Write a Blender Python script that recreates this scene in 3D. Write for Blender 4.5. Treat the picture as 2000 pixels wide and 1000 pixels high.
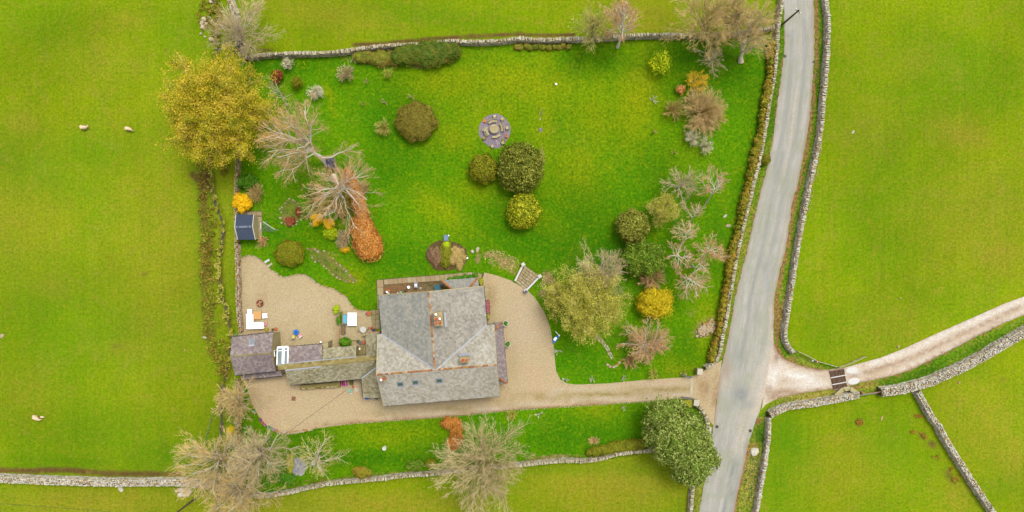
import bpy, math, random
import numpy as np
from mathutils import Vector, Matrix
from mathutils.geometry import delaunay_2d_cdt
for o in list(bpy.data.objects): bpy.data.objects.remove(o)
SC = bpy.context.scene
COL = SC.collection
R = math.radians
# ------------------------------------------------------------------ camera, sky, sun, exposure
H = 110.0                     # drone height in metres; twelve photo pixels are one metre on the ground
PPM = 12.0
cam_d = bpy.data.cameras.new('camera'); cam = bpy.data.objects.new('camera', cam_d); COL.objects.link(cam)
cam.location = (0, 0, H); cam.rotation_euler = (0, 0, 0)
cam_d.sensor_fit = 'HORIZONTAL'; cam_d.sensor_width = 36.0
cam_d.lens = 36.0 / (2 * (1000 / PPM) / H); cam_d.clip_end = 4000; cam_d.clip_start = 1
SC.camera = cam
SUN_EL, SUN_AZ = 64, 35       # azimuth clockwise from the top of the picture
w = bpy.data.worlds.new('World'); SC.world = w; w.use_nodes = True
nt = w.node_tree; bg = nt.nodes['Background']
sky = nt.nodes.new('ShaderNodeTexSky'); sky.sky_type = 'NISHITA'; sky.sun_disc = False
sky.sun_elevation = R(SUN_EL); sky.sun_rotation = R(SUN_AZ); sky.air_density = 1.0; sky.dust_density = 3.0
hs = nt.nodes.new('ShaderNodeHueSaturation'); hs.inputs['Saturation'].default_value = 0.10   # overcast: the blue is veiled
nt.links.new(sky.outputs[0], hs.inputs['Color']); nt.links.new(hs.outputs[0], bg.inputs['Color'])
bg.inputs['Strength'].default_value = 0.15
sd = bpy.data.lights.new('sun', 'SUN'); sun = bpy.data.objects.new('sun', sd); COL.objects.link(sun)
sd.energy = 1.5; sd.angle = R(22); sd.color = (1.0, 0.95, 0.86)
sun.rotation_euler = (R(90 - SUN_EL), 0, R(180 - SUN_AZ)) if False else (0, 0, 0)
_d = Vector((math.sin(R(SUN_AZ)) * math.cos(R(SUN_EL)), math.cos(R(SUN_AZ)) * math.cos(R(SUN_EL)), math.sin(R(SUN_EL))))
sun.rotation_euler = _d.to_track_quat('Z', 'Y').to_euler(); sun.location = _d * 200
SC.view_settings.view_transform = 'Standard'; SC.view_settings.look = 'None'
SC.view_settings.gamma = 1; SC.view_settings.use_curve_mapping = False
SC.view_settings.exposure = 1.0
SC.cycles.max_bounces = 6; SC.cycles.diffuse_bounces = 3
# ------------------------------------------------------------------ helpers
E_CAL = 2.4
def lin(c): 
    c = c / 255.0
    return c / 12.92 if c <= 0.04045 else ((c + 0.055) / 1.055) ** 2.4
def K(r, g, b, k=1.0):        # a colour as it looks under this daylight -> its surface colour
    return tuple(min(0.82, lin(v) * k / E_CAL) for v in (r, g, b)) + (1,)
def P(px, py, z=0.0):
    f = (H - z) / H
    return ((px - 1000) / PPM * f, (500 - py) / PPM * f, z)
def PP(pts, z=0.0): return [P(a, b, z) for a, b in pts]
def m(px): return px / PPM

def tag(o, label=None, cat=None, group=None, kind=None):
    if label: o['label'] = label
    if cat: o['category'] = cat
    if group: o['group'] = group
    if kind: o['kind'] = kind
    return o
def thing(name, label, cat, loc=(0, 0, 0), group=None, rz=0):
    o = bpy.data.objects.new(name, None); COL.objects.link(o); o.location = loc; o.rotation_euler = (0, 0, rz)
    o.empty_display_size = 0.3
    return tag(o, label, cat, group)
def mesh_of(name, V, F, mat, v=None, smooth=False, col=None):
    me = bpy.data.meshes.new(name)
    V = np.asarray(V, dtype=np.float32).reshape(-1, 3)
    if isinstance(F, np.ndarray): F = [F]
    F = [np.asarray(f, dtype=np.int32) for f in F if len(f)]
    me.vertices.add(len(V)); me.vertices.foreach_set('co', V.ravel())
    nl = sum(f.size for f in F); nf = sum(len(f) for f in F)
    me.loops.add(nl); me.polygons.add(nf)
    me.loops.foreach_set('vertex_index', np.concatenate([f.ravel() for f in F]))
    tot = np.concatenate([np.full(len(f), f.shape[1], dtype=np.int32) for f in F])
    st = np.concatenate([[0], np.cumsum(tot)[:-1]]).astype(np.int32)
    me.polygons.foreach_set('loop_start', st); me.polygons.foreach_set('loop_total', tot)
    me.polygons.foreach_set('use_smooth', np.full(nf, smooth))
    if v is not None:
        a = me.attributes.new('v', 'FLOAT', 'POINT'); a.data.foreach_set('value', np.asarray(v, dtype=np.float32).ravel())
    if col is not None:
        a = me.attributes.new('Col', 'FLOAT_COLOR', 'POINT')
        c4 = np.ones((len(V), 4), dtype=np.float32); c4[:, :3] = col; a.data.foreach_set('color', c4.ravel())
    me.update(); me.validate()
    if mat: me.materials.append(mat)
    return me
def root_of(p):
    while p.parent: p = p.parent
    return p
def part(name, V, F, mat, parent=None, v=None, smooth=False, col=None, kind=None, label=None):
    """mesh object; V in world coordinates (things are not rotated when parts are built)"""
    V = np.asarray(V, dtype=np.float64).reshape(-1, 3)
    if parent is not None: V = V - np.array(root_of(parent).location)
    o = bpy.data.objects.new(name, mesh_of(name, V, F, mat, v, smooth, col)); COL.objects.link(o)
    if parent is not None: o.parent = parent
    if kind: o['kind'] = kind
    if label: o['label'] = label
    return o
def inst(name, me, parent, loc, rot=(0, 0, 0), scale=(1, 1, 1)):
    o = bpy.data.objects.new(name, me); COL.objects.link(o); o.parent = parent
    o.location = Vector(loc) - (root_of(parent).location if parent else Vector((0, 0, 0)))
    o.rotation_euler = rot; o.scale = scale
    return o
def copy_tree(o, parent=None):
    c = o.copy(); COL.objects.link(c)
    if parent: c.parent = parent
    for ch in list(o.children): copy_tree(ch, c)
    return c
def place_copy(src, loc, rz=0, label=None, scale=None):
    c = copy_tree(src); c.location = loc; c.rotation_euler = (0, 0, rz)
    if label: c['label'] = label
    if scale: c.scale = scale
    return c

class G:
    """collects simple solids into one mesh (world coordinates)"""
    def __init__(s): s.V = []; s.F4 = []; s.F3 = []; s.n = 0; s.vv = []
    def add(s, V, F4=None, F3=None, v=0.5):
        V = np.asarray(V, dtype=float).reshape(-1, 3)
        if F4 is not None and len(F4): s.F4.append(np.asarray(F4) + s.n)
        if F3 is not None and len(F3): s.F3.append(np.asarray(F3) + s.n)
        s.V.append(V); s.n += len(V); s.vv.append(np.full(len(V), v) if np.isscalar(v) else v)
        return s
    def box(s, c, d, rz=0, v=0.5, jit=0, rng=None, top=None):
        x, y, z = (k / 2 for k in d)
        V = np.array([(-x, -y, -z), (x, -y, -z), (x, y, -z), (-x, y, -z), (-x, -y, z), (x, -y, z), (x, y, z), (-x, y, z)], dtype=float)
        if top: V[4:, 0] *= top; V[4:, 1] *= top
        if jit: V += (rng or np.random).normal(size=V.shape) * jit
        cz, sz = math.cos(rz), math.sin(rz)
        V = V @ np.array([[cz, sz, 0], [-sz, cz, 0], [0, 0, 1]]) + np.array(c)
        return s.add(V, [(0, 3, 2, 1), (4, 5, 6, 7), (0, 1, 5, 4), (1, 2, 6, 5), (2, 3, 7, 6), (3, 0, 4, 7)], v=v)
    def lathe(s, c, prof, n=16, v=0.5, sx=1, sy=1, rz=0):
        """prof: (radius, z) from bottom to top"""
        a = np.arange(n) * 2 * math.pi / n
        V = []
        for r, z in prof:
            xs, ys = np.cos(a) * r * sx, np.sin(a) * r * sy
            X = xs * math.cos(rz) - ys * math.sin(rz); Y = xs * math.sin(rz) + ys * math.cos(rz)
            V.append(np.stack([X + c[0], Y + c[1], np.full(n, z + c[2])], 1))
        k = len(prof); F = []
        for i in range(k - 1):
            for j in range(n):
                F.append((i * n + j, i * n + (j + 1) % n, (i + 1) * n + (j + 1) % n, (i + 1) * n + j))
        V = np.concatenate(V); F3 = []
        V = np.concatenate([V, [[c[0], c[1], prof[-1][1] + c[2]], [c[0], c[1], prof[0][1] + c[2]]]])
        for j in range(n):
            F3.append(((k - 1) * n + j, (k - 1) * n + (j + 1) % n, k * n)); F3.append(((j + 1) % n, j, k * n + 1))
        return s.add(V, F, F3, v)
    def tube(s, pts, r, n=6, v=0.5):
        pts = np.asarray(pts, dtype=float)
        rr = np.full(len(pts), r) if np.isscalar(r) else np.asarray(r, dtype=float)
        V, F, _ = tubes(pts[None], rr[None], n)
        return s.add(V, F, v=v)
    def prism(s, poly, z0, z1, v=0.5):
        """convex or star-shaped polygon"""
        p = np.asarray(poly, dtype=float)[:, :2]
        if _area(p) < 0: p = p[::-1]
        n = len(p); c = p.mean(0)
        z0 = np.full(n, z0) if np.isscalar(z0) else np.asarray(z0); z1 = np.full(n, z1) if np.isscalar(z1) else np.asarray(z1)
        V = np.concatenate([np.c_[p, z0], np.c_[p, z1], [[c[0], c[1], z0.mean()], [c[0], c[1], z1.mean()]]])
        F4 = [(i, (i + 1) % n, n + (i + 1) % n, n + i) for i in range(n)]
        F3 = [(n + i, n + (i + 1) % n, 2 * n + 1) for i in range(n)] + [((i + 1) % n, i, 2 * n) for i in range(n)]
        return s.add(V, F4, F3, v)
    def part(s, name, mat, parent=None, **k):
        F = []
        if s.F4: F.append(np.concatenate(s.F4))
        if s.F3: F.append(np.concatenate(s.F3))
        return part(name, np.concatenate(s.V), F, mat, parent, v=np.concatenate(s.vv), **k)
    def single(s, name, mat, label, cat, group=None, base=None, **k):
        V = np.concatenate(s.V); b = np.array(base) if base is not None else np.array([V[:, 0].mean(), V[:, 1].mean(), V[:, 2].min()])
        s.V = [V - b]; o = s.part(name, mat, None, **k); o.location = b
        return tag(o, label, cat, group)
def _area(p):
    x, y = p[:, 0], p[:, 1]
    return 0.5 * np.sum(x * np.roll(y, -1) - y * np.roll(x, -1))
def tubes(pts, rad, S=4):
    """pts (N,K,3), rad (N,K) -> vertices, quads, index of the branch of each vertex"""
    N, Kk, _ = pts.shape
    t = np.gradient(pts, axis=1); t /= np.linalg.norm(t, axis=2, keepdims=True) + 1e-9
    ref = np.where(np.abs(t[..., 2:3]) > 0.9, np.array([1.0, 0, 0]), np.array([0, 0, 1.0]))
    n1 = np.cross(t, ref); n1 /= np.linalg.norm(n1, axis=2, keepdims=True) + 1e-9
    n2 = np.cross(t, n1)
    a = np.arange(S) * 2 * math.pi / S
    ring = pts[:, :, None] + rad[:, :, None, None] * (np.cos(a)[None, None, :, None] * n1[:, :, None] + np.sin(a)[None, None, :, None] * n2[:, :, None])
    V = ring.reshape(-1, 3)
    i = np.arange(N)[:, None, None] * Kk * S; k = np.arange(Kk - 1)[None, :, None] * S; j = np.arange(S)[None, None, :]; j2 = (j + 1) % S
    a0 = i + k
    F = np.stack([a0 + j, a0 + S + j, a0 + S + j2, a0 + j2], -1).reshape(-1, 4)
    return V, F, np.repeat(np.arange(N), Kk * S)
def smooth_line(pts, step=0.5, closed=False):
    p = np.asarray(pts, dtype=float)
    if closed: q = np.concatenate([p[-1:], p, p[:2]])
    else: q = np.concatenate([2 * p[:1] - p[1:2], p, 2 * p[-1:] - p[-2:-1]])
    out = []
    for i in range(1, len(q) - 2):
        a, b, c, d = q[i - 1], q[i], q[i + 1], q[i + 2]
        n = max(2, int(np.linalg.norm(c - b) / step) + 1)
        for t in np.arange(n) / n:
            out.append(0.5 * ((2 * b) + (-a + c) * t + (2 * a - 5 * b + 4 * c - d) * t * t + (-a + 3 * b - 3 * c + d) * t ** 3))
    if not closed: out.append(p[-1])
    o = np.array(out)
    s = np.r_[0, np.cumsum(np.linalg.norm(np.diff(np.r_[o, o[:1]] if closed else o, axis=0), axis=1))]
    n = max(2, int(round(s[-1] / step)) + 1); u = np.linspace(0, s[-1], n)
    if closed: u = u[:-1]
    oo = np.r_[o, o[:1]] if closed else o
    return np.stack([np.interp(u, s, oo[:, k]) for k in range(o.shape[1])], 1)
def inpoly(x, y, poly):
    poly = np.asarray(poly); c = np.zeros(np.shape(x), bool); n = len(poly); j = n - 1
    for i in range(n):
        xi, yi = poly[i][:2]; xj, yj = poly[j][:2]
        c ^= ((yi > y) != (yj > y)) & (x < (xj - xi) * (y - yi) / (yj - yi + 1e-12) + xi)
        j = i
    return c
_rk = np.random.RandomState(5)
_KV = _rk.normal(size=(24, 3)); _KV /= np.linalg.norm(_KV, axis=1, keepdims=True); _PH = _rk.uniform(0, 6.28, 24)
def pn(p, s=1.0):
    """cheap smooth noise, about -1..1"""
    p = np.asarray(p) * s
    if p.shape[-1] == 2: p = np.concatenate([p, np.zeros(p.shape[:-1] + (1,))], -1)
    f = 1 + (np.arange(24) % 6) * 0.45
    return np.sin((p @ (_KV * f[:, None]).T) * 2.2 + _PH).sum(-1) / 5.0

# ------------------------------------------------------------------ materials
def ramp(nt, fac, stops):
    r = nt.nodes.new('ShaderNodeValToRGB'); e = r.color_ramp.elements
    while len(e) < len(stops): e.new(0.5)
    for el, (p, c) in zip(e, stops): el.position = p; el.color = c
    nt.links.new(fac, r.inputs[0]); return r.outputs[0]
def noise(nt, vec, scale, detail=4, rough=0.55, dist=0):
    n = nt.nodes.new('ShaderNodeTexNoise'); n.inputs['Scale'].default_value = scale; n.inputs['Detail'].default_value = detail
    n.inputs['Roughness'].default_value = rough; n.inputs['Distortion'].default_value = dist
    if vec is not None: nt.links.new(vec, n.inputs['Vector'])
    return n.outputs['Fac']
def maprange(nt, f, a, b, c=0.0, d=1.0):
    n = nt.nodes.new('ShaderNodeMapRange'); nt.links.new(f, n.inputs[0])
    for i, v in enumerate((a, b, c, d)): n.inputs[i + 1].default_value = v
    return n.outputs[0]
def mth(nt, op, a, b=None, c=None):
    n = nt.nodes.new('ShaderNodeMath'); n.operation = op
    for i, x in enumerate((a, b, c)):
        if x is None: continue
        if isinstance(x, (int, float)): n.inputs[i].default_value = x
        else: nt.links.new(x, n.inputs[i])
    return n.outputs[0]
def mixc(nt, f, a, b, mode='MIX'):
    n = nt.nodes.new('ShaderNodeMix'); n.data_type = 'RGBA'; n.blend_type = mode
    for i, x in ((0, f), (6, a), (7, b)):
        if isinstance(x, (int, float)): n.inputs[i].default_value = x
        elif isinstance(x, tuple): n.inputs[i].default_value = x
        else: nt.links.new(x, n.inputs[i])
    return n.outputs[2]
def newmat(name, rough=0.9, spec=0.15):
    mt = bpy.data.materials.new(name); mt.use_nodes = True; nt = mt.node_tree; b = nt.nodes['Principled BSDF']
    b.inputs['Roughness'].default_value = rough; b.inputs['Specular IOR Level'].default_value = spec
    tc = nt.nodes.new('ShaderNodeTexCoord')
    return mt, nt, b, tc.outputs['Object']
def bump(nt, b, h, strength=0.4, dist=0.05):
    n = nt.nodes.new('ShaderNodeBump'); n.inputs['Strength'].default_value = strength; n.inputs['Distance'].default_value = dist
    nt.links.new(h, n.inputs['Height']); nt.links.new(n.outputs[0], b.inputs['Normal'])
def attr(nt, name, out='Fac'):
    n = nt.nodes.new('ShaderNodeAttribute'); n.attribute_name = name; return n.outputs[out]
def palette(name, cols, mixn=0.35, scale=1.5, rough=0.9, fine=0.25, fscale=14, spec=0.12, bmp=0.0, metal=0):
    """colour from the per-piece value v, nudged by noise, times fine grain"""
    mt, nt, b, oc = newmat(name, rough, spec)
    v = attr(nt, 'v'); n = noise(nt, oc, scale, 3)
    f = mth(nt, 'ADD', v, mth(nt, 'MULTIPLY', mth(nt, 'SUBTRACT', n, 0.5), mixn * 2))
    c = ramp(nt, f, [(i / max(1, len(cols) - 1), q) for i, q in enumerate(cols)])
    fn = noise(nt, oc, fscale, 3, 0.6)
    c = mixc(nt, 1.0, c, maprange(nt, fn, 0.3, 0.7, 1 - fine, 1 + fine), 'MULTIPLY')
    nt.links.new(c, b.inputs['Base Color']); b.inputs['Metallic'].default_value = metal
    if bmp: bump(nt, b, fn, bmp)
    return mt
def plain(name, c, rough=0.6, spec=0.3, var=0.08, scale=6, metal=0):
    mt, nt, b, oc = newmat(name, rough, spec)
    n = noise(nt, oc, scale, 4)
    c2 = mixc(nt, 1.0, c, maprange(nt, n, 0.3, 0.7, 1 - var, 1 + var), 'MULTIPLY')
    nt.links.new(c2, b.inputs['Base Color']); b.inputs['Metallic'].default_value = metal
    return mt
# ------------------------------------------------------------------ ground materials
def grass_mat(name, a, bb, c, yel, lush, bare, fine=0.28, thin=0.45):
    mt, nt, b, oc = newmat(name, 0.95, 0.05)
    n0 = noise(nt, oc, 0.09, 4, 0.6, 0.4); n1 = noise(nt, oc, 0.45, 5, 0.65, 0.3); n2 = noise(nt, oc, 2.6, 5, 0.7); n3 = noise(nt, oc, 11, 3, 0.7)
    cl = nt.nodes.new('ShaderNodeSeparateColor'); nt.links.new(attr(nt, 'Col', 'Color'), cl.inputs[0])
    col = mixc(nt, maprange(nt, n0, 0.38, 0.62), a, bb)
    col = mixc(nt, maprange(nt, n1, 0.5, 0.72, 0, 0.75), col, c)
    wob = mth(nt, 'MULTIPLY', mth(nt, 'SUBTRACT', mth(nt, 'ADD', mth(nt, 'MULTIPLY', n1, 0.5), mth(nt, 'MULTIPLY', n2, 0.5)), 0.5), 2.6)
    def layer(col, ch, colr, gain=1.0):
        x = mth(nt, 'MULTIPLY', ch, mth(nt, 'ADD', wob, 1.0)); x = mth(nt, 'MULTIPLY', x, gain)
        cp = nt.nodes.new('ShaderNodeClamp'); nt.links.new(x, cp.inputs[0]); return mixc(nt, cp.outputs[0], col, colr)
    col = layer(col, cl.outputs[0], yel); col = layer(col, cl.outputs[1], lush); 
    bx = mth(nt, 'ADD', mth(nt, 'MULTIPLY', cl.outputs[2], 1.5), mth(nt, 'MULTIPLY', wob, 0.7))
    bx = mth(nt, 'MULTIPLY', maprange(nt, bx, 0.35, 1.0), mth(nt, 'GREATER_THAN', cl.outputs[2], 0.02))
    col = mixc(nt, bx, col, bare)
    nd = noise(nt, oc, 0.16, 6, 0.7, 1.2); col = mixc(nt, maprange(nt, nd, 0.54, 0.68, 0, thin), col, K(160, 158, 56))
    mp = nt.nodes.new('ShaderNodeMapping'); nt.links.new(oc, mp.inputs[0]); mp.inputs['Scale'].default_value = (1.6, 0.05, 1); mp.inputs['Rotation'].default_value = (0, 0, 0.12)
    nst = noise(nt, mp.outputs[0], 1.0, 4, 0.7, 0.4); col = mixc(nt, 1.0, col, maprange(nt, nst, 0.36, 0.64, 0.95, 1.05), 'MULTIPLY')
    nl_ = noise(nt, oc, 0.035, 4, 0.6, 0.6); col = mixc(nt, 1.0, col, maprange(nt, nl_, 0.35, 0.65, 0.88, 1.1), 'MULTIPLY')
    nsp = noise(nt, oc, 7.5, 2, 0.5); col = mixc(nt, maprange(nt, nsp, 0.68, 0.74, 0, 0.6), col, lush)
    na = noise(nt, oc, 1.3, 4, 0.7, 0.6); nb_ = noise(nt, oc, 5.5, 3, 0.75)
    col = mixc(nt, maprange(nt, na, 0.52, 0.7, 0, 0.42), col, yel); col = mixc(nt, maprange(nt, na, 0.47, 0.32, 0, 0.34), col, lush)
    col = mixc(nt, 1.0, col, maprange(nt, n2, 0.38, 0.62, 1 - fine, 1 + fine), 'MULTIPLY')
    col = mixc(nt, 1.0, col, maprange(nt, nb_, 0.38, 0.62, 0.92, 1.1), 'MULTIPLY')
    col = mixc(nt, 1.0, col, maprange(nt, n3, 0.38, 0.62, 0.9, 1.1), 'MULTIPLY')
    nt.links.new(col, b.inputs['Base Color']); bump(nt, b, mth(nt, 'ADD', n2, n3), 0.35, 0.08)
    return mt
M_field = grass_mat('pasture_grass', K(144, 167, 8), K(128, 161, 8), K(158, 164, 40), K(168, 158, 46), K(94, 146, 6), K(118, 90, 52), 0.17, 0.28)
M_lawn = grass_mat('lawn_grass', K(84, 148, 3), K(100, 154, 3), K(122, 160, 12), K(156, 168, 12), K(54, 121, 3), K(172, 148, 96), 0.26, 0.15)
M_verge = grass_mat('verge_grass', K(112, 150, 24), K(92, 140, 16), K(156, 158, 60), K(176, 160, 70), K(60, 112, 12), K(160, 120, 76), 0.4)
def gravel_mat(name, a, bb, c, green, pale, fine=0.2):
    mt, nt, b, oc = newmat(name, 0.95, 0.1)
    n0 = noise(nt, oc, 0.22, 5, 0.6, 0.5); n1 = noise(nt, oc, 1.3, 5, 0.65); n2 = noise(nt, oc, 9, 4, 0.75); n3 = noise(nt, oc, 26, 2, 0.7)
    cl = nt.nodes.new('ShaderNodeSeparateColor'); nt.links.new(attr(nt, 'Col', 'Color'), cl.inputs[0])
    col = mixc(nt, maprange(nt, n0, 0.35, 0.65), a, bb)
    col = mixc(nt, maprange(nt, n1, 0.5, 0.7, 0, 0.6), col, c)
    wob = mth(nt, 'MULTIPLY', mth(nt, 'SUBTRACT', n1, 0.5), 3.0)
    for ch, cc in ((1, green), (0, pale), (2, K(150, 108, 72))):
        x = mth(nt, 'MULTIPLY', cl.outputs[ch], mth(nt, 'ADD', wob, 1.0))
        cp = nt.nodes.new('ShaderNodeClamp'); nt.links.new(x, cp.inputs[0]); col = mixc(nt, cp.outputs[0], col, cc)
    col = mixc(nt, 1.0, col, maprange(nt, n2, 0.38, 0.62, 1 - fine, 1 + fine), 'MULTIPLY')
    n4 = noise(nt, oc, 3.5, 3, 0.7); col = mixc(nt, 1.0, col, maprange(nt, n4, 0.38, 0.62, 0.92, 1.08), 'MULTIPLY')
    col = mixc(nt, 1.0, col, maprange(nt, n3, 0.4, 0.6, 0.82, 1.18), 'MULTIPLY')
    nt.links.new(col, b.inputs['Base Color']); bump(nt, b, mth(nt, 'ADD', n2, n3), 0.4, 0.03)
    return mt
M_gravN = gravel_mat('tan_gravel', K(213, 193, 150), K(206, 184, 142), K(218, 200, 162), K(168, 158, 92), K(222, 204, 176))
M_gravS = gravel_mat('buff_gravel', K(213, 193, 150), K(218, 190, 150), K(208, 192, 156), K(168, 150, 88), K(218, 204, 180))
M_track = gravel_mat('limestone_track', K(232, 214, 190), K(218, 196, 168), K(242, 230, 214), K(178, 150, 104), K(252, 248, 240), 0.2)
M_soil = gravel_mat('bed_soil', K(120, 96, 62), K(104, 90, 52), K(142, 112, 76), K(92, 118, 32), K(190, 170, 130), 0.4)
M_slatechip = gravel_mat('slate_chippings', K(168, 152, 162), K(152, 140, 152), K(186, 168, 176), K(150, 146, 130), K(196, 184, 190), 0.3)
def road_mat():
    mt, nt, b, oc = newmat('worn_asphalt', 0.9, 0.2)
    uv = nt.nodes.new('ShaderNodeAttribute'); uv.attribute_name = 'lane'
    mp = nt.nodes.new('ShaderNodeMapping'); nt.links.new(uv.outputs['Vector'], mp.inputs[0]); mp.inputs['Scale'].default_value = (1, 0.06, 1)
    s1 = noise(nt, mp.outputs[0], 1.1, 4, 0.6); s2 = noise(nt, mp.outputs[0], 5, 3, 0.6)
    n1 = noise(nt, oc, 0.35, 4, 0.6); n2 = noise(nt, oc, 3.0, 5, 0.7); n3 = noise(nt, oc, 22, 2, 0.7)
    cl = nt.nodes.new('ShaderNodeSeparateColor'); nt.links.new(attr(nt, 'Col', 'Color'), cl.inputs[0])
    col = mixc(nt, maprange(nt, s1, 0.38, 0.62), K(184, 182, 170), K(202, 198, 188))
    col = mixc(nt, maprange(nt, n1, 0.42, 0.62, 0, 0.75), col, K(180, 182, 160))
    col = mixc(nt, 1.0, col, maprange(nt, s2, 0.3, 0.7, 0.9, 1.1), 'MULTIPLY')
    wob = mth(nt, 'MULTIPLY', mth(nt, 'SUBTRACT', n2, 0.5), 3.0)
    for ch, cc in ((0, K(222, 208, 188)), (1, K(150, 154, 154)), (2, K(184, 150, 122))):
        x = mth(nt, 'MULTIPLY', cl.outputs[ch], mth(nt, 'ADD', wob, 1.0))
        cp = nt.nodes.new('ShaderNodeClamp'); nt.links.new(x, cp.inputs[0]); col = mixc(nt, cp.outputs[0], col, cc)
    col = mixc(nt, 1.0, col, maprange(nt, n2, 0.3, 0.7, 0.93, 1.07), 'MULTIPLY')
    col = mixc(nt, 1.0, col, maprange(nt, n3, 0.3, 0.7, 0.9, 1.1), 'MULTIPLY')
    nt.links.new(col, b.inputs['Base Color']); bump(nt, b, n3, 0.2, 0.01)
    return mt
M_road = road_mat()

# blobs: (channel, px, py, rx, ry, angle, strength)   lines: (channel, 'L', pts, halfwidth, strength)     channels 0 yellow/pale, 1 lush/green/dark, 2 bare/brown
def paint(V, spec):
    px = V[:, 0] * PPM + 1000; py = 500 - V[:, 1] * PPM
    out = np.zeros((len(V), 3))
    for s in spec:
        if s[1] == 'L':
            pts = smooth_line(s[2], 8); d = np.full(len(V), 1e9)
            for i in range(len(pts) - 1):
                a = pts[i]; ab = pts[i + 1] - a
                t = np.clip(((px - a[0]) * ab[0] + (py - a[1]) * ab[1]) / (ab @ ab + 1e-9), 0, 1)
                d = np.minimum(d, np.hypot(px - a[0] - t * ab[0], py - a[1] - t * ab[1]))
            f = np.exp(-(d / s[3]) ** 2) * s[4]
        else:
            c, sn = math.cos(R(s[5])), math.sin(R(s[5])); dx = px - s[1]; dy = py - s[2]
            u = (dx * c + dy * sn) / s[3]; v = (-dx * sn + dy * c) / s[4]
            f = np.exp(-(u * u + v * v)) * s[6]
        out[:, s[0]] = np.maximum(out[:, s[0]], f)
    return np.clip(out, 0, 1)
RNG = np.random.RandomState(11)
_zc = [0]
def sheet(name, px_pts, z, mat, grid=1.0, jit=0.06, spec=(), closed_smooth=True, step=0.45, label=None):
    _zc[0] += 1; z = z + _zc[0] * 0.0015
    pts = np.array([P(a, b)[:2] for a, b in px_pts])
    ring = smooth_line(pts, step, True) if closed_smooth else pts
    if jit: ring = ring + RNG.normal(size=ring.shape) * jit
    lo, hi = ring.min(0), ring.max(0)
    xs, ys = np.meshgrid(np.arange(lo[0], hi[0], grid), np.arange(lo[1], hi[1], grid)); xs = xs.ravel(); ys = ys.ravel()
    xs = xs + RNG.uniform(-.2, .2, xs.shape) * grid; ys = ys + RNG.uniform(-.2, .2, ys.shape) * grid
    k = inpoly(xs, ys, ring); n = len(ring)
    inner = [Vector(q) for q in zip(xs[k].tolist(), ys[k].tolist())]
    vs, es, fs, *_ = delaunay_2d_cdt([Vector(q) for q in ring.tolist()] + inner, [(i, (i + 1) % n) for i in range(n)], [], 1, 1e-5)
    V = np.array([(q[0], q[1], z) for q in vs]); F = np.array(fs)
    cen = V[F].mean(1)
    c = paint(V, spec) if len(spec) else np.zeros((len(V), 3))
    o = part(name, V, F, mat, None, col=c); o['kind'] = 'structure'
    return o
def strip(name, left, right, z, mat, cross=10, step=0.6, spec=(), camber=0.0, edge_jit=0.05):
    L = smooth_line([P(a, b)[:2] for a, b in left], step); Rr = smooth_line([P(a, b)[:2] for a, b in right], step)
    n = max(len(L), len(Rr)); rs = lambda q: np.stack([np.interp(np.linspace(0, 1, n), np.linspace(0, 1, len(q)), q[:, k]) for k in (0, 1)], 1)
    L, Rr = rs(L), rs(Rr)
    L = L + RNG.normal(size=L.shape) * edge_jit; Rr = Rr + RNG.normal(size=Rr.shape) * edge_jit
    u = np.linspace(0, 1, cross)
    V = L[:, None] * (1 - u[None, :, None]) + Rr[:, None] * u[None, :, None]
    zz = z + camber * (1 - (2 * u - 1) ** 2)
    V = np.concatenate([V, np.broadcast_to(zz[None, :, None], (n, cross, 1))], 2).reshape(-1, 3)
    i = np.arange(n - 1)[:, None] * cross; j = np.arange(cross - 1)[None]
    F = np.stack([i + j, i + j + 1, i + cross + j + 1, i + cross + j], -1).reshape(-1, 4)
    a = V[F[0]]; 
    if np.cross(a[1] - a[0], a[2] - a[0])[2] < 0: F = F[:, ::-1]
    o = part(name, V, F, mat, None, col=paint(V, spec)); o['kind'] = 'structure'
    wid = np.linalg.norm(Rr - L, axis=1)
    lane = np.zeros((n, cross, 3)); lane[:, :, 0] = (u[None] - 0.5) * wid[:, None]; lane[:, :, 1] = (np.arange(n) * step)[:, None]
    at = o.data.attributes.new('lane', 'FLOAT_VECTOR', 'POINT'); at.data.foreach_set('vector', lane.astype(np.float32).ravel())
    return o

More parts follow.
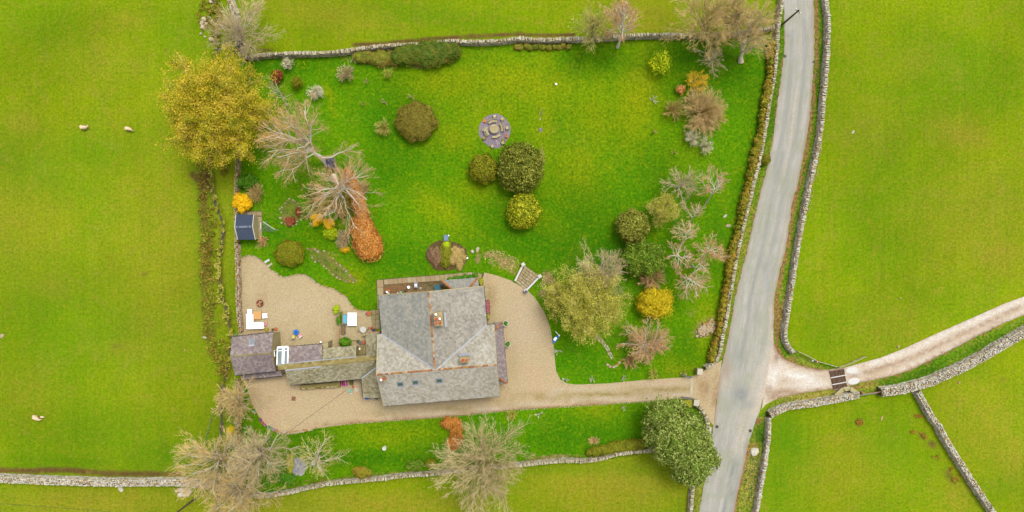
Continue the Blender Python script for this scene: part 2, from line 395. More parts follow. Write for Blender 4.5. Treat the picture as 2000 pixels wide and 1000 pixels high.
# ------------------------------------------------------------------ the ground: one sheet out to the horizon, with the beck's bed cut into it
BECK = [(414, -60), (415, 0), (420, 20), (423, 40), (424, 75), (420, 120), (412, 200), (408, 300), (412, 355), (420, 400), (434, 440), (430, 484), (426, 524), (432, 576), (442, 612), (450, 660), (446, 700), (436, 745), (430, 790), (431, 830), (428, 880), (424, 940), (426, 1010), (430, 1080)]
MUD = [(392, 330), (396, 370), (398, 420), (404, 460), (405, 500), (402, 560), (408, 610), (412, 660), (430, 700), (440, 730)]
gs = [
 (2, 'L', MUD, 15, 0.5), (1, 'L', MUD, 22, 0.5), (2, 400, 350, 14, 32, -10, 0.9), (1, 455, 560, 16, 150, 0, 0.35), (2, 'L', BECK, 8, 0.5),
 (0, 330, 500, 160, 260, 0, 0.45), (0, 40, 430, 120, 160, 0, 0.45), (1, 120, 640, 190, 130, 20, 0.55), (1, 60, 330, 150, 60, 20, 0.5), (1, 180, 300, 120, 40, 0, 0.4), (1, 200, 850, 180, 70, 0, 0.5),
 (0, 60, 760, 60, 60, 0, 0.4), (1, 320, 890, 120, 40, 0, 0.75), (1, 120, 900, 160, 22, 0, 0.7), (0, 180, 980, 220, 30, 0, 0.7), (1, 60, 40, 120, 60, 0, 0.4), (1, 330, 60, 60, 60, 30, 0.4), (0, 200, 120, 90, 60, 0, 0.35),
 (2, 'L', [(0, 918), (60, 920), (120, 918), (200, 924), (280, 926), (355, 926)], 7, 0.8),
 (2, 'L', [(375, 340), (392, 360), (400, 400)], 8, 0.7),
 (0, 'L', [(344, 330), (340, 440), (336, 560)], 1.6, 0.65), (0, 'L', [(328, 330), (325, 440), (318, 560)], 1.6, 0.65),
 (1, 900, 40, 160, 24, 8, 0.5), (0, 1250, 30, 80, 40, 0, 0.55), (0, 640, 30, 120, 30, 10, 0.5), (0, 'L', [(560, 36), (620, 30), (680, 46), (760, 52), (820, 44)], 2.2, 0.6), (0, 'L', [(700, 66), (780, 58), (860, 44), (980, 34), (1100, 52)], 2, 0.5), (2, 730, 8, 30, 20, 0, 0.35), (1, 600, 60, 60, 20, 0, 0.3), (2, 1275, 22, 40, 24, 0, 0.3),
 (2, 'L', [(690, 88), (740, 86), (820, 78), (900, 72), (960, 70), (1010, 66), (1060, 70), (1120, 68)], 5, 0.8), (2, 520, 98, 20, 6, 0, 0.7),
 (1, 1700, 380, 120, 220, 0, 0.35), (0, 1900, 430, 120, 110, 0, 0.45), (1, 1850, 130, 160, 100, 0, 0.4), (0, 1700, 260, 60, 60, 0, 0.4), (0, 1740, 640, 90, 60, 0, 0.35), (1, 1600, 640, 50, 60, 0, 0.35),
 (0, 'L', [(1700, 430), (1712, 520), (1716, 600), (1712, 690)], 2.5, 0.55), (0, 'L', [(1716, 440), (1728, 530), (1728, 600), (1720, 680)], 2.5, 0.5), (0, 'L', [(1840, 560), (1790, 610), (1760, 650)], 3, 0.4),
 (1, 1540, 860, 50, 70, 0, 0.85), (1, 1520, 930, 30, 80, 0, 0.6), (0, 1650, 920, 110, 80, 0, 0.35), (0, 1930, 830, 70, 90, 0, 0.5), (0, 1870, 780, 40, 50, 0, 0.4), (1, 1760, 870, 60, 90, -30, 0.45),
 (2, 1678, 823, 9, 8, 0, 0.7), (2, 1632, 797, 6, 5, 0, 0.7), (2, 1855, 930, 14, 30, -30, 0.5), (2, 1800, 850, 14, 9, 30, 0.6), (2, 1822, 868, 12, 9, 30, 0.7), (0, 1870, 970, 40, 40, 0, 0.6),
 (0, 700, 985, 260, 26, 0, 0.75), (0, 1180, 950, 170, 50, 0, 0.75), (2, 1130, 965, 60, 26, 20, 0.22), (1, 1100, 915, 120, 12, 0, 0.45), (1, 600, 985, 60, 14, 0, 0.3), (2, 1260, 975, 60, 20, 0, 0.16), (1, 1250, 915, 60, 16, 0, 0.4),
]
gs += [(0, 'L', [(180, -20), (210, 200), (240, 420), (262, 620), (270, 900)], 2.2, .5), (0, 'L', [(192, -20), (223, 200), (254, 420), (275, 620), (284, 900)], 2.2, .45), (2, 470, 545, 0.1, 0.1, 0, 0), (2, 322, 96, 4, 3, 0, .9), (2, 540, 20, 40, 10, 10, .3), (2, 655, 995, 50, 6, 0, .3), (0, 'L', [(1630, -20), (1650, 200), (1640, 330), (1600, 520), (1590, 660)], 2.0, .5), (0, 'L', [(1642, -20), (1662, 200), (1652, 330), (1612, 520), (1604, 660)], 2.0, .45), (0, 'L', [(1730, 460), (1790, 380), (1880, 330), (2010, 300)], 3, .4), (0, 1880, 260, 60, 30, 20, .7), (0, 1790, 120, 50, 30, -20, .6), (0, 1950, 500, 60, 40, 0, .7), (2, 1900, 395, 20, 8, 30, .35), (2, 1690, 40, 14, 8, 0, .35), (0, 100, 560, 50, 30, 10, .7), (0, 240, 680, 50, 24, 0, .8), (2, 232, 676, 22, 9, 0, .35), (0, 40, 240, 40, 30, 0, .6), (2, 30, 520, 16, 6, 0, .35), (0, 250, 40, 60, 20, 0, .5), (2, 285, 535, 20, 8, -20, .4), (0, 1650, 860, 40, 20, 0, .5), (0, 1980, 900, 40, 60, 0, .7), (2, 1960, 740, 18, 8, -30, .35), (1, 1960, 950, 50, 30, 0, .5)]
def coords(lo, hi, inner, far):
    a = np.arange(lo, hi + 1e-6, inner); e = np.array([6, 16, 40, 100, 250, 600, 1200.])
    return np.concatenate([lo - e[::-1], a, hi + e])
gx, gy = np.meshgrid(coords(-88, 88, 0.5, 0), coords(-46, 46, 0.5, 0)); nx, ny = gx.shape[1], gx.shape[0]
GV = np.stack([gx.ravel(), gy.ravel(), np.zeros(gx.size)], 1)
bl = smooth_line([P(a, b)[:2] for a, b in BECK], 1.0)
dmin = np.full(len(GV), 1e9)
near = np.where((GV[:, 0] < -40) & (GV[:, 0] > -56))[0]
dmin[near] = np.sqrt(((GV[near, None, :2] - bl[None]) ** 2).sum(-1)).min(1)
GV[:, 2] -= 0.5 * np.clip(1.3 - dmin / 0.75, 0, 1) * (np.abs(GV[:, 1]) < 47)
GV[:, 2] -= 0.02
ii = np.arange(ny - 1)[:, None] * nx; jj = np.arange(nx - 1)[None]
GF = np.stack([ii + jj, ii + jj + 1, ii + nx + jj + 1, ii + nx + jj], -1).reshape(-1, 4)
g = part('ground', GV, GF, M_field, None, col=paint(GV, gs)); g['kind'] = 'structure'
# water of the beck
mt, nt, b, oc = newmat('beck_water', 0.12, 0.5); b.inputs['Base Color'].default_value = K(92, 92, 66); n = noise(nt, oc, 4, 4); bump(nt, b, n, 0.3, 0.03)
bw = smooth_line([P(a, b)[:2] for a, b in BECK], 0.6); tn = np.gradient(bw, axis=0); tn /= np.linalg.norm(tn, axis=1, keepdims=True); nr = np.stack([-tn[:, 1], tn[:, 0]], 1)
wv = np.clip(0.14 + 0.14 * pn(bw, 0.9), .04, .4)
wl, wr = bw - nr * wv[:, None], bw + nr * wv[:, None]
V = np.concatenate([np.c_[wl, np.full(len(wl), -0.3)], np.c_[wr, np.full(len(wr), -0.3)]]); n_ = len(bw)
i = np.arange(n_ - 1); F = np.stack([i, i + n_, i + n_ + 1, i + 1], 1)
part('water', V, F[:, ::-1] if True else F, mt, None)['kind'] = 'structure'

# ------------------------------------------------------------------ lawns, verges, road, track, drive
W_EDGE = [(1523, 76), (1519, 110), (1512, 160), (1504, 210), (1494, 262), (1484, 315), (1470, 370), (1456, 430), (1444, 485), (1433, 545), (1424, 605), (1416, 655), (1410, 690), (1396, 708)]
lawn_spec = [
 (0, 1020, 160, 140, 50, 10, 0.75), (0, 900, 160, 130, 40, 0, 0.65), (0, 960, 210, 110, 60, 0, 0.5), (0, 1160, 230, 60, 90, 0, 0.55), (0, 1245, 190, 50, 110, 10, 0.8), (0, 1130, 320, 60, 70, 0, 0.6), (0, 890, 265, 60, 40, 0, 0.55), (0, 860, 410, 60, 30, 30, 0.6), (0, 1060, 200, 40, 160, 0, 0.6), (0, 930, 370, 60, 30, 0, 0.5), (0, 1330, 300, 80, 60, 0, 0.25),
 (0, 1060, 430, 70, 30, 30, 0.4), (0, 650, 215, 16, 4, 70, 0.8), (0, 640, 180, 8, 22, -30, 0.7), (0, 1090, 760, 20, 6, 0, 0.5), (0, 1380, 640, 30, 60, 0, 0.6), (0, 1330, 720, 40, 20, 0, 0.5),
 (1, 1090, 480, 130, 60, 20, 0.55), (1, 1190, 500, 50, 60, 0, 0.9), (1, 1140, 430, 60, 60, 0, 0.5), (1, 760, 260, 50, 120, 0, 0.5), (1, 740, 330, 60, 60, 0, 0.6), (1, 780, 500, 60, 40, 0, 0.45), (1, 1200, 120, 90, 24, 0, 0.5), (1, 1350, 110, 90, 20, 0, 0.6), (1, 1430, 160, 60, 60, 0, 0.45), (1, 560, 130, 60, 20, 0, 0.6), (1, 1480, 260, 14, 90, 8, 0.6), (1, 1455, 360, 12, 60, 10, 0.7), (1, 1290, 330, 60, 60, 0, 0.45), (1, 1010, 385, 50, 30, 0, 0.55), (1, 1340, 680, 26, 40, 0, 0.5), (1, 1130, 700, 60, 30, 0, 0.4), (1, 560, 440, 50, 40, 0, 0.35), (1, 1400, 480, 18, 60, 0, 0.5),
 (0, 1000, 520, 30, 12, 20, 0.9), (2, 960, 500, 22, 7, 10, 0.85), (2, 985, 512, 26, 14, 25, 0.75), (2, 1000, 530, 16, 8, 30, 0.6), (2, 932, 506, 5, 10, 0, 0.8), (2, 1072, 545, 12, 18, -30, 0.85), (2, 1060, 575, 14, 12, 0, 0.6), (2, 1085, 560, 22, 16, 20, 0.45),
 (2, 1055, 222, 5, 11, 0, 0.75), (2, 1046, 266, 4, 8, 0, 0.6), (2, 1058, 310, 7, 26, 0, 0.7), (2, 1054, 268, 3, 8, 0, 0.55), (0, 1066, 220, 3, 120, 0, 0.7),
 (2, 586, 215, 10, 26, -25, 0.75), (2, 530, 165, 14, 26, 0, 0.4), (2, 820, 128, 22, 5, 0, 0.9), (2, 730, 118, 60, 12, 3, 0.6), (2, 1140, 480, 10, 6, 0, 0.0),
 (0, 690, 540, 30, 14, 20, 0.8), (0, 655, 518, 30, 10, 40, 0.7), (2, 660, 500, 26, 5, 35, 0.5), (0, 480, 492, 20, 6, 0, 0.3), (2, 505, 480, 12, 8, 0, 0.5), (2, 1320, 745, 20, 3, -5, 0.4), (0, 1300, 215, 30, 30, 0, 0.2),
 (2, 1380, 640, 34, 22, -20, 0.55), (2, 1350, 610, 30, 20, 0, 0.3), (1, 1085, 712, 10, 26, 0, 0.5),
]
LAWN_N = [(470, 120), (520, 112), (560, 111), (620, 109), (660, 107), (700, 103), (760, 95), (830, 93), (880, 86), (930, 88), (980, 86), (1020, 82), (1070, 84), (1150, 80), (1250, 78), (1310, 76), (1400, 76), (1480, 72), (1523, 70)]
DRV_TOP = [(1350, 736), (1260, 742), (1185, 749), (1125, 751), (1108, 749), (1094, 741), (1086, 724), (1081, 676), (1074, 637), (1062, 607), (1050, 589), (1042, 579), (1028, 566), (998, 548), (972, 538), (946, 532)]
YARD_TOP = [(725, 609), (712, 608), (696, 604), (685, 594), (677, 581), (664, 572), (648, 563), (624, 556), (608, 544), (595, 537), (573, 538), (557, 542), (546, 538), (532, 529), (524, 521), (514, 511), (500, 502), (488, 499), (474, 503), (468, 507)]
lawn_ring = LAWN_N + W_EDGE + [(1372, 722), (1366, 736)] + DRV_TOP + [(940, 545), (860, 575), (760, 600), (726, 640)] + YARD_TOP + [(463, 500), (461, 430), (462, 340), (464, 200)]
sheet('lawn', lawn_ring, 0.012, M_lawn, 0.7, 0.0, lawn_spec, closed_smooth=False)
south_spec = [(1, 700, 895, 160, 14, 0, 0.75), (1, 1180, 850, 100, 40, 0, 0.6), (0, 1160, 800, 50, 22, 0, 0.55), (0, 760, 850, 110, 28, 0, 0.45), (0, 1186, 810, 8, 20, 0, 0.6), (1, 1100, 850, 60, 40, 0, 0.6), (1, 600, 850, 60, 30, 0, 0.6), (2, 1080, 893, 60, 6, -3, 0.7), (2, 720, 932, 100, 5, -8, 0.6), (1, 860, 880, 60, 18, 0, 0.6)]
sheet('south_lawn', [(470, 745), (484, 762), (492, 790), (504, 814), (519, 832), (540, 845), (574, 848), (616, 838), (700, 827), (796, 820), (892, 812), (1012, 800), (1154, 791), (1258, 784), (1331, 779), (1356, 782), (1384, 842), (1376, 880), (1310, 884), (1258, 884), (1180, 898), (1100, 903), (976, 915), (844, 930), (748, 938), (652, 948), (553, 967), (486, 966), (440, 950), (440, 850), (452, 770)], 0.012, M_lawn, 0.7, 0.0, south_spec, closed_smooth=False)
RL = [(1531, -60), (1531, 0), (1532, 62), (1530, 112), (1522, 175), (1514, 237), (1505, 298), (1491, 354), (1477, 410), (1462, 477), (1449, 530), (1436, 580), (1426, 640), (1413, 700), (1406, 736), (1399, 790), (1393, 834), (1388, 880), (1378, 930), (1365, 1000), (1352, 1070)]
RR = [(1588, -60), (1589, 0), (1590, 50), (1590, 112), (1586, 175), (1578, 250), (1567, 312), (1557, 362), (1547, 396), (1536, 474), (1523, 530), (1513, 580), (1510, 640), (1505, 700), (1496, 745), (1486, 795), (1473, 832), (1462, 865), (1454, 905), (1443, 950), (1434, 1000), (1422, 1070)]
road_spec = [(1, 'L', [(1548, 60), (1544, 130), (1534, 220), (1520, 310), (1504, 400), (1488, 480), (1470, 560), (1458, 640), (1446, 720)], 3.5, 0.5), (1, 'L', [(1572, 60), (1568, 150), (1556, 250), (1540, 330), (1526, 400), (1508, 490), (1494, 570)], 3.5, 0.45), (1, 'L', [(1420, 930), (1434, 934), (1442, 932)], 1.6, 0.9), (1, 1540, 70, 9, 5, 0, 0.5), (1, 1494, 520, 5, 14, 12, 0.5), (1, 1440, 690, 12, 22, 8, 0.4), (0, 'L', [(1500, 700), (1476, 740), (1450, 820), (1440, 880)], 6, 0.5), (2, 1418, 720, 8, 22, 0, 0.6), (0, 1415, 745, 12, 14, 0, 0.5), (0, 'L', [(1510, 690), (1505, 720), (1495, 760), (1478, 800)], 14, 0.9), (0, 'L', [(1510, 600), (1508, 660)], 6, 0.8), (0, 'L', [(1536, 430), (1522, 530), (1514, 590)], 3, 0.5), (1, 1448, 770, 14, 16, 10, 0.85), (1, 1460, 790, 14, 10, 0, 0.5), (1, 'L', [(1430, 900), (1425, 950), (1412, 1000)], 2.5, 0.85), (1, 'L', [(1570, 40), (1573, 100), (1566, 160)], 3, 0.5), (1, 'L', [(1478, 590), (1474, 640)], 2, 0.6), (1, 'L', [(1520, 350), (1528, 300)], 4, 0.35), (1, 'L', [(1440, 905), (1432, 1000)], 8, 0.4), (1, 1430, 966, 7, 4, 0, 0.9),
 (0, 'L', [(1482, 760), (1468, 800), (1452, 860)], 4, 0.55), (0, 'L', [(1558, 170), (1548, 260), (1530, 340)], 3, 0.45),
 (2, 'L', RR[:13], 3.0, 0.75), (2, 'L', RL[2:14], 2.2, 0.5), (2, 'L', RR[17:], 3.0, 0.75), (2, 'L', [(1405, 736), (1398, 790), (1393, 834)], 3, 0.7)]
sheet('road_verge', [(1588, -40), (1614, -40), (1618, 40), (1612, 150), (1604, 260), (1585, 360), (1563, 480), (1547, 580), (1538, 650), (1546, 676), (1562, 690), (1600, 706), (1640, 716), (1640, 726), (1600, 726), (1560, 718), (1530, 706), (1508, 680), (1500, 600), (1530, 450), (1560, 300), (1580, 150)], 0.016, M_verge, 0.5, 0.05,
      [(2, 'L', [(1594, 0), (1595, 112), (1590, 175), (1582, 250), (1572, 312), (1562, 362), (1552, 396), (1540, 474), (1528, 530), (1518, 580), (1516, 650), (1522, 690), (1545, 710), (1600, 724)], 4, 0.9), (2, 1532, 620, 10, 46, 0, 0.85), (0, 1590, 330, 12, 200, 10, 0.5), (0, 1580, 712, 40, 7, 20, 0.5), (2, 1550, 700, 14, 8, 30, 0.6), (1, 1600, 150, 6, 60, 5, 0.8), (1, 1564, 450, 6, 40, 8, 0.7)])
sheet('road_verge_west', [(1526, -40), (1540, -40), (1540, 60), (1536, 130), (1528, 180), (1520, 240), (1511, 300), (1497, 356), (1483, 412), (1468, 479), (1455, 532), (1442, 582), (1432, 642), (1419, 700), (1408, 712), (1400, 712), (1414, 670), (1428, 600), (1440, 510), (1464, 400), (1490, 300), (1508, 200), (1518, 100), (1524, 40)], 0.016, M_verge, 0.5, 0.03, [(1, 1510, 200, 16, 120, 8, 0.55), (0, 1450, 480, 12, 120, 10, 0.45), (2, 'L', RL[2:15], 3, 0.7), (1, 1495, 310, 16, 22, 0, 0.7)])
sheet('road_verge_south', [(1500, 800), (1470, 828), (1455, 870), (1446, 910), (1436, 960), (1426, 1060), (1474, 1060), (1486, 965), (1494, 910), (1502, 850), (1506, 812)], 0.016, M_verge, 0.5, 0.05, [(0, 1465, 930, 24, 70, 8, 0.85), (2, 1473, 880, 12, 14, 0, 0.85), (2, 'L', RR[17:], 5, 0.8), (1, 1485, 850, 12, 20, 0, 0.8), (2, 1480, 822, 10, 10, 0, 0.8)])
sheet('road_verge_southwest', [(1350, 1060), (1358, 956), (1376, 880), (1396, 836), (1400, 850), (1390, 900), (1376, 955), (1362, 1060)], 0.016, M_verge, 0.5, 0.03, [(0, 1366, 980, 14, 60, 0, 0.6), (2, 1385, 860, 12, 30, 0, 0.6)])
sheet('track_verge', [(1500, 812), (1496, 798), (1530, 776), (1580, 764), (1625, 756), (1680, 744), (1740, 734), (1790, 716), (1860, 680), (1920, 650), (2060, 600), (2060, 640), (1960, 668), (1880, 712), (1800, 748), (1730, 764), (1680, 776), (1600, 784), (1550, 792)], 0.016, M_verge, 0.6, 0.05,
      [(0, 1590, 772, 70, 10, -8, 0.9), (1, 1800, 730, 60, 12, -25, 0.8), (0, 1700, 752, 20, 8, 0, 0.8), (1, 1930, 670, 60, 10, -25, 0.7), (1, 1740, 750, 16, 8, 0, 0.8), (2, 'L', [(1656, 760), (1735, 739), (1780, 724), (1825, 702), (1870, 679), (1960, 634)], 3, 0.7)])
TN = [(1509, 640), (1512, 672), (1520, 690), (1532, 701), (1562, 713), (1595, 721), (1619, 722), (1649, 718), (1675, 711), (1720, 698), (1768, 680), (1840, 647), (1900, 620), (1960, 594), (2000, 579), (2080, 545)]
TS = [(1488, 800), (1496, 790), (1506, 784), (1520, 778), (1532, 775), (1580, 766), (1622, 761), (1650, 757), (1678, 749), (1735, 737), (1780, 722), (1825, 700), (1870, 677), (1900, 660), (1960, 632), (2000, 616), (2080, 580)]
track_spec = [(0, 1560, 735, 46, 9, 8, 0.95), (0, 1580, 752, 40, 6, -4, 0.8), (0, 1512, 730, 16, 40, 20, 0.7), (0, 1670, 728, 14, 6, -5, 0.9), (0, 'L', [(1700, 712), (1780, 684), (1860, 646), (2000, 585)], 6, 0.6), (0, 'L', [(1760, 722), (1860, 680), (2000, 610)], 3, 0.5), (2, 'L', TS[3:], 3, 0.8), (2, 'L', TN[1:7], 4, 0.7), (2, 'L', [(1660, 736), (1740, 712), (1800, 690), (1900, 642), (1990, 600)], 3.5, 0.5), (1, 'L', [(1520, 745), (1570, 738), (1615, 734)], 3, 0.5), (2, 'L', [(1500, 760), (1510, 780)], 8, 0.6), (2, 1530, 765, 30, 6, -10, 0.6), (1, 1700, 728, 30, 4, -14, 0.5), (2, 1516, 700, 5, 16, 10, 0.6)]
tp = TN + TS[::-1]
sheet('farm_track', tp[:len(TN)] + TS[::-1], 0.022, M_track, 0.6, 0.05, track_spec, closed_smooth=False, step=0.5)
strip('road', RL, RR, 0.05, M_road, 14, 0.6, road_spec, camber=0.05)
drive_spec = [(1, 'L', [(1345, 758), (1250, 765), (1150, 772), (1100, 776), (1050, 775)], 6, 0.85), (0, 'L', [(1345, 747), (1200, 757), (1110, 762), (1080, 760)], 4, 0.4), (0, 'L', [(1345, 770), (1200, 779), (1080, 786), (900, 806), (760, 815)], 5, 0.55), (0, 1080, 770, 22, 8, -40, 0.4), (1, 990, 775, 70, 6, -4, 0.5), (1, 900, 797, 120, 3, -4, 0.7), (1, 760, 806, 60, 3, 0, 0.5), (2, 'L', [(616, 832), (760, 822), (900, 811), (1050, 797), (1250, 785)], 2.5, 0.6), (2, 1375, 760, 12, 24, 0, 0.5), (1, 1372, 752, 10, 5, 0, 0.6), (2, 'L', [(1400, 730), (1396, 790)], 5, 0.5), (1, 955, 600, 8, 60, 0, 0.5), (0, 1020, 640, 30, 60, 0, 0.35), (2, 960, 580, 6, 16, 0, 0.4), (1, 1000, 700, 14, 50, 0, 0.25), (1, 960, 765, 30, 8, 0, 0.5)]
drive_ring = [(1350, 736)] + [(1374, 724), (1397, 711), (1410, 703), (1405, 740), (1398, 790), (1394, 832), (1386, 822), (1378, 806), (1364, 790), (1352, 779), (1331, 779), (1258, 784), (1154, 791), (1012, 800), (892, 812), (796, 819), (700, 826), (616, 836), (574, 847), (538, 843), (519, 830), (505, 812), (492, 788), (484, 762), (474, 742), (520, 720), (700, 700), (900, 660), (940, 560), (946, 532)] + DRV_TOP[::-1][1:]
sheet('gravel_drive', drive_ring, 0.02, M_gravS, 0.8, 0.02, drive_spec, closed_smooth=False)
yard_ring = [(725, 608), (728, 650), (742, 660), (742, 712), (540, 720), (480, 700), (466, 655), (467, 600), (466, 540), (467, 507)] + YARD_TOP[::-1][1:]
sheet('gravel_yard', yard_ring, 0.026, M_gravN, 0.8, 0.03, [(1, 470, 560, 6, 80, 0, 0.4), (2, 500, 650, 40, 5, 0, 0.4), (0, 590, 600, 60, 30, 0, 0.25), (1, 690, 690, 40, 20, 0, 0.5), (2, 660, 640, 4, 40, 0, 0.4), (2, 509, 580, 10, 8, 0, 0.25)], closed_smooth=False)
sheet('slate_circle', [(965, 222), (981, 226), (994, 241), (997.5, 256), (992, 271), (980, 286), (967, 290.5), (952, 284), (939, 270), (935, 256), (938, 241), (949, 229)], 0.03, M_slatechip, 0.6, 0.03)
# ------------------------------------------------------------------ dry stone walls
M_stone = palette('wall_stone', [K(134, 126, 84), K(186, 176, 138), K(220, 210, 178), K(240, 232, 208), K(196, 168, 104)], 0.25, 0.6, fine=0.2, fscale=9)
M_stone_w = palette('limestone_rubble', [K(150, 138, 108), K(196, 186, 158), K(224, 216, 194), K(246, 240, 224), K(212, 178, 120)], 0.2, 0.6, fine=0.2, fscale=9)
M_stone_m = palette('mossy_wall_stone', [K(128, 122, 56), K(166, 152, 74), K(190, 176, 118), K(208, 196, 160), K(184, 140, 50)], 0.3, 0.5, fine=0.25, fscale=9)
M_stone_o = palette('reddish_wall_stone', [K(150, 118, 84), K(184, 148, 108), K(206, 180, 146), K(222, 208, 184), K(196, 156, 60)], 0.3, 0.5, fine=0.25, fscale=9)
M_core = palette('wall_core', [K(96, 86, 58), K(116, 104, 72)], 0.4, 1.0)
def boxes(C, D, RZ, jit=0.02, rng=RNG, tilt=0.0):
    C = np.asarray(C, float); D = np.asarray(D, float); RZ = np.asarray(RZ, float); N = len(C)
    u = np.array([(-1, -1, -1), (1, -1, -1), (1, 1, -1), (-1, 1, -1), (-1, -1, 1), (1, -1, 1), (1, 1, 1), (-1, 1, 1)], float) * 0.5
    V = u[None] * D[:, None]
    V[:, 4:, :2] *= rng.uniform(0.72, 0.98, (N, 1, 2))
    V += rng.normal(size=V.shape) * jit
    if tilt:
        a = rng.normal(size=(N, 1)) * tilt; y, z = V[:, :, 1].copy(), V[:, :, 2].copy(); V[:, :, 1] = y * np.cos(a) - z * np.sin(a); V[:, :, 2] = y * np.sin(a) + z * np.cos(a)
        a = rng.normal(size=(N, 1)) * tilt; y, z = V[:, :, 0].copy(), V[:, :, 2].copy(); V[:, :, 0] = y * np.cos(a) - z * np.sin(a); V[:, :, 2] = y * np.sin(a) + z * np.cos(a)
    c, s = np.cos(RZ)[:, None], np.sin(RZ)[:, None]
    x = V[:, :, 0] * c - V[:, :, 1] * s; y = V[:, :, 0] * s + V[:, :, 1] * c
    V = np.stack([x, y, V[:, :, 2]], -1) + C[:, None]
    f = np.array([(4, 5, 6, 7), (0, 1, 5, 4), (1, 2, 6, 5), (2, 3, 7, 6), (3, 0, 4, 7)])
    F = (np.arange(N)[:, None, None] * 8 + f[None]).reshape(-1, 4)
    return V.reshape(-1, 3), F
def dry_wall(px, label, w=0.5, h=1.25, cope='cross', mat=None, group='dry stone walls round the garden and fields', z0=0.0, step=0.19, name='dry_stone_wall'):
    mat = mat or M_stone; rng = RNG
    L = smooth_line([P(a, b, h)[:2] for a, b in px], 0.3)
    s = np.r_[0, np.cumsum(np.linalg.norm(np.diff(L, axis=0), axis=1))]; T = s[-1]
    tn = np.gradient(L, axis=0); tn /= np.linalg.norm(tn, axis=1, keepdims=True)
    at = lambda q: (np.stack([np.interp(q, s, L[:, 0]), np.interp(q, s, L[:, 1])], 1), np.stack([np.interp(q, s, tn[:, 0]), np.interp(q, s, tn[:, 1])], 1))
    mid = L[len(L) // 2]
    t = thing(name, label, 'wall', (mid[0], mid[1], 0), group)
    # core: a battered hearting of packed fill
    nr = np.stack([-tn[:, 1], tn[:, 0]], 1); n = len(L); hw, bw_ = w / 2 - 0.07, w / 2 + 0.06
    hh = h - 0.12 + 0.05 * pn(L, 0.5)
    V = np.concatenate([np.c_[L + nr * bw_, np.full(n, z0)], np.c_[L + nr * hw, hh], np.c_[L - nr * hw, hh], np.c_[L - nr * bw_, np.full(n, z0)]])
    i = np.arange(n - 1); F = np.concatenate([np.stack([k * n + i, k * n + i + 1, (k + 1) * n + i + 1, (k + 1) * n + i], 1) for k in range(3)])
    ends = np.array([[0, n, 2 * n, 3 * n], [n - 1, 2 * n - 1, 3 * n - 1, 4 * n - 1][::-1]])
    part('hearting', V, np.concatenate([F, ends]), M_core, t, v=np.full(len(V), 0.5))
    C, D, Z, vv = [], [], [], []
    nc = max(2, int((h - 0.1) / 0.2))
    for side in (-1, 1):
        for k in range(nc):
            q = np.cumsum(rng.uniform(0.24, 0.5, int(T / 0.3) + 4)); q = q[q < T]
            p, d = at(q); nn = np.stack([-d[:, 1], d[:, 0]], 1)
            z = z0 + (k + 0.5) * (h - 0.12) / nc; f = (k + 0.5) / nc
            off = (w / 2 + 0.1) * (1 - f) + (w / 2 - 0.02) * f
            off = off + rng.normal(size=len(q)) * 0.025 - 0.08
            C.append(np.c_[p + nn * (off * side)[:, None], np.full(len(q), z)]); ln = np.r_[np.diff(q), 0.3]
            D.append(np.c_[np.minimum(ln * 0.95, 0.55), np.full(len(q), 0.24), np.full(len(q), (h - 0.12) / nc * 0.95)]); Z.append(np.arctan2(d[:, 1], d[:, 0]))
    C = np.concatenate(C); D = np.concatenate(D); Z = np.concatenate(Z)
    V, F = boxes(C, D, Z, 0.018); v = np.repeat(np.clip(0.5 + 0.25 * rng.normal(size=len(C)), 0, 1), 8)
    part('face_stones', V, F, mat, t, v=v, kind='stuff')
    if cope == 'cross':
        q = np.cumsum(rng.uniform(step * 0.7, step * 1.3, int(T / step) + 4)); q = q[q < T]
        p, d = at(q); N = len(q); hq = rng.uniform(0.18, 0.3, N)
        lo_ = np.clip(pn(p, .35) - .35, 0, 1) * .22; C = np.c_[p + rng.normal(size=(N, 2)) * 0.035, h - 0.1 + hq / 2 - lo_]; D = np.c_[rng.uniform(0.08, 0.2, N), w * (1 + .18 * pn(p, .8)) + rng.uniform(-0.12, 0.14, N), hq]
        Z = np.arctan2(d[:, 1], d[:, 0]) + rng.normal(size=N) * 0.12; tl = 0.1
    else:
        rows = max(2, int(round(w / 0.23))); CC, DD, ZZ = [], [], []
        for r in range(rows):
            q = np.cumsum(rng.uniform(0.16, 0.36, int(T / 0.25) + 4)); q = q[q < T]
            p, d = at(q); N = len(q); nn = np.stack([-d[:, 1], d[:, 0]], 1); o = (r + 0.5) / rows - 0.5
            CC.append(np.c_[p + nn * (o * (w + 0.1) + rng.normal(size=(N, 1)) * 0.03), h - 0.06 + rng.uniform(-0.05, 0.09, N)])
            DD.append(np.c_[rng.uniform(0.14, 0.32, N), rng.uniform(0.16, 0.28, N), rng.uniform(0.14, 0.24, N)]); ZZ.append(np.arctan2(d[:, 1], d[:, 0]) + rng.uniform(-0.6, 0.6, N))
        C, D, Z = map(np.concatenate, (CC, DD, ZZ)); tl = 0.2
    V, F = boxes(C, D, Z, 0.02, tilt=tl); v = np.repeat(np.clip(0.62 + 0.24 * rng.normal(size=len(C)), 0, 1), 8)
    part('coping_stones', V, F, mat, t, v=v, kind='stuff')
    return t
dry_wall([(478, 113), (505, 107), (560, 104), (620, 103), (660, 101), (700, 95), (760, 88), (830, 85), (880, 80), (930, 81), (980, 79), (1010, 75), (1060, 77), (1100, 76), (1150, 74), (1200, 71), (1250, 68), (1310, 67), (1400, 66), (1470, 60), (1512, 52)],
         'long dry stone wall with upright coping along the north side of the lawn', 0.5, 1.3, 'cross', None)
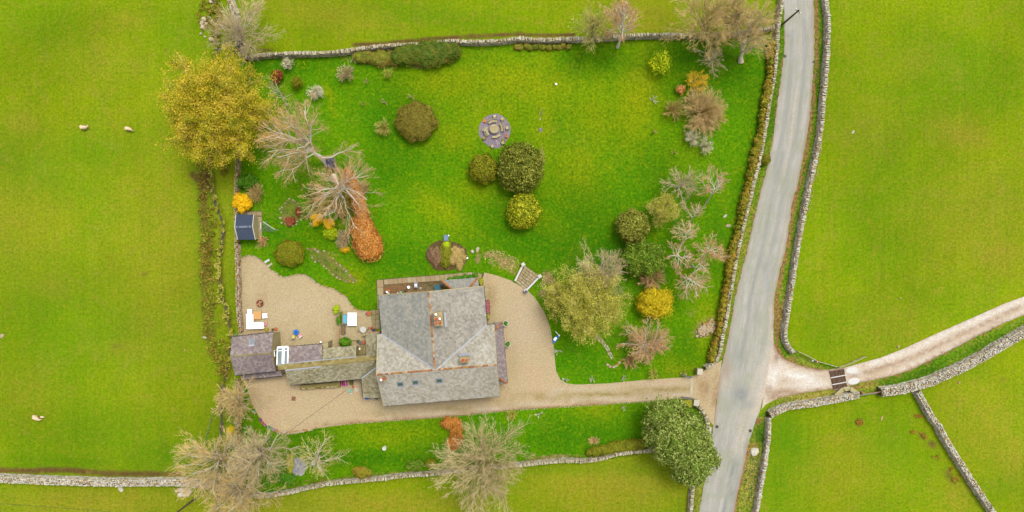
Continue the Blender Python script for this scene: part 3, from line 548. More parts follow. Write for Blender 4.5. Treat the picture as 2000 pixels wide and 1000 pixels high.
dry_wall([(1530, -30), (1528, 0), (1524, 30), (1520, 60), (1518, 100), (1513, 150), (1505, 190), (1497, 240), (1487, 300), (1476, 345), (1463, 400), (1451, 450), (1438, 510), (1427, 575), (1420, 620), (1412, 655), (1406, 690), (1395, 710), (1378, 720)],
         'dry stone wall between the golden hedge and the road, curving in at the drive entrance', 0.5, 1.2, 'cross', None)
dry_wall([(1360, 791), (1368, 797), (1376, 808), (1382, 822), (1384, 834)], 'short curved stone wall on the south side of the drive entrance', 0.45, 1.1, 'cross', None)
dry_wall([(1384, 836), (1386, 870), (1376, 905), (1362, 935), (1354, 958), (1350, 1000), (1345, 1040)], 'stone wall coming out from under the dark evergreen beside the road', 0.45, 1.2, 'cross', None)
dry_wall([(486, 970), (520, 970), (553, 965), (574, 961), (613, 952), (652, 945), (704, 940), (748, 936), (796, 930), (844, 927), (900, 920), (976, 913), (1048, 906), (1102, 901), (1141, 902), (1180, 896), (1206, 888), (1258, 882), (1310, 880), (1376, 884)],
         'narrow dry stone wall winding along the south edge of the south lawn', 0.42, 1.15, 'cross', None)
dry_wall([(-60, 932), (0, 937), (100, 941), (200, 944), (300, 944), (352, 944), (420, 952), (484, 970)], 'broad pale rubble wall along the bottom of the sheep field', 0.95, 1.35, 'rubble', M_stone_w)
dry_wall([(462, 252), (463, 300), (461, 345), (459, 416), (461, 472)], 'narrow mossy garden wall from the big yellow tree down to the shed', 0.4, 1.1, 'rubble', M_stone_m)
dry_wall([(461, 474), (463, 540), (464, 600), (468, 648)], 'reddish rubble wall between the grassy beck bank and the gravel yard', 0.5, 1.0, 'rubble', M_stone_o)
dry_wall([(445, -30), (449, 0), (453, 12), (458, 30), (462, 60), (470, 110)], 'dry stone wall running up behind the grey twiggy tree to the top of the picture', 0.7, 1.2, 'rubble', M_stone_w)
dry_wall([(462, 742), (466, 790), (462, 830), (466, 870), (468, 960)], 'mossy tumbledown wall under the bare trees south of the outbuilding', 0.6, 0.9, 'rubble', M_stone_m)
dry_wall([(1613, -30), (1615, 0), (1619, 40), (1618, 90), (1614, 150), (1609, 200), (1604, 260), (1594, 310), (1583, 360), (1571, 420), (1560, 480), (1551, 540), (1543, 590), (1537, 630), (1534, 655), (1540, 675), (1553, 690)],
         'dry stone wall on the far side of the road from the garden', 0.55, 1.2, 'cross', M_stone_w)
dry_wall([(1504, 812), (1525, 801), (1550, 794), (1595, 788), (1634, 781), (1679, 772)], 'pale rubble wall from the road corner to the stone pen by the cattle grid', 0.9, 1.2, 'rubble', M_stone_w)
dry_wall([(1722, 767), (1765, 761), (1792, 754), (1820, 746), (1840, 737), (1885, 717), (1930, 693), (1960, 675), (2000, 652), (2060, 620)], 'very broad limestone rubble wall following the farm track', 1.25, 1.35, 'rubble', M_stone_w)
dry_wall([(1794, 764), (1806, 786), (1820, 812), (1837, 835), (1850, 860), (1880, 908), (1910, 955), (1942, 1002), (1965, 1040)], 'rubble wall dividing the two fields at the lower right', 0.7, 1.3, 'rubble', M_stone_w)
dry_wall([(1504, 815), (1503, 845), (1499, 886), (1492, 922), (1486, 961), (1478, 1005), (1470, 1040)], 'dry stone wall beside the road going down from the junction corner', 0.5, 1.2, 'cross', M_stone_w)

# ------------------------------------------------------------------ building materials
def slate_mat(name, cols, streak=0.3, warm=K(196, 176, 120)):
    mt, nt, b, oc = newmat(name, 0.8, 0.2)
    v = attr(nt, 'v'); n = noise(nt, oc, 0.3, 5, 0.7, 0.8); n2 = noise(nt, oc, 0.8, 5, 0.75, 0.5); n3 = noise(nt, oc, 12, 3, 0.7)
    f = mth(nt, 'ADD', mth(nt, 'MULTIPLY', mth(nt, 'ADD', v, 0.35), 0.5), mth(nt, 'MULTIPLY', mth(nt, 'SUBTRACT', n, 0.36), 0.85))
    c = ramp(nt, f, [(0.08 + 0.84 * i / (len(cols) - 1), q) for i, q in enumerate(cols)])
    c = mixc(nt, maprange(nt, n2, 0.52, 0.72, 0, streak * .7), c, warm)
    ns = noise(nt, oc, 6, 3, 0.7); c = mixc(nt, 1.0, c, maprange(nt, ns, 0.4, 0.6, 0.95, 1.05), 'MULTIPLY')
    c = mixc(nt, 1.0, c, maprange(nt, n3, 0.3, 0.7, 0.9, 1.1), 'MULTIPLY')
    nt.links.new(c, b.inputs['Base Color']); bump(nt, b, n3, 0.3, 0.02)
    return mt
M_slW = slate_mat('grey_roof_slate', [K(136, 138, 132), K(158, 159, 152), K(176, 174, 162), K(194, 190, 176)], 0.2, K(188, 178, 128))
M_slE = slate_mat('pale_roof_slate', [K(138, 136, 128), K(166, 162, 150), K(188, 182, 168), K(206, 200, 188)], 0.25)
M_slS = slate_mat('lichened_roof_slate', [K(146, 144, 134), K(182, 176, 158), K(202, 196, 180), K(220, 214, 202)], 0.35)
M_slP = slate_mat('purple_roof_slate', [K(122, 108, 112), K(148, 132, 136), K(168, 152, 150), K(196, 184, 172)], 0.35, K(176, 166, 110))
M_slG = slate_mat('mossy_stone_slate', [K(116, 112, 84), K(160, 152, 118), K(190, 182, 148), K(214, 208, 182)], 0.5, K(170, 156, 84))
M_slM = slate_mat('moss_grown_slab', [K(120, 106, 58), K(150, 132, 76), K(176, 160, 100), K(190, 178, 130)], 0.6, K(160, 146, 50))
M_bstone = palette('building_stone', [K(176, 158, 112), K(196, 180, 134), K(212, 198, 158)], 0.5, 1.2, fine=0.15, fscale=6)
M_ridge = palette('terracotta_ridge', [K(166, 118, 84), K(194, 124, 80), K(210, 146, 96), K(206, 156, 60), K(214, 194, 164)], 0.35, 1.0, fine=0.15)
M_pot = palette('terracotta', [K(200, 96, 60), K(226, 120, 84), K(236, 146, 110)], 0.3, 2)
M_lead = palette('lead_sheet', [K(150, 156, 164), K(186, 190, 198), K(208, 210, 216)], 0.4, 1.0, rough=0.5, fine=0.1)
M_white = plain('white_paint', (0.8, 0.8, 0.79, 1), 0.5, 0.4, 0.04)
M_offw = plain('cream_paint', K(236, 232, 214), 0.6)
M_dark = plain('black_gutter', K(60, 62, 66), 0.5, 0.4)
mt, nt, b, oc = newmat('window_glass', 0.06, 0.6); b.inputs['Base Color'].default_value = K(150, 166, 168); M_glass = mt
mt, nt, b, oc = newmat('green_window_glass', 0.1, 0.5); b.inputs['Base Color'].default_value = K(66, 100, 60); M_glassg = mt
M_wood = palette('weathered_wood', [K(186, 168, 120), K(206, 192, 140), K(220, 210, 168)], 0.4, 3, fine=0.15)
M_blade = palette('leaf_litter_soil', [K(150, 110, 70), K(176, 134, 90)], 0.4, 3)
def roof_quad(parent, A, B, C, D, mat, keep=None, w=0.36, hgt=0.33, under=None, lift=0.03, name='slates'):
    """A-B eave, D-C top edge (matching A and B); separate slates laid in courses"""
    A, B, C, D = (np.array(q, float) for q in (A, B, C, D))
    rows = max(1, int(round(max(np.linalg.norm(D - A), np.linalg.norm(C - B)) / hgt))); Cs, vs, Fs = [], [], []
    nrm = np.cross(B - A, D - A); nrm /= np.linalg.norm(nrm)
    if nrm[2] < 0: nrm = -nrm
    quads = []
    for r in range(rows):
        t0, t1 = r / rows, (r + 1.06) / rows
        l0, l1 = A + (D - A) * t0, B + (C - B) * t0; u0, u1 = A + (D - A) * t1, B + (C - B) * t1
        n = max(1, int(round(np.linalg.norm(l1 - l0) / w))); off = (r % 2) * 0.5
        e = np.clip((np.arange(n + 2) - off + RNG.normal(size=n + 2) * 0.05) / n, 0, 1)
        for k in range(len(e) - 1):
            a, bb = e[k] + 0.02 / n, e[k + 1] - 0.03 / n
            if bb - a < 0.1 / n: continue
            m0 = (a + bb) / 2; cc = (l0 + (l1 - l0) * m0 + u0 + (u1 - u0) * m0) / 2
            if keep is not None and not keep(cc): continue
            z1 = lift + 0.06 + RNG.uniform(-0.012, 0.018); z0 = lift - 0.01
            dn = (l0 - u0) / np.linalg.norm(l0 - u0) * RNG.uniform(-0.02, 0.03)
            p = [l0 + (l1 - l0) * a + nrm * z1 + dn, l0 + (l1 - l0) * bb + nrm * z1 + dn, u0 + (u1 - u0) * bb + nrm * z0, u0 + (u1 - u0) * a + nrm * z0]
            quads.append(p + [p[0] - nrm * 0.07, p[1] - nrm * 0.07]); vs.append(RNG.uniform())
    V = np.array(quads).reshape(-1, 3); i = np.arange(len(quads))[:, None, None] * 6
    F = (i + np.array([(0, 1, 2, 3), (4, 5, 1, 0)])[None]).reshape(-1, 4)
    part(name, V, F, mat, parent, v=np.repeat(vs, 6), kind='stuff')
    poly = under if under is not None else [A, B, C, D]
    poly = np.array(poly, float); g = G(); g.prism(poly[:, :2] , poly[:, 2] - 0.14, poly[:, 2] + 0.0) if _area(poly[:, :2]) > 0 else g.prism(poly[::-1, :2], poly[::-1, 2] - 0.14, poly[::-1, 2] + 0.0)
    g.part('roof_deck', M_slM, parent)
def ribbon(g, a, b, wd, th=0.03, lift=0.06, v=0.5):
    a, b = np.array(a, float), np.array(b, float); d = b - a; n = np.cross(d, [0, 0, 1]); n /= np.linalg.norm(n) + 1e-9; n = n * wd / 2
    up = np.array([0, 0, lift]); dn = np.array([0, 0, lift - th])
    V = [a - n + up, b - n + up, b + n + up, a + n + up, a - n + dn, b - n + dn, b + n + dn, a + n + dn]
    g.add(V, [(0, 1, 2, 3), (4, 7, 6, 5), (0, 4, 5, 1), (1, 5, 6, 2), (2, 6, 7, 3), (3, 7, 4, 0)], v=v)
_rt = {}
def ridge_tile_mesh(L, r, i):
    key = (round(L, 2), r, i)
    if key not in _rt:
        a = np.linspace(-0.35, math.pi + 0.35, 7); V = []
        for x in (-L / 2, L / 2):
            for q in a: V.append((x, math.cos(q) * r, math.sin(q) * r * 0.75))
        for x in (-L / 2, L / 2):
            for q in a: V.append((x, math.cos(q) * (r - 0.03), math.sin(q) * r * 0.75 - 0.03))
        F = [(k, k + 1, 8 + k, 7 + k)[::-1] for k in range(6)] + [(k, 14 + k, 15 + k, k + 1)[::-1] for k in range(6)] + [(7 + k, 8 + k, 22 + k, 21 + k) for k in range(6)]
        _rt[key] = mesh_of('ridge_tile', V, np.array(F), M_ridge, np.full(28, i / 5.0 + 0.08))
    return _rt[key]
def ridge_run(parent, a, b, r=0.17, L=0.42, lo=0, hi=3):
    a, b = np.array(a, float), np.array(b, float); d = b - a; ln = np.linalg.norm(d); n = max(1, int(round(ln / L))); d /= ln
    rz = math.atan2(d[1], d[0]); ry = -math.asin(d[2])
    for k in range(n):
        c = a + d * (k + 0.5) * ln / n + np.array([0, 0, 0.03 + RNG.uniform(-0.01, 0.012)])
        inst('ridge_tile', ridge_tile_mesh(ln / n - 0.025, r, RNG.randint(lo, hi)), parent, c, (0, ry, rz + RNG.normal() * 0.01))

# ------------------------------------------------------------------ the farmhouse
HA = R(4.8); HO = np.array([-11.30, -17.07])
def hp(u, v, z=0.0): return np.array([HO[0] + u * math.cos(HA) - v * math.sin(HA), HO[1] + u * math.sin(HA) + v * math.cos(HA), z])
house = thing('farmhouse', 'large stone farmhouse with pale slate roofs and orange ridge tiles at the centre', 'house', tuple(hp(0, 0)))
ZE, ZR, RV0, RV1 = 5.2, 8.5, -5.4, 5.7
def wall_body(name, poly, z0, z1, parent, mat=M_bstone): G().prism(np.array(poly)[:, :2], z0, z1).part(name, mat, parent)
wall_body('south_wing_wall', [hp(-8.75, -5.1), hp(8.75, -5.1), hp(8.75, 5.4), hp(-8.75, 5.4)], 0, 5.05, house)
wall_body('north_wing_wall', [hp(-8.1, 5.4), hp(7.6, 5.4), hp(7.6, 11.45), hp(-8.1, 11.45)], 0, 5.05, house)
g = G()
for u in (-8.75, 8.45):
    g.add([hp(u, -5.1, 5.0), hp(u, 5.4, 5.0), hp(u, 0, 8.3), hp(u + 0.3, -5.1, 5.0), hp(u + 0.3, 5.4, 5.0), hp(u + 0.3, 0, 8.3)], [(0, 3, 4, 1), (0, 2, 5, 3), (1, 4, 5, 2)], [(0, 1, 2), (3, 5, 4)])
g.add([hp(-8.1, 11.15, 5.0), hp(7.6, 11.15, 5.0), hp(-.25, 11.15, 8.3), hp(-8.1, 11.45, 5.0), hp(7.6, 11.45, 5.0), hp(-.25, 11.45, 8.3)], [(0, 3, 4, 1), (0, 2, 5, 3), (1, 4, 5, 2)], [(0, 1, 2), (3, 5, 4)])
g.part('gable_wall', M_bstone, house)
roof = G().box(tuple(hp(-.25, 5.7, 5.05)), (15.6, 11.6, 0.1), HA).part('roof', M_dark, house)
def loc(p): 
    d = np.array([p[0], p[1]]) - HO; return d[0] * math.cos(HA) + d[1] * math.sin(HA), -d[0] * math.sin(HA) + d[1] * math.cos(HA)
def kW(p): u, v = loc(p); return v > 5.7 * (1 - (u + 8.4) / 8.15) 
def kE(p): u, v = loc(p); return v > 5.7 * (1 - (7.9 - u) / 8.15)
roof_quad(roof, hp(-8.4, 0, ZE), hp(-8.4, 11.75, ZE), hp(-.25, 11.75, ZR), hp(-.25, 0, ZR), M_slW, kW, under=[hp(-8.4, 5.7, ZE), hp(-.25, 0, ZR), hp(-.25, 11.75, ZR), hp(-8.4, 11.75, ZE)])
roof_quad(roof, hp(7.9, 11.75, ZE), hp(7.9, 0, ZE), hp(-.25, 0, ZR), hp(-.25, 11.75, ZR), M_slE, kE, under=[hp(7.9, 5.7, ZE), hp(7.9, 11.75, ZE), hp(-.25, 11.75, ZR), hp(-.25, 0, ZR)])
roof_quad(roof, hp(9.03, RV1, ZE), hp(-9.03, RV1, ZE), hp(-9.03, 0, ZR), hp(9.03, 0, ZR), M_slS, lambda p: not (kW(p) and loc(p)[0] > -8.5 and loc(p)[0] < -.25) and not (kE(p) and loc(p)[0] < 7.95 and loc(p)[0] >= -.25), under=[hp(-9.03, 0.0, ZR - .05), hp(-.3, 0, ZR - .05), hp(-8.4, 5.7, ZE - .05), hp(-9.03, 5.7, ZE - .05)])
G().prism([hp(9.03, 0)[:2], hp(9.03, 5.7)[:2], hp(7.9, 5.7)[:2], hp(-.2, 0)[:2]], [ZR - .2, ZE - .2, ZE - .2, ZR - .2], [ZR - .05, ZE - .05, ZE - .05, ZR - .05]).part('roof_deck', M_slM, roof)
roof_quad(roof, hp(-9.03, RV0, ZE), hp(9.03, RV0, ZE), hp(9.03, 0, ZR), hp(-9.03, 0, ZR), M_slS)
g = G()
ribbon(g, hp(-8.4, 5.7, ZE + .05), hp(-.35, 0.1, ZR + .04), 0.24); g.part('lead_valley', M_lead, house); g = G(); ribbon(g, hp(7.9, 5.7, ZE + .05), hp(.1, 0.1, ZR + .04), 0.24, v=0.6)
g.part('lead_valley', M_lead, house)
for q in ((hp(-8.48, 5.7, ZE - .03), hp(-8.48, 11.75, ZE - .03)), (hp(7.98, 5.7, ZE - .03), hp(7.98, 11.75, ZE - .03)), (hp(-9.03, RV0 - .06, ZE - .03), hp(9.03, RV0 - .06, ZE - .03)), (hp(-9.1, 5.76, ZE - .03), hp(-8.5, 5.76, ZE - .03)), (hp(7.95, 5.76, ZE - .03), hp(9.05, 5.76, ZE - .03))): G().tube([q[0], q[1]], 0.065, 6).part('gutter', M_dark, house)
def rib1(*a, **k): g = G(); ribbon(g, *a, **k); return g.part('verge_coping', M_bstone, house)
rib1(hp(-8.4, 11.78, ZE + .02), hp(-.25, 11.78, ZR + .02), 0.14, 0.1, 0.09); rib1(hp(7.9, 11.78, ZE + .02), hp(-.25, 11.78, ZR + .02), 0.14, 0.1, 0.09, v=0.8)
rib1(hp(-9.06, RV0, ZE), hp(-9.06, 0, ZR), 0.14, 0.1, 0.09, v=0.9); rib1(hp(-9.06, 5.7, ZE), hp(-9.06, 0, ZR), 0.14, 0.1, 0.09, v=0.9)
rib1(hp(9.06, RV0, ZE), hp(9.06, 0, ZR), 0.08, 0.1, 0.09); rib1(hp(9.06, 5.7, ZE), hp(9.06, 0, ZR), 0.08, 0.1, 0.09)
ridge_run(roof, hp(-.25, 11.7, ZR), hp(-.25, 0.2, ZR), 0.15, lo=0, hi=6)
ridge_run(roof, hp(-9.0, 0, ZR), hp(9.0, 0, ZR), 0.14, lo=0, hi=6)
# chimneys
def chimney(px, py, ztop, sx, sy, zbot, pots):
    c = P(px, py, ztop); ch = G().box((c[0], c[1], (ztop + zbot) / 2), (sx, sy, ztop - zbot), HA).part('chimney', M_bstone, house)
    G().box((c[0], c[1], ztop - 0.08), (sx + 0.14, sy + 0.14, 0.12), HA, 0.3).part('chimney_cap', M_bstone, ch)
    for x, y, white in pots:
        q = P(x, y, ztop + 0.55)
        G().lathe((q[0], q[1], ztop - 0.03), [(0.2, 0), (0.17, 0.1), (0.16, 0.45), (0.22, 0.5), (0.22, 0.58)], 12, v=RNG.uniform()).part('chimney_pot', M_pot, ch)
        if white: G().lathe((q[0], q[1], ztop + 0.56), [(0.17, 0), (0.17, 0.06), (0.02, 0.1)], 10).part('chimney_cowl', M_white, ch)
        else: G().lathe((q[0], q[1], ztop + 0.55), [(0.15, 0), (0.15, 0.02)], 10, v=0.0).part('flue', M_pot, ch)
    return c
c1 = chimney(856, 623, 9.9, 1.25, 2.0, 6.8, [(851.3, 614, 1), (859, 622.5, 1), (851.5, 623.5, 0), (851.5, 631.5, 0), (859.5, 631, 0)])
c2 = chimney(907, 703, 9.6, 1.25, 0.75, 7.2, [(903.6, 704, 0), (911.5, 703.6, 0)])
c3 = chimney(747.5, 741, 9.2, 0.75, 0.6, 7.8, [(744.3, 742, 1), (749.8, 739.8, 0)])
g = G()
a = loc(P(866, 622, 8.2)); g.box(tuple(hp(a[0] + .25, a[1] - .2, 8.06 - .0)), (0.3, 2.2, 0.08), HA, 0.9); g.part('lead_flashing', M_lead, house); g = G(); g.box(tuple(hp(loc(P(907, 694, 8.2))[0], loc(P(907, 694, 8.2))[1] + .1, 8.12)), (1.7, 0.5, 0.08), HA, 0.4)
g.part('lead_flashing', M_lead, house)
# rooflights on the south slope
def on_south(px, py):
    z = 7.5
    for _ in range(12): p = P(px, py, z); u, v = loc(p); z = ZR + (ZR - ZE) * v / 5.4
    return u, v, z
SL = math.atan2(ZR - ZE, 5.4)
def rooflight(u, v, w_, h_, parent, zf, glass, frame=None, slope=SL, ang=HA, sgn=-1):
    cz = zf
    def q(du, dv, dz): return (u[0] if False else 0)
    fr = bpy.data.objects.new('rooflight', None)
    g = G(); g.box((0, 0, 0.07), (w_, h_, 0.1)); g.box((0, 0, 0.13), (w_ - .2, h_ - .2, 0.03), v=.0)
    Mx = Matrix.Translation(Vector((u, v, cz))) @ Matrix.Rotation(ang, 4, 'Z') @ Matrix.Rotation(-sgn * -1 * slope if False else slope, 4, 'X')
    def tr(gg): gg.V = [np.array([list(Mx @ Vector(p)) for p in V]) for V in gg.V]; return gg
    f = tr(g).part('rooflight', frame or M_lead, parent)
    tr(G().box((0, 0.02, 0.15), (w_ - .4, h_ - .62, 0.02))).part('pane', glass, f)
    tr(G().box((0, -h_ / 2 - .12, 0.045), (w_ + .06, 0.22, 0.03), v=1)).part('apron', M_lead, f)
for px, py in ((782, 749.5), (811.5, 746), (858, 742.5)):
    u, v, z = on_south(px, py); c = hp(u, v, z); rooflight(c[0], c[1], 1.1, 1.1, house, z, M_glassg)
# north bay and east lean-to
bay = G().prism([hp(1.7, 12.85)[:2], hp(3.2, 11.45)[:2], hp(6.7, 11.45)[:2], hp(6.7, 12.8)[:2]], 0, 2.5).part('bay', M_bstone, house)
roof_quad(bay, hp(6.95, 13.05, 2.6), hp(1.25, 13.1, 2.6), hp(2.95, 11.46, 3.75), hp(5.4, 11.46, 3.75), M_slW, w=.3, hgt=.28)
roof_quad(bay, hp(7.0, 11.46, 2.6), hp(6.95, 13.05, 2.6), hp(5.45, 11.5, 3.75), hp(5.4, 11.46, 3.75), M_slW, w=.3, hgt=.28)
ridge_run(bay, hp(1.3, 13.05, 2.66), hp(2.95, 11.5, 3.8), 0.17); ridge_run(bay, hp(6.9, 13.0, 2.66), hp(5.4, 11.5, 3.8), 0.17)
ln = G().prism([hp(8.75, -3.8)[:2], hp(10.0, -3.8)[:2], hp(10.0, 5.3)[:2], hp(8.75, 5.3)[:2]], 0, 2.5).part('lean_to', M_bstone, house)
roof_quad(ln, hp(10.25, -4.0, 2.6), hp(10.25, 5.7, 2.6), hp(8.76, 4.5, 3.8), hp(8.76, -2.8, 3.8), M_slP, w=.3, hgt=.28)
roof_quad(ln, hp(10.25, 5.7, 2.6), hp(8.76, 5.7, 2.6), hp(8.76, 5.6, 2.7), hp(8.76, 4.5, 3.8), M_slP, w=.3, hgt=.28)
roof_quad(ln, hp(8.76, -4.0, 2.6), hp(10.25, -4.0, 2.6), hp(8.77, -2.8, 3.8), hp(8.76, -3.9, 2.7), M_slP, w=.3, hgt=.28)
ridge_run(ln, hp(10.2, 5.65, 2.66), hp(8.8, 4.5, 3.84), 0.17); ridge_run(ln, hp(10.2, -3.95, 2.66), hp(8.8, -2.8, 3.84), 0.17)
G().tube([hp(10.3, -4.0, 2.56), hp(10.3, 5.7, 2.56)], 0.06).part('gutter', M_dark, ln)
def window(parent, c, w_, h_, ang, name='window'):
    f = G().box(c, (w_ + .16, 0.1, h_ + .16), ang).part(name, M_white, parent)
    G().box(c, (w_, 0.13, h_), ang).part('pane', M_glass, f)
    return f
for u in (-6, -2.8, 5.6): window(house, tuple(hp(u, 11.47, 3.9)), 1.1, 1.3, HA)
for u in (-6, -2.6): window(house, tuple(hp(u, 11.47, 1.5)), 1.1, 1.3, HA)
for u in (-6.5, -3, 0.5, 4, 7): window(house, tuple(hp(u, -5.12, 3.9)), 1.1, 1.3, HA); window(house, tuple(hp(u, -5.12, 1.5)), 1.1, 1.3, HA)
for v in (7.2, 9.6): window(house, tuple(hp(7.62, v, 3.9)), 1.0, 1.3, HA + R(90))
dr = G().box(tuple(hp(0.2, 11.48, 1.05)), (0.95, 0.1, 2.05), HA).part('door', plain('green_door_paint', K(60, 90, 70)), house)
G().box(tuple(hp(0.5, 11.55, 1.0)), (0.06, 0.06, 0.15), HA).part('handle', M_lead, dr)

# ------------------------------------------------------------------ outbuildings to the west
def q3(px, py, z): return np.array(P(px, py, z))
barn = thing('outbuilding', 'purple slated stone outbuilding with one rooflight, west of the house range', 'outbuilding', (-39, -15.5, 0))
zb, zr = 3.6, 5.4
nw, ne, se, sw, rw, re = q3(454, 659, zb), q3(534, 650, zb), q3(539, 724, zb), q3(459, 732, zb), q3(449.5, 696, zr), q3(530, 690, zr)
ins = lambda a, b, t: a + (b - a) * t
cen = (nw + ne + se + sw) / 4
body = [ins(p, cen, 0.05)[:2] for p in (sw, se, ne, nw)]
wl_ = G().prism(body, 0, 3.45).part('wall', M_bstone, barn)
g = G()
for a, b_, r_ in ((body[1], body[2], re), (body[0], body[3], rw)):
    d = (body[0] - body[1]) / np.linalg.norm(body[0] - body[1]) * (0.3 if a is body[1] else -0.3)
    r2 = (a + b_) / 2
    g.add([(*a, 3.4), (*b_, 3.4), (*r2, 5.2), (*(a + d), 3.4), (*(b_ + d), 3.4), (*(r2 + d), 5.2)], [(0, 3, 4, 1), (0, 2, 5, 3), (1, 4, 5, 2)], [(0, 1, 2), (3, 5, 4)])
g.part('gable_wall', M_bstone, barn)
rf = G().tube([rw + [0, 0, .03], re + [0, 0, .03]], 0.1, 6).part('ridge', M_slM, barn)
roof_quad(rf, ne, nw, rw, re, M_slP); roof_quad(rf, sw, se, re, rw, M_slP)
g = G(); g.tube([nw + [0, .1, -.06], ne + [0, .1, -.06]], 0.06); g.tube([sw + [0, -.1, -.06], se + [0, -.1, -.06]], 0.06)
for a, b_, s in ((nw, ne, .12), (sw, se, -.12)):
    for k in range(14): p = a + (b_ - a) * (k + .5) / 14; g.box((p[0], p[1] + s, p[2] - .04), (0.12, 0.2, 0.08))
g.part('gutter', M_dark, barn)
mdn = (nw + ne + rw + re) / 4; p = q3(492, 668, 4.3); sl = math.atan2(zr - zb, abs(rw[1] - nw[1])); dirx = ne - nw
rooflight(p[0], p[1], 0.85, 1.05, barn, 4.28, M_glass, M_lead, -sl, math.atan2(dirx[1], dirx[0]))
window(barn, (body[2][0] * .45 + body[1][0] * .55 + .03, body[2][1] * .45 + body[1][1] * .55, 2.6), 0.8, 1.5, R(90) + math.atan2(dirx[1], dirx[0]))
lt = [q3(472, 741, 2.2), q3(551, 733, 2.2), q3(549, 724, 2.5), q3(470, 732, 2.5)]
bs = thing('slate_canopy', 'low slate canopy along the south wall of the purple slated outbuilding', 'canopy', tuple((lt[0] + lt[2]) / 2 * [1, 1, 0]))
roof_quad(bs, *lt, M_slP); g = G(); g.tube([lt[0] + [0, -.08, -.08], lt[1] + [0, -.08, -.08]], 0.05)
for k in range(14): p = lt[0] + (lt[1] - lt[0]) * (k + .5) / 14; g.box((p[0], p[1] - .12, p[2] - .04), (0.12, 0.2, 0.08))
g.part('gutter', M_dark, bs); g = G()
for k in (0.02, .35, .68, .98): p = lt[0] + (lt[1] - lt[0]) * k; g.box((p[0], p[1] + .1, 1.05), (.14, .14, 2.1))
g.part('post', M_wood, bs, kind='stuff')

rg = thing('house_range', 'long low stone range with mossy grey slates joining the farmhouse to the outbuilding', 'outbuilding', (-30.5, -18, 0))
S0, S1, T1, T0 = q3(566, 751, 2.6), q3(705, 739, 2.6), q3(736, 703, 4.6), q3(556, 721.5, 4.6)
V0, V1 = q3(541, 713.5, 4.0), q3(736, 694.5, 4.0)
N0, N1 = q3(563, 677.5, 2.9), q3(629, 672.5, 2.9); Vm = ins(V0, V1, (629 - 541) / 195); Va = ins(V0, V1, (563 - 541) / 195)
G().prism([ins(S0, T0, .12)[:2] + [.2, 0], ins(S1, T1, .12)[:2], V1[:2], V0[:2] + [.3, 0]], 0, 2.55).part('wall', M_bstone, rg)
G().prism([V0[:2] + [.3, .05], Vm[:2] + [0, .05], ins(N1, Vm, .08)[:2] + [-.1, 0], q3(543, 679, 2.9)[:2] + [0, -.3]], 0, 2.8).part('north_wall', M_bstone, rg)
r1 = G().tube([T0 + [0, 0, .02], T1 + [0, 0, .02]], 0.09).part('ridge', M_slM, rg)
roof_quad(r1, S0, S1, T1, T0, M_slG, w=.34, hgt=.32); roof_quad(r1, V1, q3(542, 713.5, 4.0), q3(543, 722.5, 4.55), T1, M_slM, w=.6, hgt=.5)
r2 = G().tube([ins(V0, V1, .1) + [0, .05, .0], Vm + [0, .05, 0]], 0.05).part('lead_gutter', M_lead, rg)
ribbon_g = G(); ribbon(ribbon_g, V0 + [0, .1, -.03], ins(V0, V1, .8) + [0, .1, -.03], .22); ribbon(ribbon_g, T0 + [.1, -.14, -.0], ins(T0, T1, .4) + [0, -.14, -.0], .2, v=.7); ribbon_g.part('lead_strip', M_lead, rg)
roof_quad(r2, N1, N0, Va + [0, .1, -.05], Vm + [0, .1, -.05], M_slP)
g = G(); g.tube([q3(543, 678.5, 2.85), N1 + [0, .08, -.06]], 0.055)
for k in range(12): p = q3(543, 678.5, 2.85) * (1 - k / 12) + (N1 + [0, .08, -.06]) * k / 12; g.box((p[0] + .2, p[1] + .05, p[2]), (0.12, 0.18, 0.08))
g.tube([S0 + [0, -.08, -.06], S1 + [0, -.08, -.06]], 0.06)
for k in range(22): p = S0 + (S1 - S0) * (k + .5) / 22; g.box((p[0], p[1] - .1, p[2] - .05), (0.12, 0.2, 0.08))
g.part('gutter', M_dark, rg)
# glazed strip
gl = G()
ga, gb, gc, gd = q3(542, 678.5, 3.0), q3(563, 677.5, 3.0), q3(562, 711.5, 3.95), q3(541, 713, 3.95)
gl.add([ga, gb, gc, gd, ga - [0, 0, .05], gb - [0, 0, .05], gc - [0, 0, .05], gd - [0, 0, .05]], [(0, 3, 2, 1), (4, 5, 6, 7), (0, 1, 5, 4), (1, 2, 6, 5), (2, 3, 7, 6), (3, 0, 4, 7)])
glz = gl.part('glazed_roof', M_glass, rg)
for a, b_, w_ in ((ga, gd, .16), (gb, gc, .16), (ga, gb, .3), (gd, gc, .12), (ins(ga, gb, .48), ins(gd, gc, .48), .12), (ins(ga, gb, .6), ins(gd, gc, .6), .22), (ins(ga, gd, .2), ins(gb, gc, .2), .08)):
    gg = G(); ribbon(gg, a, b_, w_, .07, .06); gg.part('glazing_bar', M_white, glz)
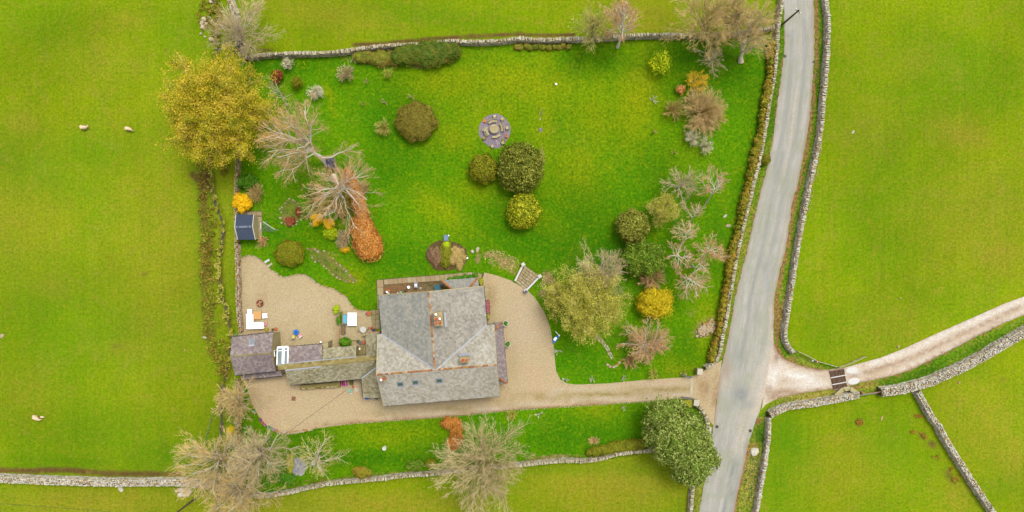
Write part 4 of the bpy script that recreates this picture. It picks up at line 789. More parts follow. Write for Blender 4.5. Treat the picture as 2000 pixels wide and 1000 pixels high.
# second, lower part
L0, L1 = q3(629, 680.5, 2.6), q3(696, 676, 2.6); U0, U1 = q3(629, 704, 3.75), q3(695, 699, 3.75)
low = thing('garden_store', 'low grey roofed store in the middle of the range, beside the green bush', 'outbuilding', tuple((L0 + U1) / 2 * [1, 1, 0]))
G().prism([L0[:2] + [.1, -.25], L1[:2] + [-.2, -.25], U1[:2] + [-.2, 0], U0[:2] + [.1, 0]], 0, 2.45).part('wall', M_bstone, low)
roof_quad(low, L1, L0, U0, U1, M_slG, w=.34, hgt=.3)
g = G(); ribbon(g, U0, U1, .22, lift=.09); g.part('lead_flashing', M_lead, low)
G().prism([q3(629, 672, 2.9)[:2], q3(640, 668.5, 2.9)[:2], q3(640, 679, 2.9)[:2], q3(630, 680, 2.9)[:2]], 0, 2.7).part('gable_stub', M_bstone, rg)
W0, W1, E1, E0 = q3(716, 696, 2.6), q3(716, 649, 2.6), q3(741, 648, 3.2), q3(737, 695, 3.2)
wl2 = thing('west_lean_to', 'grey mono-pitch lean-to against the west wall of the farmhouse', 'lean-to', tuple((W0 + E1) / 2 * [1, 1, 0]))
G().prism([W0[:2] + [.2, .1], E0[:2], E1[:2], W1[:2] + [.2, -.2]], 0, 2.45).part('wall', M_bstone, wl2)
roof_quad(wl2, W1, W0, E0, E1, M_slG, w=.5, hgt=.4); g = G(); ribbon(g, W0, E0, .25, lift=.1, v=.9); g.part('lead_edge', M_lead, wl2); g = G(); ribbon(g, W1, E1, .12, lift=.1); g.part('edge_tiles', M_ridge, wl2)
X0, X1, X2, X3 = q3(709, 776, 2.6), q3(748, 777, 2.6), q3(739, 715, 4.3), q3(706, 739, 2.9)
ph = thing('side_porch', 'brown slated porch at the west end of the farmhouse facing the drive', 'porch', tuple((X0 + X2) / 2 * [1, 1, 0]))
G().prism([X0[:2] + [.2, .3], X1[:2] + [0, .3], X2[:2], X3[:2] + [.2, 0]], 0, 2.45).part('wall', M_bstone, ph)
roof_quad(ph, X0, X1, X2, X3, M_slG, w=.34, hgt=.32); g = G(); ribbon(g, X3, X2, .22, lift=.12, v=.8); g.part('lead_hip', M_lead, ph)
g = G(); g.tube([X0 + [-.08, 0, -.05], X3 + [-.08, 0, -.05]], .05); g.part('gutter', M_dark, ph)
_f = [q3(706, 739, 2.62), q3(740, 714, 4.2), q3(740, 702, 4.58), q3(721, 720, 3.6)]; roof_quad(ph, *_f, M_slG, w=.34, hgt=.32, name='infill_slates')
# mossy plinth south of the range
g = G(); a = [P(585, 753, .7), P(664, 746, .7), P(664, 756, .7), P(586, 761, .7)]
g.prism([q[:2] for q in a], 0, .7); pl = thing('stone_plinth', 'mossy stone plinth at the foot of the long range facing the drive', 'plinth', (a[0][0] + 3, a[0][1] - .3, 0)); g.part('core', M_slM, pl)
n = 22; u = np.arange(n) / n
C = np.array([[a[3][0] + (a[2][0] - a[3][0]) * (q + .02), a[3][1] + (a[2][1] - a[3][1]) * q + .12, .68] for q in u]); V, F = boxes(C, np.tile([.3, .28, .16], (n, 1)), np.full(n, HA), .02); part('edge_stone', V, F, M_stone_m, pl, v=np.repeat(RNG.uniform(0, 1, n), 8), kind='stuff')

# ------------------------------------------------------------------ shed
shed = thing('garden_shed', 'small wooden shed with a dark blue-grey roof beside the west wall', 'shed', P(480, 444, 0))
s_nw, s_ne, s_rw, s_re, s_sw, s_se = q3(461, 419, 2.1), q3(496, 419, 2.1), q3(459, 443.5, 2.6), q3(493.5, 442.5, 2.6), q3(464.5, 468, 2.1), q3(499, 468, 2.1)
G().prism([s_sw[:2] + [.15, .1], s_se[:2] + [-.15, .1], s_ne[:2] + [-.15, -.1], s_nw[:2] + [.15, -.1]], 0, 2.05).part('wall', M_wood, shed)
M_felt = palette('blue_grey_roofing', [K(72, 84, 104), K(84, 96, 118)], 0.4, 2, fine=0.08)
g = G(); 
for a, b_, c_, d_ in ((s_nw, s_rw, s_re, s_ne), (s_rw, s_sw, s_se, s_re)):
    up = np.array([0, 0, .05]); g.add([a + up, b_ + up, c_ + up, d_ + up, a - up, b_ - up, c_ - up, d_ - up], [(0, 1, 2, 3), (4, 7, 6, 5), (0, 4, 5, 1), (2, 6, 7, 3), (0, 3, 7, 4), (1, 5, 6, 2)])
rfs = g.part('roof', M_felt, shed)
g = G(); 
for a, b_ in ((.05, .16), (.22, .72), (.78, .92)): ribbon(g, ins(s_rw, s_re, a), ins(s_rw, s_re, b_), .32, .03, .09)
g.part('ridge_strip', plain('grey_ridge_felt', K(130, 140, 156)), rfs, kind=None)
for e, (a, b_, c_) in enumerate(((s_nw, s_rw, s_sw), (s_ne, s_re, s_se))):
    for p_, q_ in ((a, b_), (b_, c_)): g = G(); ribbon(g, p_, q_, .1, .16, .1); g.part('barge_board', M_offw, rfs)
# ------------------------------------------------------------------ plants
TR = np.random.RandomState(77)
def unit(a): return a / (np.linalg.norm(a, axis=-1, keepdims=True) + 1e-9)
def grow(rng, start, dirn, length, K_, wob, up):
    N = len(start); p = start.copy(); d = unit(dirn); out = [p.copy()]
    for k in range(K_ - 1):
        d = unit(d + rng.normal(size=(N, 3)) * wob + np.array([0, 0, up]))
        p = p + d * (length / (K_ - 1))[:, None]; out.append(p.copy())
    return np.stack(out, 1)
def child(rng, par, plen, n, t0, t1, spread, ratio, outc, up=0.0, K_=4, wob=0.12, upt=0.02):
    """n children on every parent"""
    N, Kk, _ = par.shape; idx = np.repeat(np.arange(N), n); t = rng.uniform(t0, t1, N * n); f = t * (Kk - 1)
    k = np.minimum(f.astype(int), Kk - 2); fr = (f - k)[:, None]
    a = par[idx, k]; b = par[idx, k + 1]; st = a * (1 - fr) + b * fr; tg = unit(b - a)
    rp = rng.normal(size=(N * n, 3)); rp = unit(rp - (rp * tg).sum(1, keepdims=True) * tg)
    o = unit((st - outc) * np.array([1, 1, 0.6]))
    d = unit(tg + rp * spread * rng.uniform(0.7, 1.3, (N * n, 1)) + o * 0.35 + np.array([0, 0, up]))
    ln = plen[idx] * ratio * (1.15 - 0.55 * t) * rng.uniform(0.7, 1.25, N * n)
    return grow(rng, st, d, ln, K_, wob, upt), ln, idx
def tree_skel(rng, h, Rc, fork=0.3, nl=12, n2=7, n3=5, n4=5, hz=None, flat=1.0, lean=(0, 0), wob=0.1, lead=0.0, low=0.15, ratio=(0.52, 0.5, 0.55)):
    """base at the origin; returns levels [(points, length)] scaled so that the crown has radius Rc and the top is at h"""
    K0 = 7; zt = h * (0.45 if lead == 0 else 0.95); z = np.linspace(0, 1, K0)
    tr = np.stack([lean[0] * z ** 1.4 + rng.normal(size=K0) * 0.02 * h * z, lean[1] * z ** 1.4 + rng.normal(size=K0) * 0.02 * h * z, z * zt], 1)
    t = np.sort(rng.uniform(fork, 0.98, nl)); 
    st = np.stack([np.interp(t, z, tr[:, k]) for k in range(3)], 1)
    az = np.arange(nl) * 2.399 + rng.uniform(-.4, .4, nl)
    tt = (t - fork) / (0.98 - fork)
    if lead: rr = Rc * (1.0 - 0.75 * tt) * rng.uniform(0.8, 1.1, nl); ez = st[:, 2] + rr * 0.35
    else:
        rr = Rc * np.sqrt(np.clip(1.02 - tt, 0.03, 1)) * rng.uniform(0.88, 1.06, nl); ez = h * (fork + low + (1 - fork - low) * np.sqrt(tt)) * rng.uniform(0.9, 1.02, nl)
    end = np.stack([lean[0] * 1.1 + np.cos(az) * rr, lean[1] * 1.1 + np.sin(az) * rr, np.maximum(ez, st[:, 2] * 0.9)], 1)
    L1 = np.linalg.norm(end - st, axis=1)
    q = np.linspace(0, 1, 6)[None, :, None]; l1 = st[:, None] * (1 - q) + end[:, None] * q
    l1[:, :, 2] += np.sin(q[..., 0] * math.pi) * (0.07 if lead == 0 else -0.02) * L1[:, None]
    l1[:, 1:] += np.cumsum(rng.normal(size=(nl, 5, 3)) * 0.035 * L1[:, None, None], 1)
    oc = np.array([lean[0], lean[1], h * 0.45])
    l2, L2, _ = child(rng, l1, L1, n2, 0.15, 1.0, 0.95, ratio[0], oc, 0.06, 5, wob)
    l3, L3, _ = child(rng, l2, L2, n3, 0.15, 1.0, 0.95, ratio[1], oc, 0.05, 4, wob)
    out = [(tr[None], np.array([h])), (l1, L1), (l2, L2), (l3, L3)]
    if n4:
        l4, L4, _ = child(rng, l3, L3, n4, 0.1, 1.0, 0.9, ratio[2], oc, 0.05, 3, wob)
        out.append((l4, L4))
    allp = out[-1][0].reshape(-1, 3); d = np.hypot(allp[:, 0] - lean[0], allp[:, 1] - lean[1]); s = Rc / np.percentile(d, 93); sz = h / np.percentile(allp[:, 2], 99)
    res = []
    for p, L in out[0:]:
        p = p.copy(); zz = np.clip(p[..., 2:3] / max(zt * fork, .5), 0, 1)
        ctr = np.array([lean[0], lean[1]]) ; p[..., :2] = (p[..., :2] - ctr * zz) * s + ctr * zz; p[..., 2] *= sz; p[..., 2] = np.maximum(p[..., 2], 0.0); res.append((p, L * s))
    return res
def bark(name, cols, **k): return palette(name, cols, 0.3, 1.2, fine=0.2, **k)
M_barkG = bark('grey_bark', [K(160, 148, 118, 1.7), K(196, 184, 154, 1.7), K(220, 210, 184, 1.7)])
M_barkW = bark('pale_bark', [K(190, 178, 152, 1.6), K(220, 210, 190, 1.6), K(236, 230, 214, 1.6)])
M_barkY = bark('lichened_bark', [K(160, 150, 84, 1.25), K(188, 178, 112, 1.25), K(206, 198, 140, 1.25)])
M_barkD = bark('dark_bark', [K(112, 96, 70), K(140, 122, 90)])
M_twigG = bark('grey_twigs', [K(166, 144, 96, 1.7), K(194, 172, 126, 1.7), K(218, 200, 158, 1.7)])
M_twigB = bark('brown_twigs', [K(176, 144, 80, 1.75), K(202, 172, 108, 1.75), K(222, 200, 144, 1.75)])
M_twigR = bark('reddish_twigs', [K(180, 136, 88, 1.75), K(200, 156, 108, 1.75), K(218, 186, 142, 1.75)])
M_twigY = bark('olive_twigs', [K(160, 152, 66, 1.85), K(182, 172, 88, 1.85), K(198, 190, 124, 1.85)])
def leafm(name, cols, mixn=0.3, scale=1.0, k=1.8):
    mt = palette(name, [tuple(min(0.8, q * k) for q in c[:3]) + (1,) for c in cols], mixn, scale, rough=0.7, fine=0.18, fscale=8, spec=0.15)
    return mt
M_lfOak = leafm('yellow_green_leaves', [K(116, 126, 10), K(154, 148, 16), K(184, 160, 28), K(206, 178, 62)], 0.6, 0.22, 2.0)
M_lfYG = leafm('olive_spring_leaves', [K(120, 126, 30), K(158, 156, 44), K(182, 174, 64), K(196, 186, 96)], 0.4, 0.4)
M_lfLime = leafm('lime_leaves', [K(130, 158, 10), K(172, 190, 14), K(206, 210, 20)])
M_lfGold = leafm('golden_leaves', [K(160, 144, 14), K(196, 174, 20), K(224, 196, 30)])
M_lfGorse = leafm('yellow_flowers', [K(206, 156, 8), K(242, 194, 10), K(250, 216, 30)])
M_lfCop = leafm('copper_beech_leaves', [K(132, 84, 24), K(178, 112, 42), K(210, 142, 66), K(222, 166, 92)], 0.35, 0.8)
M_lfDk = leafm('dark_evergreen_leaves', [K(60, 90, 8), K(96, 124, 20), K(128, 150, 40), K(156, 170, 70)])
M_lfHolly = leafm('olive_evergreen_leaves', [K(66, 78, 10), K(100, 106, 22), K(132, 134, 42), K(160, 160, 70)])
M_lfEv = leafm('grey_green_leaves', [K(74, 96, 24), K(106, 126, 40), K(138, 152, 64), K(164, 172, 98)])
M_lfGrn = leafm('bright_green_leaves', [K(50, 98, 8), K(80, 130, 14), K(112, 152, 30)])
M_lfTopi = leafm('yellow_green_clipped_leaves', [K(88, 104, 4), K(134, 142, 10), K(170, 170, 22), K(204, 198, 50)])
M_lfTopO = leafm('olive_clipped_leaves', [K(84, 92, 8), K(118, 118, 14), K(146, 138, 22), K(110, 130, 12)])
M_lfBrn = leafm('brown_budding_twigs', [K(100, 96, 24), K(128, 114, 36), K(144, 126, 54), K(112, 122, 22)])
M_lfHedge = leafm('golden_hedge_leaves', [K(92, 106, 16), K(136, 130, 26), K(170, 138, 42), K(146, 106, 54)], 0.6, 0.5)
M_lfBram = leafm('bramble_leaves', [K(80, 100, 16), K(120, 120, 30), K(150, 120, 50), K(176, 136, 80)], 0.5, 0.6)
M_lfRed = leafm('dark_red_leaves', [K(104, 44, 24), K(140, 66, 40), K(160, 96, 60)])
M_lfOr = leafm('orange_leaves', [K(176, 112, 50), K(210, 144, 78), K(226, 174, 112)])
M_lfWh = leafm('white_blossom', [K(176, 176, 120), K(214, 212, 176), K(240, 238, 222)])
M_lfPk = leafm('pinkish_twigs', [K(176, 128, 104), K(200, 156, 132), K(214, 186, 164)])
M_lfBush = leafm('dark_olive_bush_leaves', [K(60, 84, 10), K(92, 104, 20), K(84, 116, 20), K(128, 104, 44)], 0.6, 0.6)
M_rush = leafm('brown_rushes', [K(92, 88, 14), K(134, 116, 34), K(166, 130, 60), K(112, 136, 14), K(150, 160, 30)], 0.7, 0.4)
M_flow = {k: leafm(k + '_petals', [c, c]) for k, c in (('yellow', K(244, 210, 20)), ('pink', K(226, 110, 150)), ('white', K(240, 240, 236)), ('red', K(200, 40, 40)), ('purple', K(150, 90, 170)))}
def leaf_quads(rng, c, size, flat=0.35, asp=0.6, nrm=None):
    N = len(c); n = rng.normal(size=(N, 3)) * (1.0 if nrm is None else 0.55)
    n = n + (np.array([0, 0, flat * 2]) if nrm is None else nrm)
    n = unit(n); a = rng.normal(size=(N, 3)); a = unit(a - (a * n).sum(1, keepdims=True) * n); b = np.cross(n, a)
    s = (np.full(N, size) if np.isscalar(size) else size) * rng.uniform(0.6, 1.25, N); a = a * s[:, None] / 2; b = b * s[:, None] * asp / 2
    V = np.stack([c - a, c - b * 1.0 + a * 0.1, c + a, c + b + a * 0.1], 1).reshape(-1, 3)
    return V, np.arange(N * 4).reshape(-1, 4)
def rad_for(levels, r0, tips=0.02, e=2.2):
    return None
def bare(name, label, px, py, h, rpx, ang=None, trunk=M_barkG, twig=M_twigG, cat='tree', group=None, base=None, seed=0, leaf=None, nleaf=0, lsize=0.22, lspread=0.25, tips=0.017, r0=None, fill=0, **kw):
    """px,py: crown centre in the photo (at two thirds of the height); base: where the trunk meets the ground"""
    rng = np.random.RandomState(seed + int(px) * 7 + int(py))
    cc = np.array(P(px, py, h * 0.62)[:2]); b = np.array(P(*base)[:2]) if base else cc
    Rc = m(rpx) * (H - h * 0.62) / H
    sk = tree_skel(rng, h, Rc, lean=tuple(cc - b), **kw)
    t = thing(name, label, cat, (b[0], b[1], 0), group); o = np.array([b[0], b[1], 0])
    r0 = r0 or 0.028 * h + 0.03
    rr = [r0, r0 * 0.42, max(r0 * 0.11, tips * 1.7), tips * 1.25, tips * .85]
    Vs, Fs, vv, nb = [], [], [], 0
    TV = []; TF = []; Tv = []; tn_ = 0
    for i, (p, L) in enumerate(sk):
        N, Kk, _ = p.shape; e = np.linspace(0, 1, Kk)
        r_a = rr[i] * rng.uniform(0.7, 1.2, (N, 1)) if i else np.full((N, 1), rr[0]); endf = 0.3 if i == 0 else 0.25
        rad = r_a * (1 - (1 - endf) * e[None]); 
        if i == 0: rad[:, 0] *= 1.5
        V, F, ix = tubes(p + o, rad, (8, 5, 4, 3, 3)[i]); val = np.clip(0.5 + 0.25 * rng.normal(size=N), 0, 1)[ix]
        if i <= 2: Vs.append(V); Fs.append(F + nb); vv.append(val); nb += len(V)
        else: TV.append(V); TF.append(F + tn_); Tv.append(val); tn_ += len(V)
    part('trunk', np.concatenate(Vs), np.concatenate(Fs), trunk, t, v=np.concatenate(vv), smooth=True)
    cr = part('crown' if not nleaf else 'twigs', np.concatenate(TV), np.concatenate(TF), twig, t, v=np.concatenate(Tv))
    if nleaf:
        pts = np.concatenate([q[0][:, 1:].reshape(-1, 3) for q in sk[3:]]); c = pts[rng.randint(0, len(pts), nleaf)] + rng.normal(size=(nleaf, 3)) * lspread
        if fill:
            k = int(nleaf * fill); dd = rng.normal(size=(k, 3)); dd[:, 2] = np.abs(dd[:, 2]); dd = unit(dd); ln_ = cc - b
            e = dd * np.array([Rc * .93, Rc * .93, h * .5]) * (1 + .13 * pn(dd * 3, .9))[:, None] * (1 - .22 * np.abs(rng.normal(size=k)))[:, None] + np.array([ln_[0], ln_[1], h * .47])
            e = e[pn(e, .55) > -.75 - rng.uniform(0, .5, k)]; c = np.concatenate([c, e])
        c = c[c[:, 2] > 0.15]; V, F = leaf_quads(rng, c + o, lsize); 
        val = np.clip(0.5 + 0.28 * pn(c, 0.6) + rng.normal(size=len(c)) * 0.25, 0, 1)
        part('crown', V, F, leaf, t, v=np.repeat(val, 4))
    return t
_ico = None
def sph(n=10, mm=7):
    th = np.linspace(0.02, math.pi * 0.62, mm); ph = np.arange(n) * 2 * math.pi / n
    V = np.stack([np.outer(np.sin(th), np.cos(ph)), np.outer(np.sin(th), np.sin(ph)), np.repeat(np.cos(th)[:, None], n, 1)], -1).reshape(-1, 3)
    F = [(i * n + j, (i + 1) * n + j, (i + 1) * n + (j + 1) % n, i * n + (j + 1) % n) for i in range(mm - 1) for j in range(n)]
    return V, np.array(F)
def foliage(t, lobes, n, size, mat, rng, name='foliage', core=0.86, rough=0.12, flat=None, asp=0.6, zmin=0.05, vs=0.0, amp=0.16):
    """lobes: rows x,y,z,rx,ry,rz (world). Leaves all over the lobes' skins, and an uneven inner mass so that no ground shows through"""
    lobes = np.asarray(lobes, float); Vc, Fc = sph(14, 9); Vs, Fs, vv, nb = [], [], [], 0
    for L in lobes:
        q = Vc * (1 + amp * pn(Vc * L[3:6] + L[:3], 1.6 / max(0.5, L[3] ** 0.5)))[:, None] * core
        V = q * L[3:6] + L[:3]; V[:, 2] = np.maximum(V[:, 2], 0.02)
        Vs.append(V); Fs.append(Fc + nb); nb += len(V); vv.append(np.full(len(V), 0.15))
    A = lobes[:, 3] * lobes[:, 4] + lobes[:, 3] * lobes[:, 5]; li = rng.choice(len(lobes), n, p=A / A.sum())
    d = rng.normal(size=(n, 3)); d[:, 2] = np.abs(d[:, 2]) * 1.0 + rng.uniform(-0.45, 0.1, n); d = unit(d)
    rr_ = (1 + amp * pn(d * lobes[li, 3:6] + lobes[li, :3], 1.6 / max(0.5, float(np.median(lobes[:, 3])) ** 0.5))) * (1 - rough * np.abs(rng.normal(size=n)) + rough * 0.6)
    c = lobes[li, :3] + d * rr_[:, None] * lobes[li, 3:6]
    nr = unit(d / lobes[li, 3:6])
    keep = c[:, 2] > zmin
    if len(lobes) > 1:
        for L in lobes:
            k = (((c - L[:3]) / L[3:6]) ** 2).sum(1) < 0.55; keep &= ~k
    c, nr, li = c[keep], nr[keep], li[keep]
    V, F = leaf_quads(rng, c, size, nrm=nr if flat is None else None, asp=asp)
    val = np.clip(0.5 + 0.22 * pn(c, 1.1) + rng.normal(size=len(c)) * 0.3 + (rng.uniform(-.15, .15, len(lobes)))[li] + vs, 0, 1)
    Vs.append(V); Fs.append(F + nb); vv.append(np.repeat(val, 4))
    return part(name, np.concatenate(Vs), np.concatenate(Fs), mat, t, v=np.concatenate(vv))
def stem(t, h, r=0.07, n=3, spread=0.15, mat=None):
    g = G(); o = np.array(t.location)
    for k in range(n):
        a = TR.uniform(0, 6.28); e = np.array([math.cos(a) * spread * h, math.sin(a) * spread * h, h])
        g.tube([o + e * 0, o + e * 0.5 + [0, 0, .02], o + e], [r, r * .8, r * .5], 5)
    return g.part('stem', mat or M_barkD, t)
def ball(name, label, px, py, rx, ry, h, mat, n, size, cat='shrub', group=None, rough=0.08, lobes=0, **kw):
    """a rounded bush whose widest part is seen at px,py"""
    rng = np.random.RandomState(int(px * 3 + py)); zc = h * 0.45; x, y, _ = P(px, py, zc); f = (H - zc) / H
    t = thing(name, label, cat, (x, y, 0), group)
    X, Y = m(rx) * f, m(ry) * f
    if not lobes: L = [(x, y, zc, X, Y, h - zc)]
    else:
        L = [(x, y, zc * 0.9, X * 0.72, Y * 0.72, (h - zc) * 0.95)]
        for k in range(lobes):
            a = k * 2.399 + rng.uniform(-.3, .3); r = rng.uniform(0.42, 0.66); s = rng.uniform(0.34, 0.5)
            L.append((x + math.cos(a) * X * r, y + math.sin(a) * Y * r, zc * rng.uniform(.7, 1.35), X * s, Y * s, (h - zc) * s * 1.25))
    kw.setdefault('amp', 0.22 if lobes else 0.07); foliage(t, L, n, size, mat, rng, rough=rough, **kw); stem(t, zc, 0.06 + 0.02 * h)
    return t
def twiggy(name, label, px, py, rpx, h, mat, cat='shrub', group=None, n=60, sub=6, leaf=None, nleaf=0, lsize=0.12, r=0.02, ry=None, sub2=0, base=None, lspread=.12):
    """many thin stems fanning out of one stool"""
    rng = np.random.RandomState(int(px * 5 + py)); x, y, _ = P(px, py, h * 0.6); f = (H - h * 0.6) / H
    if base: bx, by, _ = P(*base)
    else: bx, by = x, y
    t = thing(name, label, cat, (bx, by, 0), group)
    az = rng.uniform(0, 6.28, n); q = np.sqrt(rng.uniform(0.02, 1, n)); X = m(rpx) * f; Y = m(ry or rpx) * f
    end = np.stack([x - bx + np.cos(az) * q * X, y - by + np.sin(az) * q * Y, h * (1 - 0.45 * q ** 2) * rng.uniform(0.8, 1.05, n)], 1)
    st = np.stack([np.cos(az) * q * X * 0.12, np.sin(az) * q * Y * 0.12, np.zeros(n)], 1); e = np.linspace(0, 1, 5)[None, :, None]
    p = st[:, None] * (1 - e) + end[:, None] * e; p[:, :, 2] = end[:, None, 2] * (e[..., 0] ** 0.8); p[:, 1:] += np.cumsum(rng.normal(size=(n, 4, 3)) * 0.02 * h, 1)
    L = np.linalg.norm(end - st, axis=1); oc = np.array([x - bx, y - by, h * .3])
    c, Lc, _ = child(rng, p, L, sub, 0.3, 1.0, 0.6, 0.38, oc, 0.12, 4, 0.1)
    o = np.array([bx, by, 0]); e5 = np.linspace(1, .35, 5)[None]; e4 = np.linspace(1, .4, 4)[None]
    V, F, ix = tubes(p + o, np.full((n, 1), r * 1.75) * e5, 4)
    part('stems', V, F, mat, t, v=np.clip(.5 + .25 * rng.normal(size=n), 0, 1)[ix])
    V2, F2, ix2 = tubes(c + o, np.full((len(c), 1), r) * e4, 3); vv = np.clip(.55 + .25 * rng.normal(size=len(c)), 0, 1)[ix2]
    if sub2:
        c2, L2, _ = child(rng, c, Lc, sub2, 0.2, 1.0, 0.7, 0.5, oc, 0.1, 3, 0.1)
        V3, F3, ix3 = tubes(c2 + o, np.full((len(c2), 3), r * .7), 3); F2 = np.concatenate([F2, F3 + len(V2)]); V2 = np.concatenate([V2, V3]); vv = np.concatenate([vv, np.clip(.6 + .25 * rng.normal(size=len(c2)), 0, 1)[ix3]]); c = c2
    part('twigs', V2, F2, mat, t, v=vv)
    if nleaf:
        pts = c[:, 1:].reshape(-1, 3); cc = pts[rng.randint(0, len(pts), nleaf)] + rng.normal(size=(nleaf, 3)) * lspread; cc = cc[cc[:, 2] > .05]
        V, F = leaf_quads(rng, cc + o, lsize); part('leaves', V, F, leaf, t, v=np.repeat(np.clip(.5 + .2 * pn(cc, 1.85) + rng.normal(size=len(cc)) * .2, 0, 1), 4))
    return t
def hedge(name, label, pts, wpx, h, mat, n, size, group=None, cat='hedge', widths=None):
    rng = np.random.RandomState(int(pts[0][0] + pts[0][1])); L = smooth_line([P(a, b, h * .6)[:2] for a, b in pts], 0.8); mid = L[len(L) // 2]
    t = thing(name, label, cat, (mid[0], mid[1], 0), group); lob = []
    W = np.interp(np.linspace(0, 1, len(L)), np.linspace(0, 1, len(widths)), widths) if widths else np.full(len(L), wpx)
    for q, w_ in zip(L, W):
        r_ = m(w_) / 2 * rng.uniform(.85, 1.12); lob.append((q[0] + rng.normal() * .08, q[1] + rng.normal() * .08, h * .45, max(r_, .5), max(r_, .5), h * .55 * rng.uniform(.88, 1.1)))
    foliage(t, lob, n, size, mat, rng, rough=0.1); g = G()
    for q in L[::4]: g.box((q[0], q[1], h * .2), (.12, .12, h * .4))
    g.part('stems', M_barkD, t, kind='stuff')
    return t

# --- the big trees at the left
bare('tree', 'biggest tree in view, broad yellow-green crown over the wall at the left', 420, 214, 13, 106, trunk=M_barkY, twig=M_twigY, base=(448, 232), seed=3, leaf=M_lfOak, nleaf=52000, fill=0.55, lsize=0.21, lspread=0.3, fork=0.25, nl=21, n2=10, n3=6, n4=4, ratio=(0.55, .5, .5))
bare('tree', 'grey leafless twiggy tree above the big yellow tree', 463, 58, 8, 62, trunk=M_barkG, twig=M_twigG, base=(475, 88), seed=5, fork=0.1, nl=24, n2=9, n3=5, n4=7, tips=.016)
bare('tree', 'tall bare tree with white branches leaning over the small stone hut', 580, 272, 17, 84, trunk=M_barkW, twig=M_twigR, base=(640, 320), seed=8, fork=0.25, nl=14, n2=8, n3=6, n4=7, r0=.42, tips=.015)
bare('tree', 'tall bare pale-limbed tree spreading over the copper hedge', 664, 382, 15, 76, trunk=M_barkW, twig=M_twigR, base=(652, 345), seed=9, fork=0.2, nl=13, n2=8, n3=6, n4=7, r0=.4, tips=.015)
bare('tree', 'small bare tree with a white forked trunk beside the dark red shrub', 540, 178, 8, 22, trunk=M_barkW, twig=M_twigR, base=(560, 205), seed=4, fork=.5, nl=6, n2=5, n3=4, n4=0, r0=.14)
# --- top edge
bare('tree', 'olive twiggy tree leaning over the north wall, left of the reddish birch', 1158, 50, 9, 42, trunk=M_barkY, twig=M_twigY, base=(1160, 72), seed=2, fork=.12, nl=17, n2=8, n3=4, n4=5, tips=.016)
bare('tree', 'reddish birch with a white trunk on the north wall', 1214, 38, 13, 38, trunk=M_barkW, twig=M_twigR, base=(1206, 92), seed=6, fork=.3, nl=26, n2=9, n3=6, n4=8, lead=1, r0=.2, tips=.016)
bare('tree', 'large bare tree with a yellow lichened trunk at the top right of the lawn', 1378, 36, 13, 70, trunk=M_barkY, twig=M_twigB, base=(1391, 112), seed=1, fork=.15, nl=17, n2=9, n3=5, n4=7, r0=.36)
bare('tree', 'low twiggy bare tree at the foot of the yellow-trunked tree', 1392, 112, 5, 34, trunk=M_barkG, twig=M_twigG, base=(1392, 120), seed=1, fork=.1, nl=10, n2=6, n3=4, n4=5)
bare('tree', 'bare brown tree nearest the road at the top right of the garden', 1468, 52, 13, 54, trunk=M_barkG, twig=M_twigB, base=(1447, 121), seed=12, fork=.2, nl=17, n2=9, n3=5, n4=7, r0=.34)
bare('tree', 'bare tree leaning out of the top edge between two others', 1428, 22, 11, 46, trunk=M_barkG, twig=M_twigB, base=(1420, 70), seed=13, fork=.2, nl=15, n2=9, n3=5, n4=6, r0=.25)
# --- right side of the garden
ball('shrub', 'bright lime-green small tree alone near the top right of the lawn', 1291, 124, 20, 22, 3.2, M_lfLime, 1700, .3, 'tree', rough=.45, lobes=11, core=.35)
twiggy('shrub', 'yellow flowering shrub near the small orange bush', 1362, 160, 24, 2.6, M_twigY, leaf=M_lfGorse, nleaf=2600, lsize=.13, n=60)
ball('shrub', 'small round orange bush on the lawn', 1329, 175, 10, 10.5, 1.5, M_lfOr, 1000, .18, rough=.4, lobes=5, core=.5)
twiggy('shrub', 'large brown twiggy shrub in the middle of the eastern shrub group', 1376, 216, 42, 3.6, M_twigB, n=150, sub=8, sub2=3, ry=46, leaf=M_lfPk, nleaf=2500, lsize=.1)
twiggy('shrub', 'loose brown and green shrub left of the large brown one', 1316, 214, 22, 2.2, M_twigB, leaf=M_lfBram, nleaf=1700, n=60)
twiggy('shrub', 'olive leafy shrub on the right flank of the large brown one', 1402, 232, 18, 2.4, M_twigY, leaf=M_lfYG, nleaf=1800, n=50, ry=28)
twiggy('shrub', 'white flowered shrub at the lower left of the eastern shrub group', 1352, 268, 17, 2.2, M_twigG, leaf=M_lfWh, nleaf=1100, n=50, lsize=.12)
twiggy('shrub', 'white flowered shrub at the lower right of the eastern shrub group', 1380, 283, 13, 2.2, M_twigG, leaf=M_lfWh, nleaf=900, n=40, ry=18, lsize=.12)
bare('tree', 'grey bare spreading tree above the dark olive ball', 1334, 360, 6, 40, trunk=M_barkG, twig=M_twigG, seed=3, fork=.2, nl=13, n2=8, n3=4, n4=6)
bare('tree', 'slim reddish birch with a white foot in the eastern group', 1395, 358, 9, 29, trunk=M_barkW, twig=M_twigR, base=(1379, 396), seed=6, fork=.3, nl=17, n2=7, n3=5, n4=7, lead=1, r0=.12, tips=.016)
bare('tree', 'pale olive tree just breaking leaf beside the dark olive ball', 1298, 411, 7, 32, trunk=M_barkY, twig=M_twigY, seed=7, fork=.2, nl=16, n2=8, n3=5, n4=4, leaf=M_lfYG, nleaf=4200, fill=.4, lsize=.16)
bare('tree', 'small white-stemmed birch with thin pale branches', 1354, 412, 7, 22, trunk=M_barkW, twig=M_twigR, base=(1345, 438), seed=16, fork=.35, nl=12, n2=6, n3=5, n4=6, lead=1, r0=.1, tips=.016)
bare('tree', 'small brown budding birch below the white-stemmed one', 1338, 450, 7, 26, trunk=M_barkW, twig=M_twigB, base=(1330, 474), seed=17, fork=.3, nl=13, n2=7, n3=5, n4=7, lead=1, r0=.1, tips=.016)
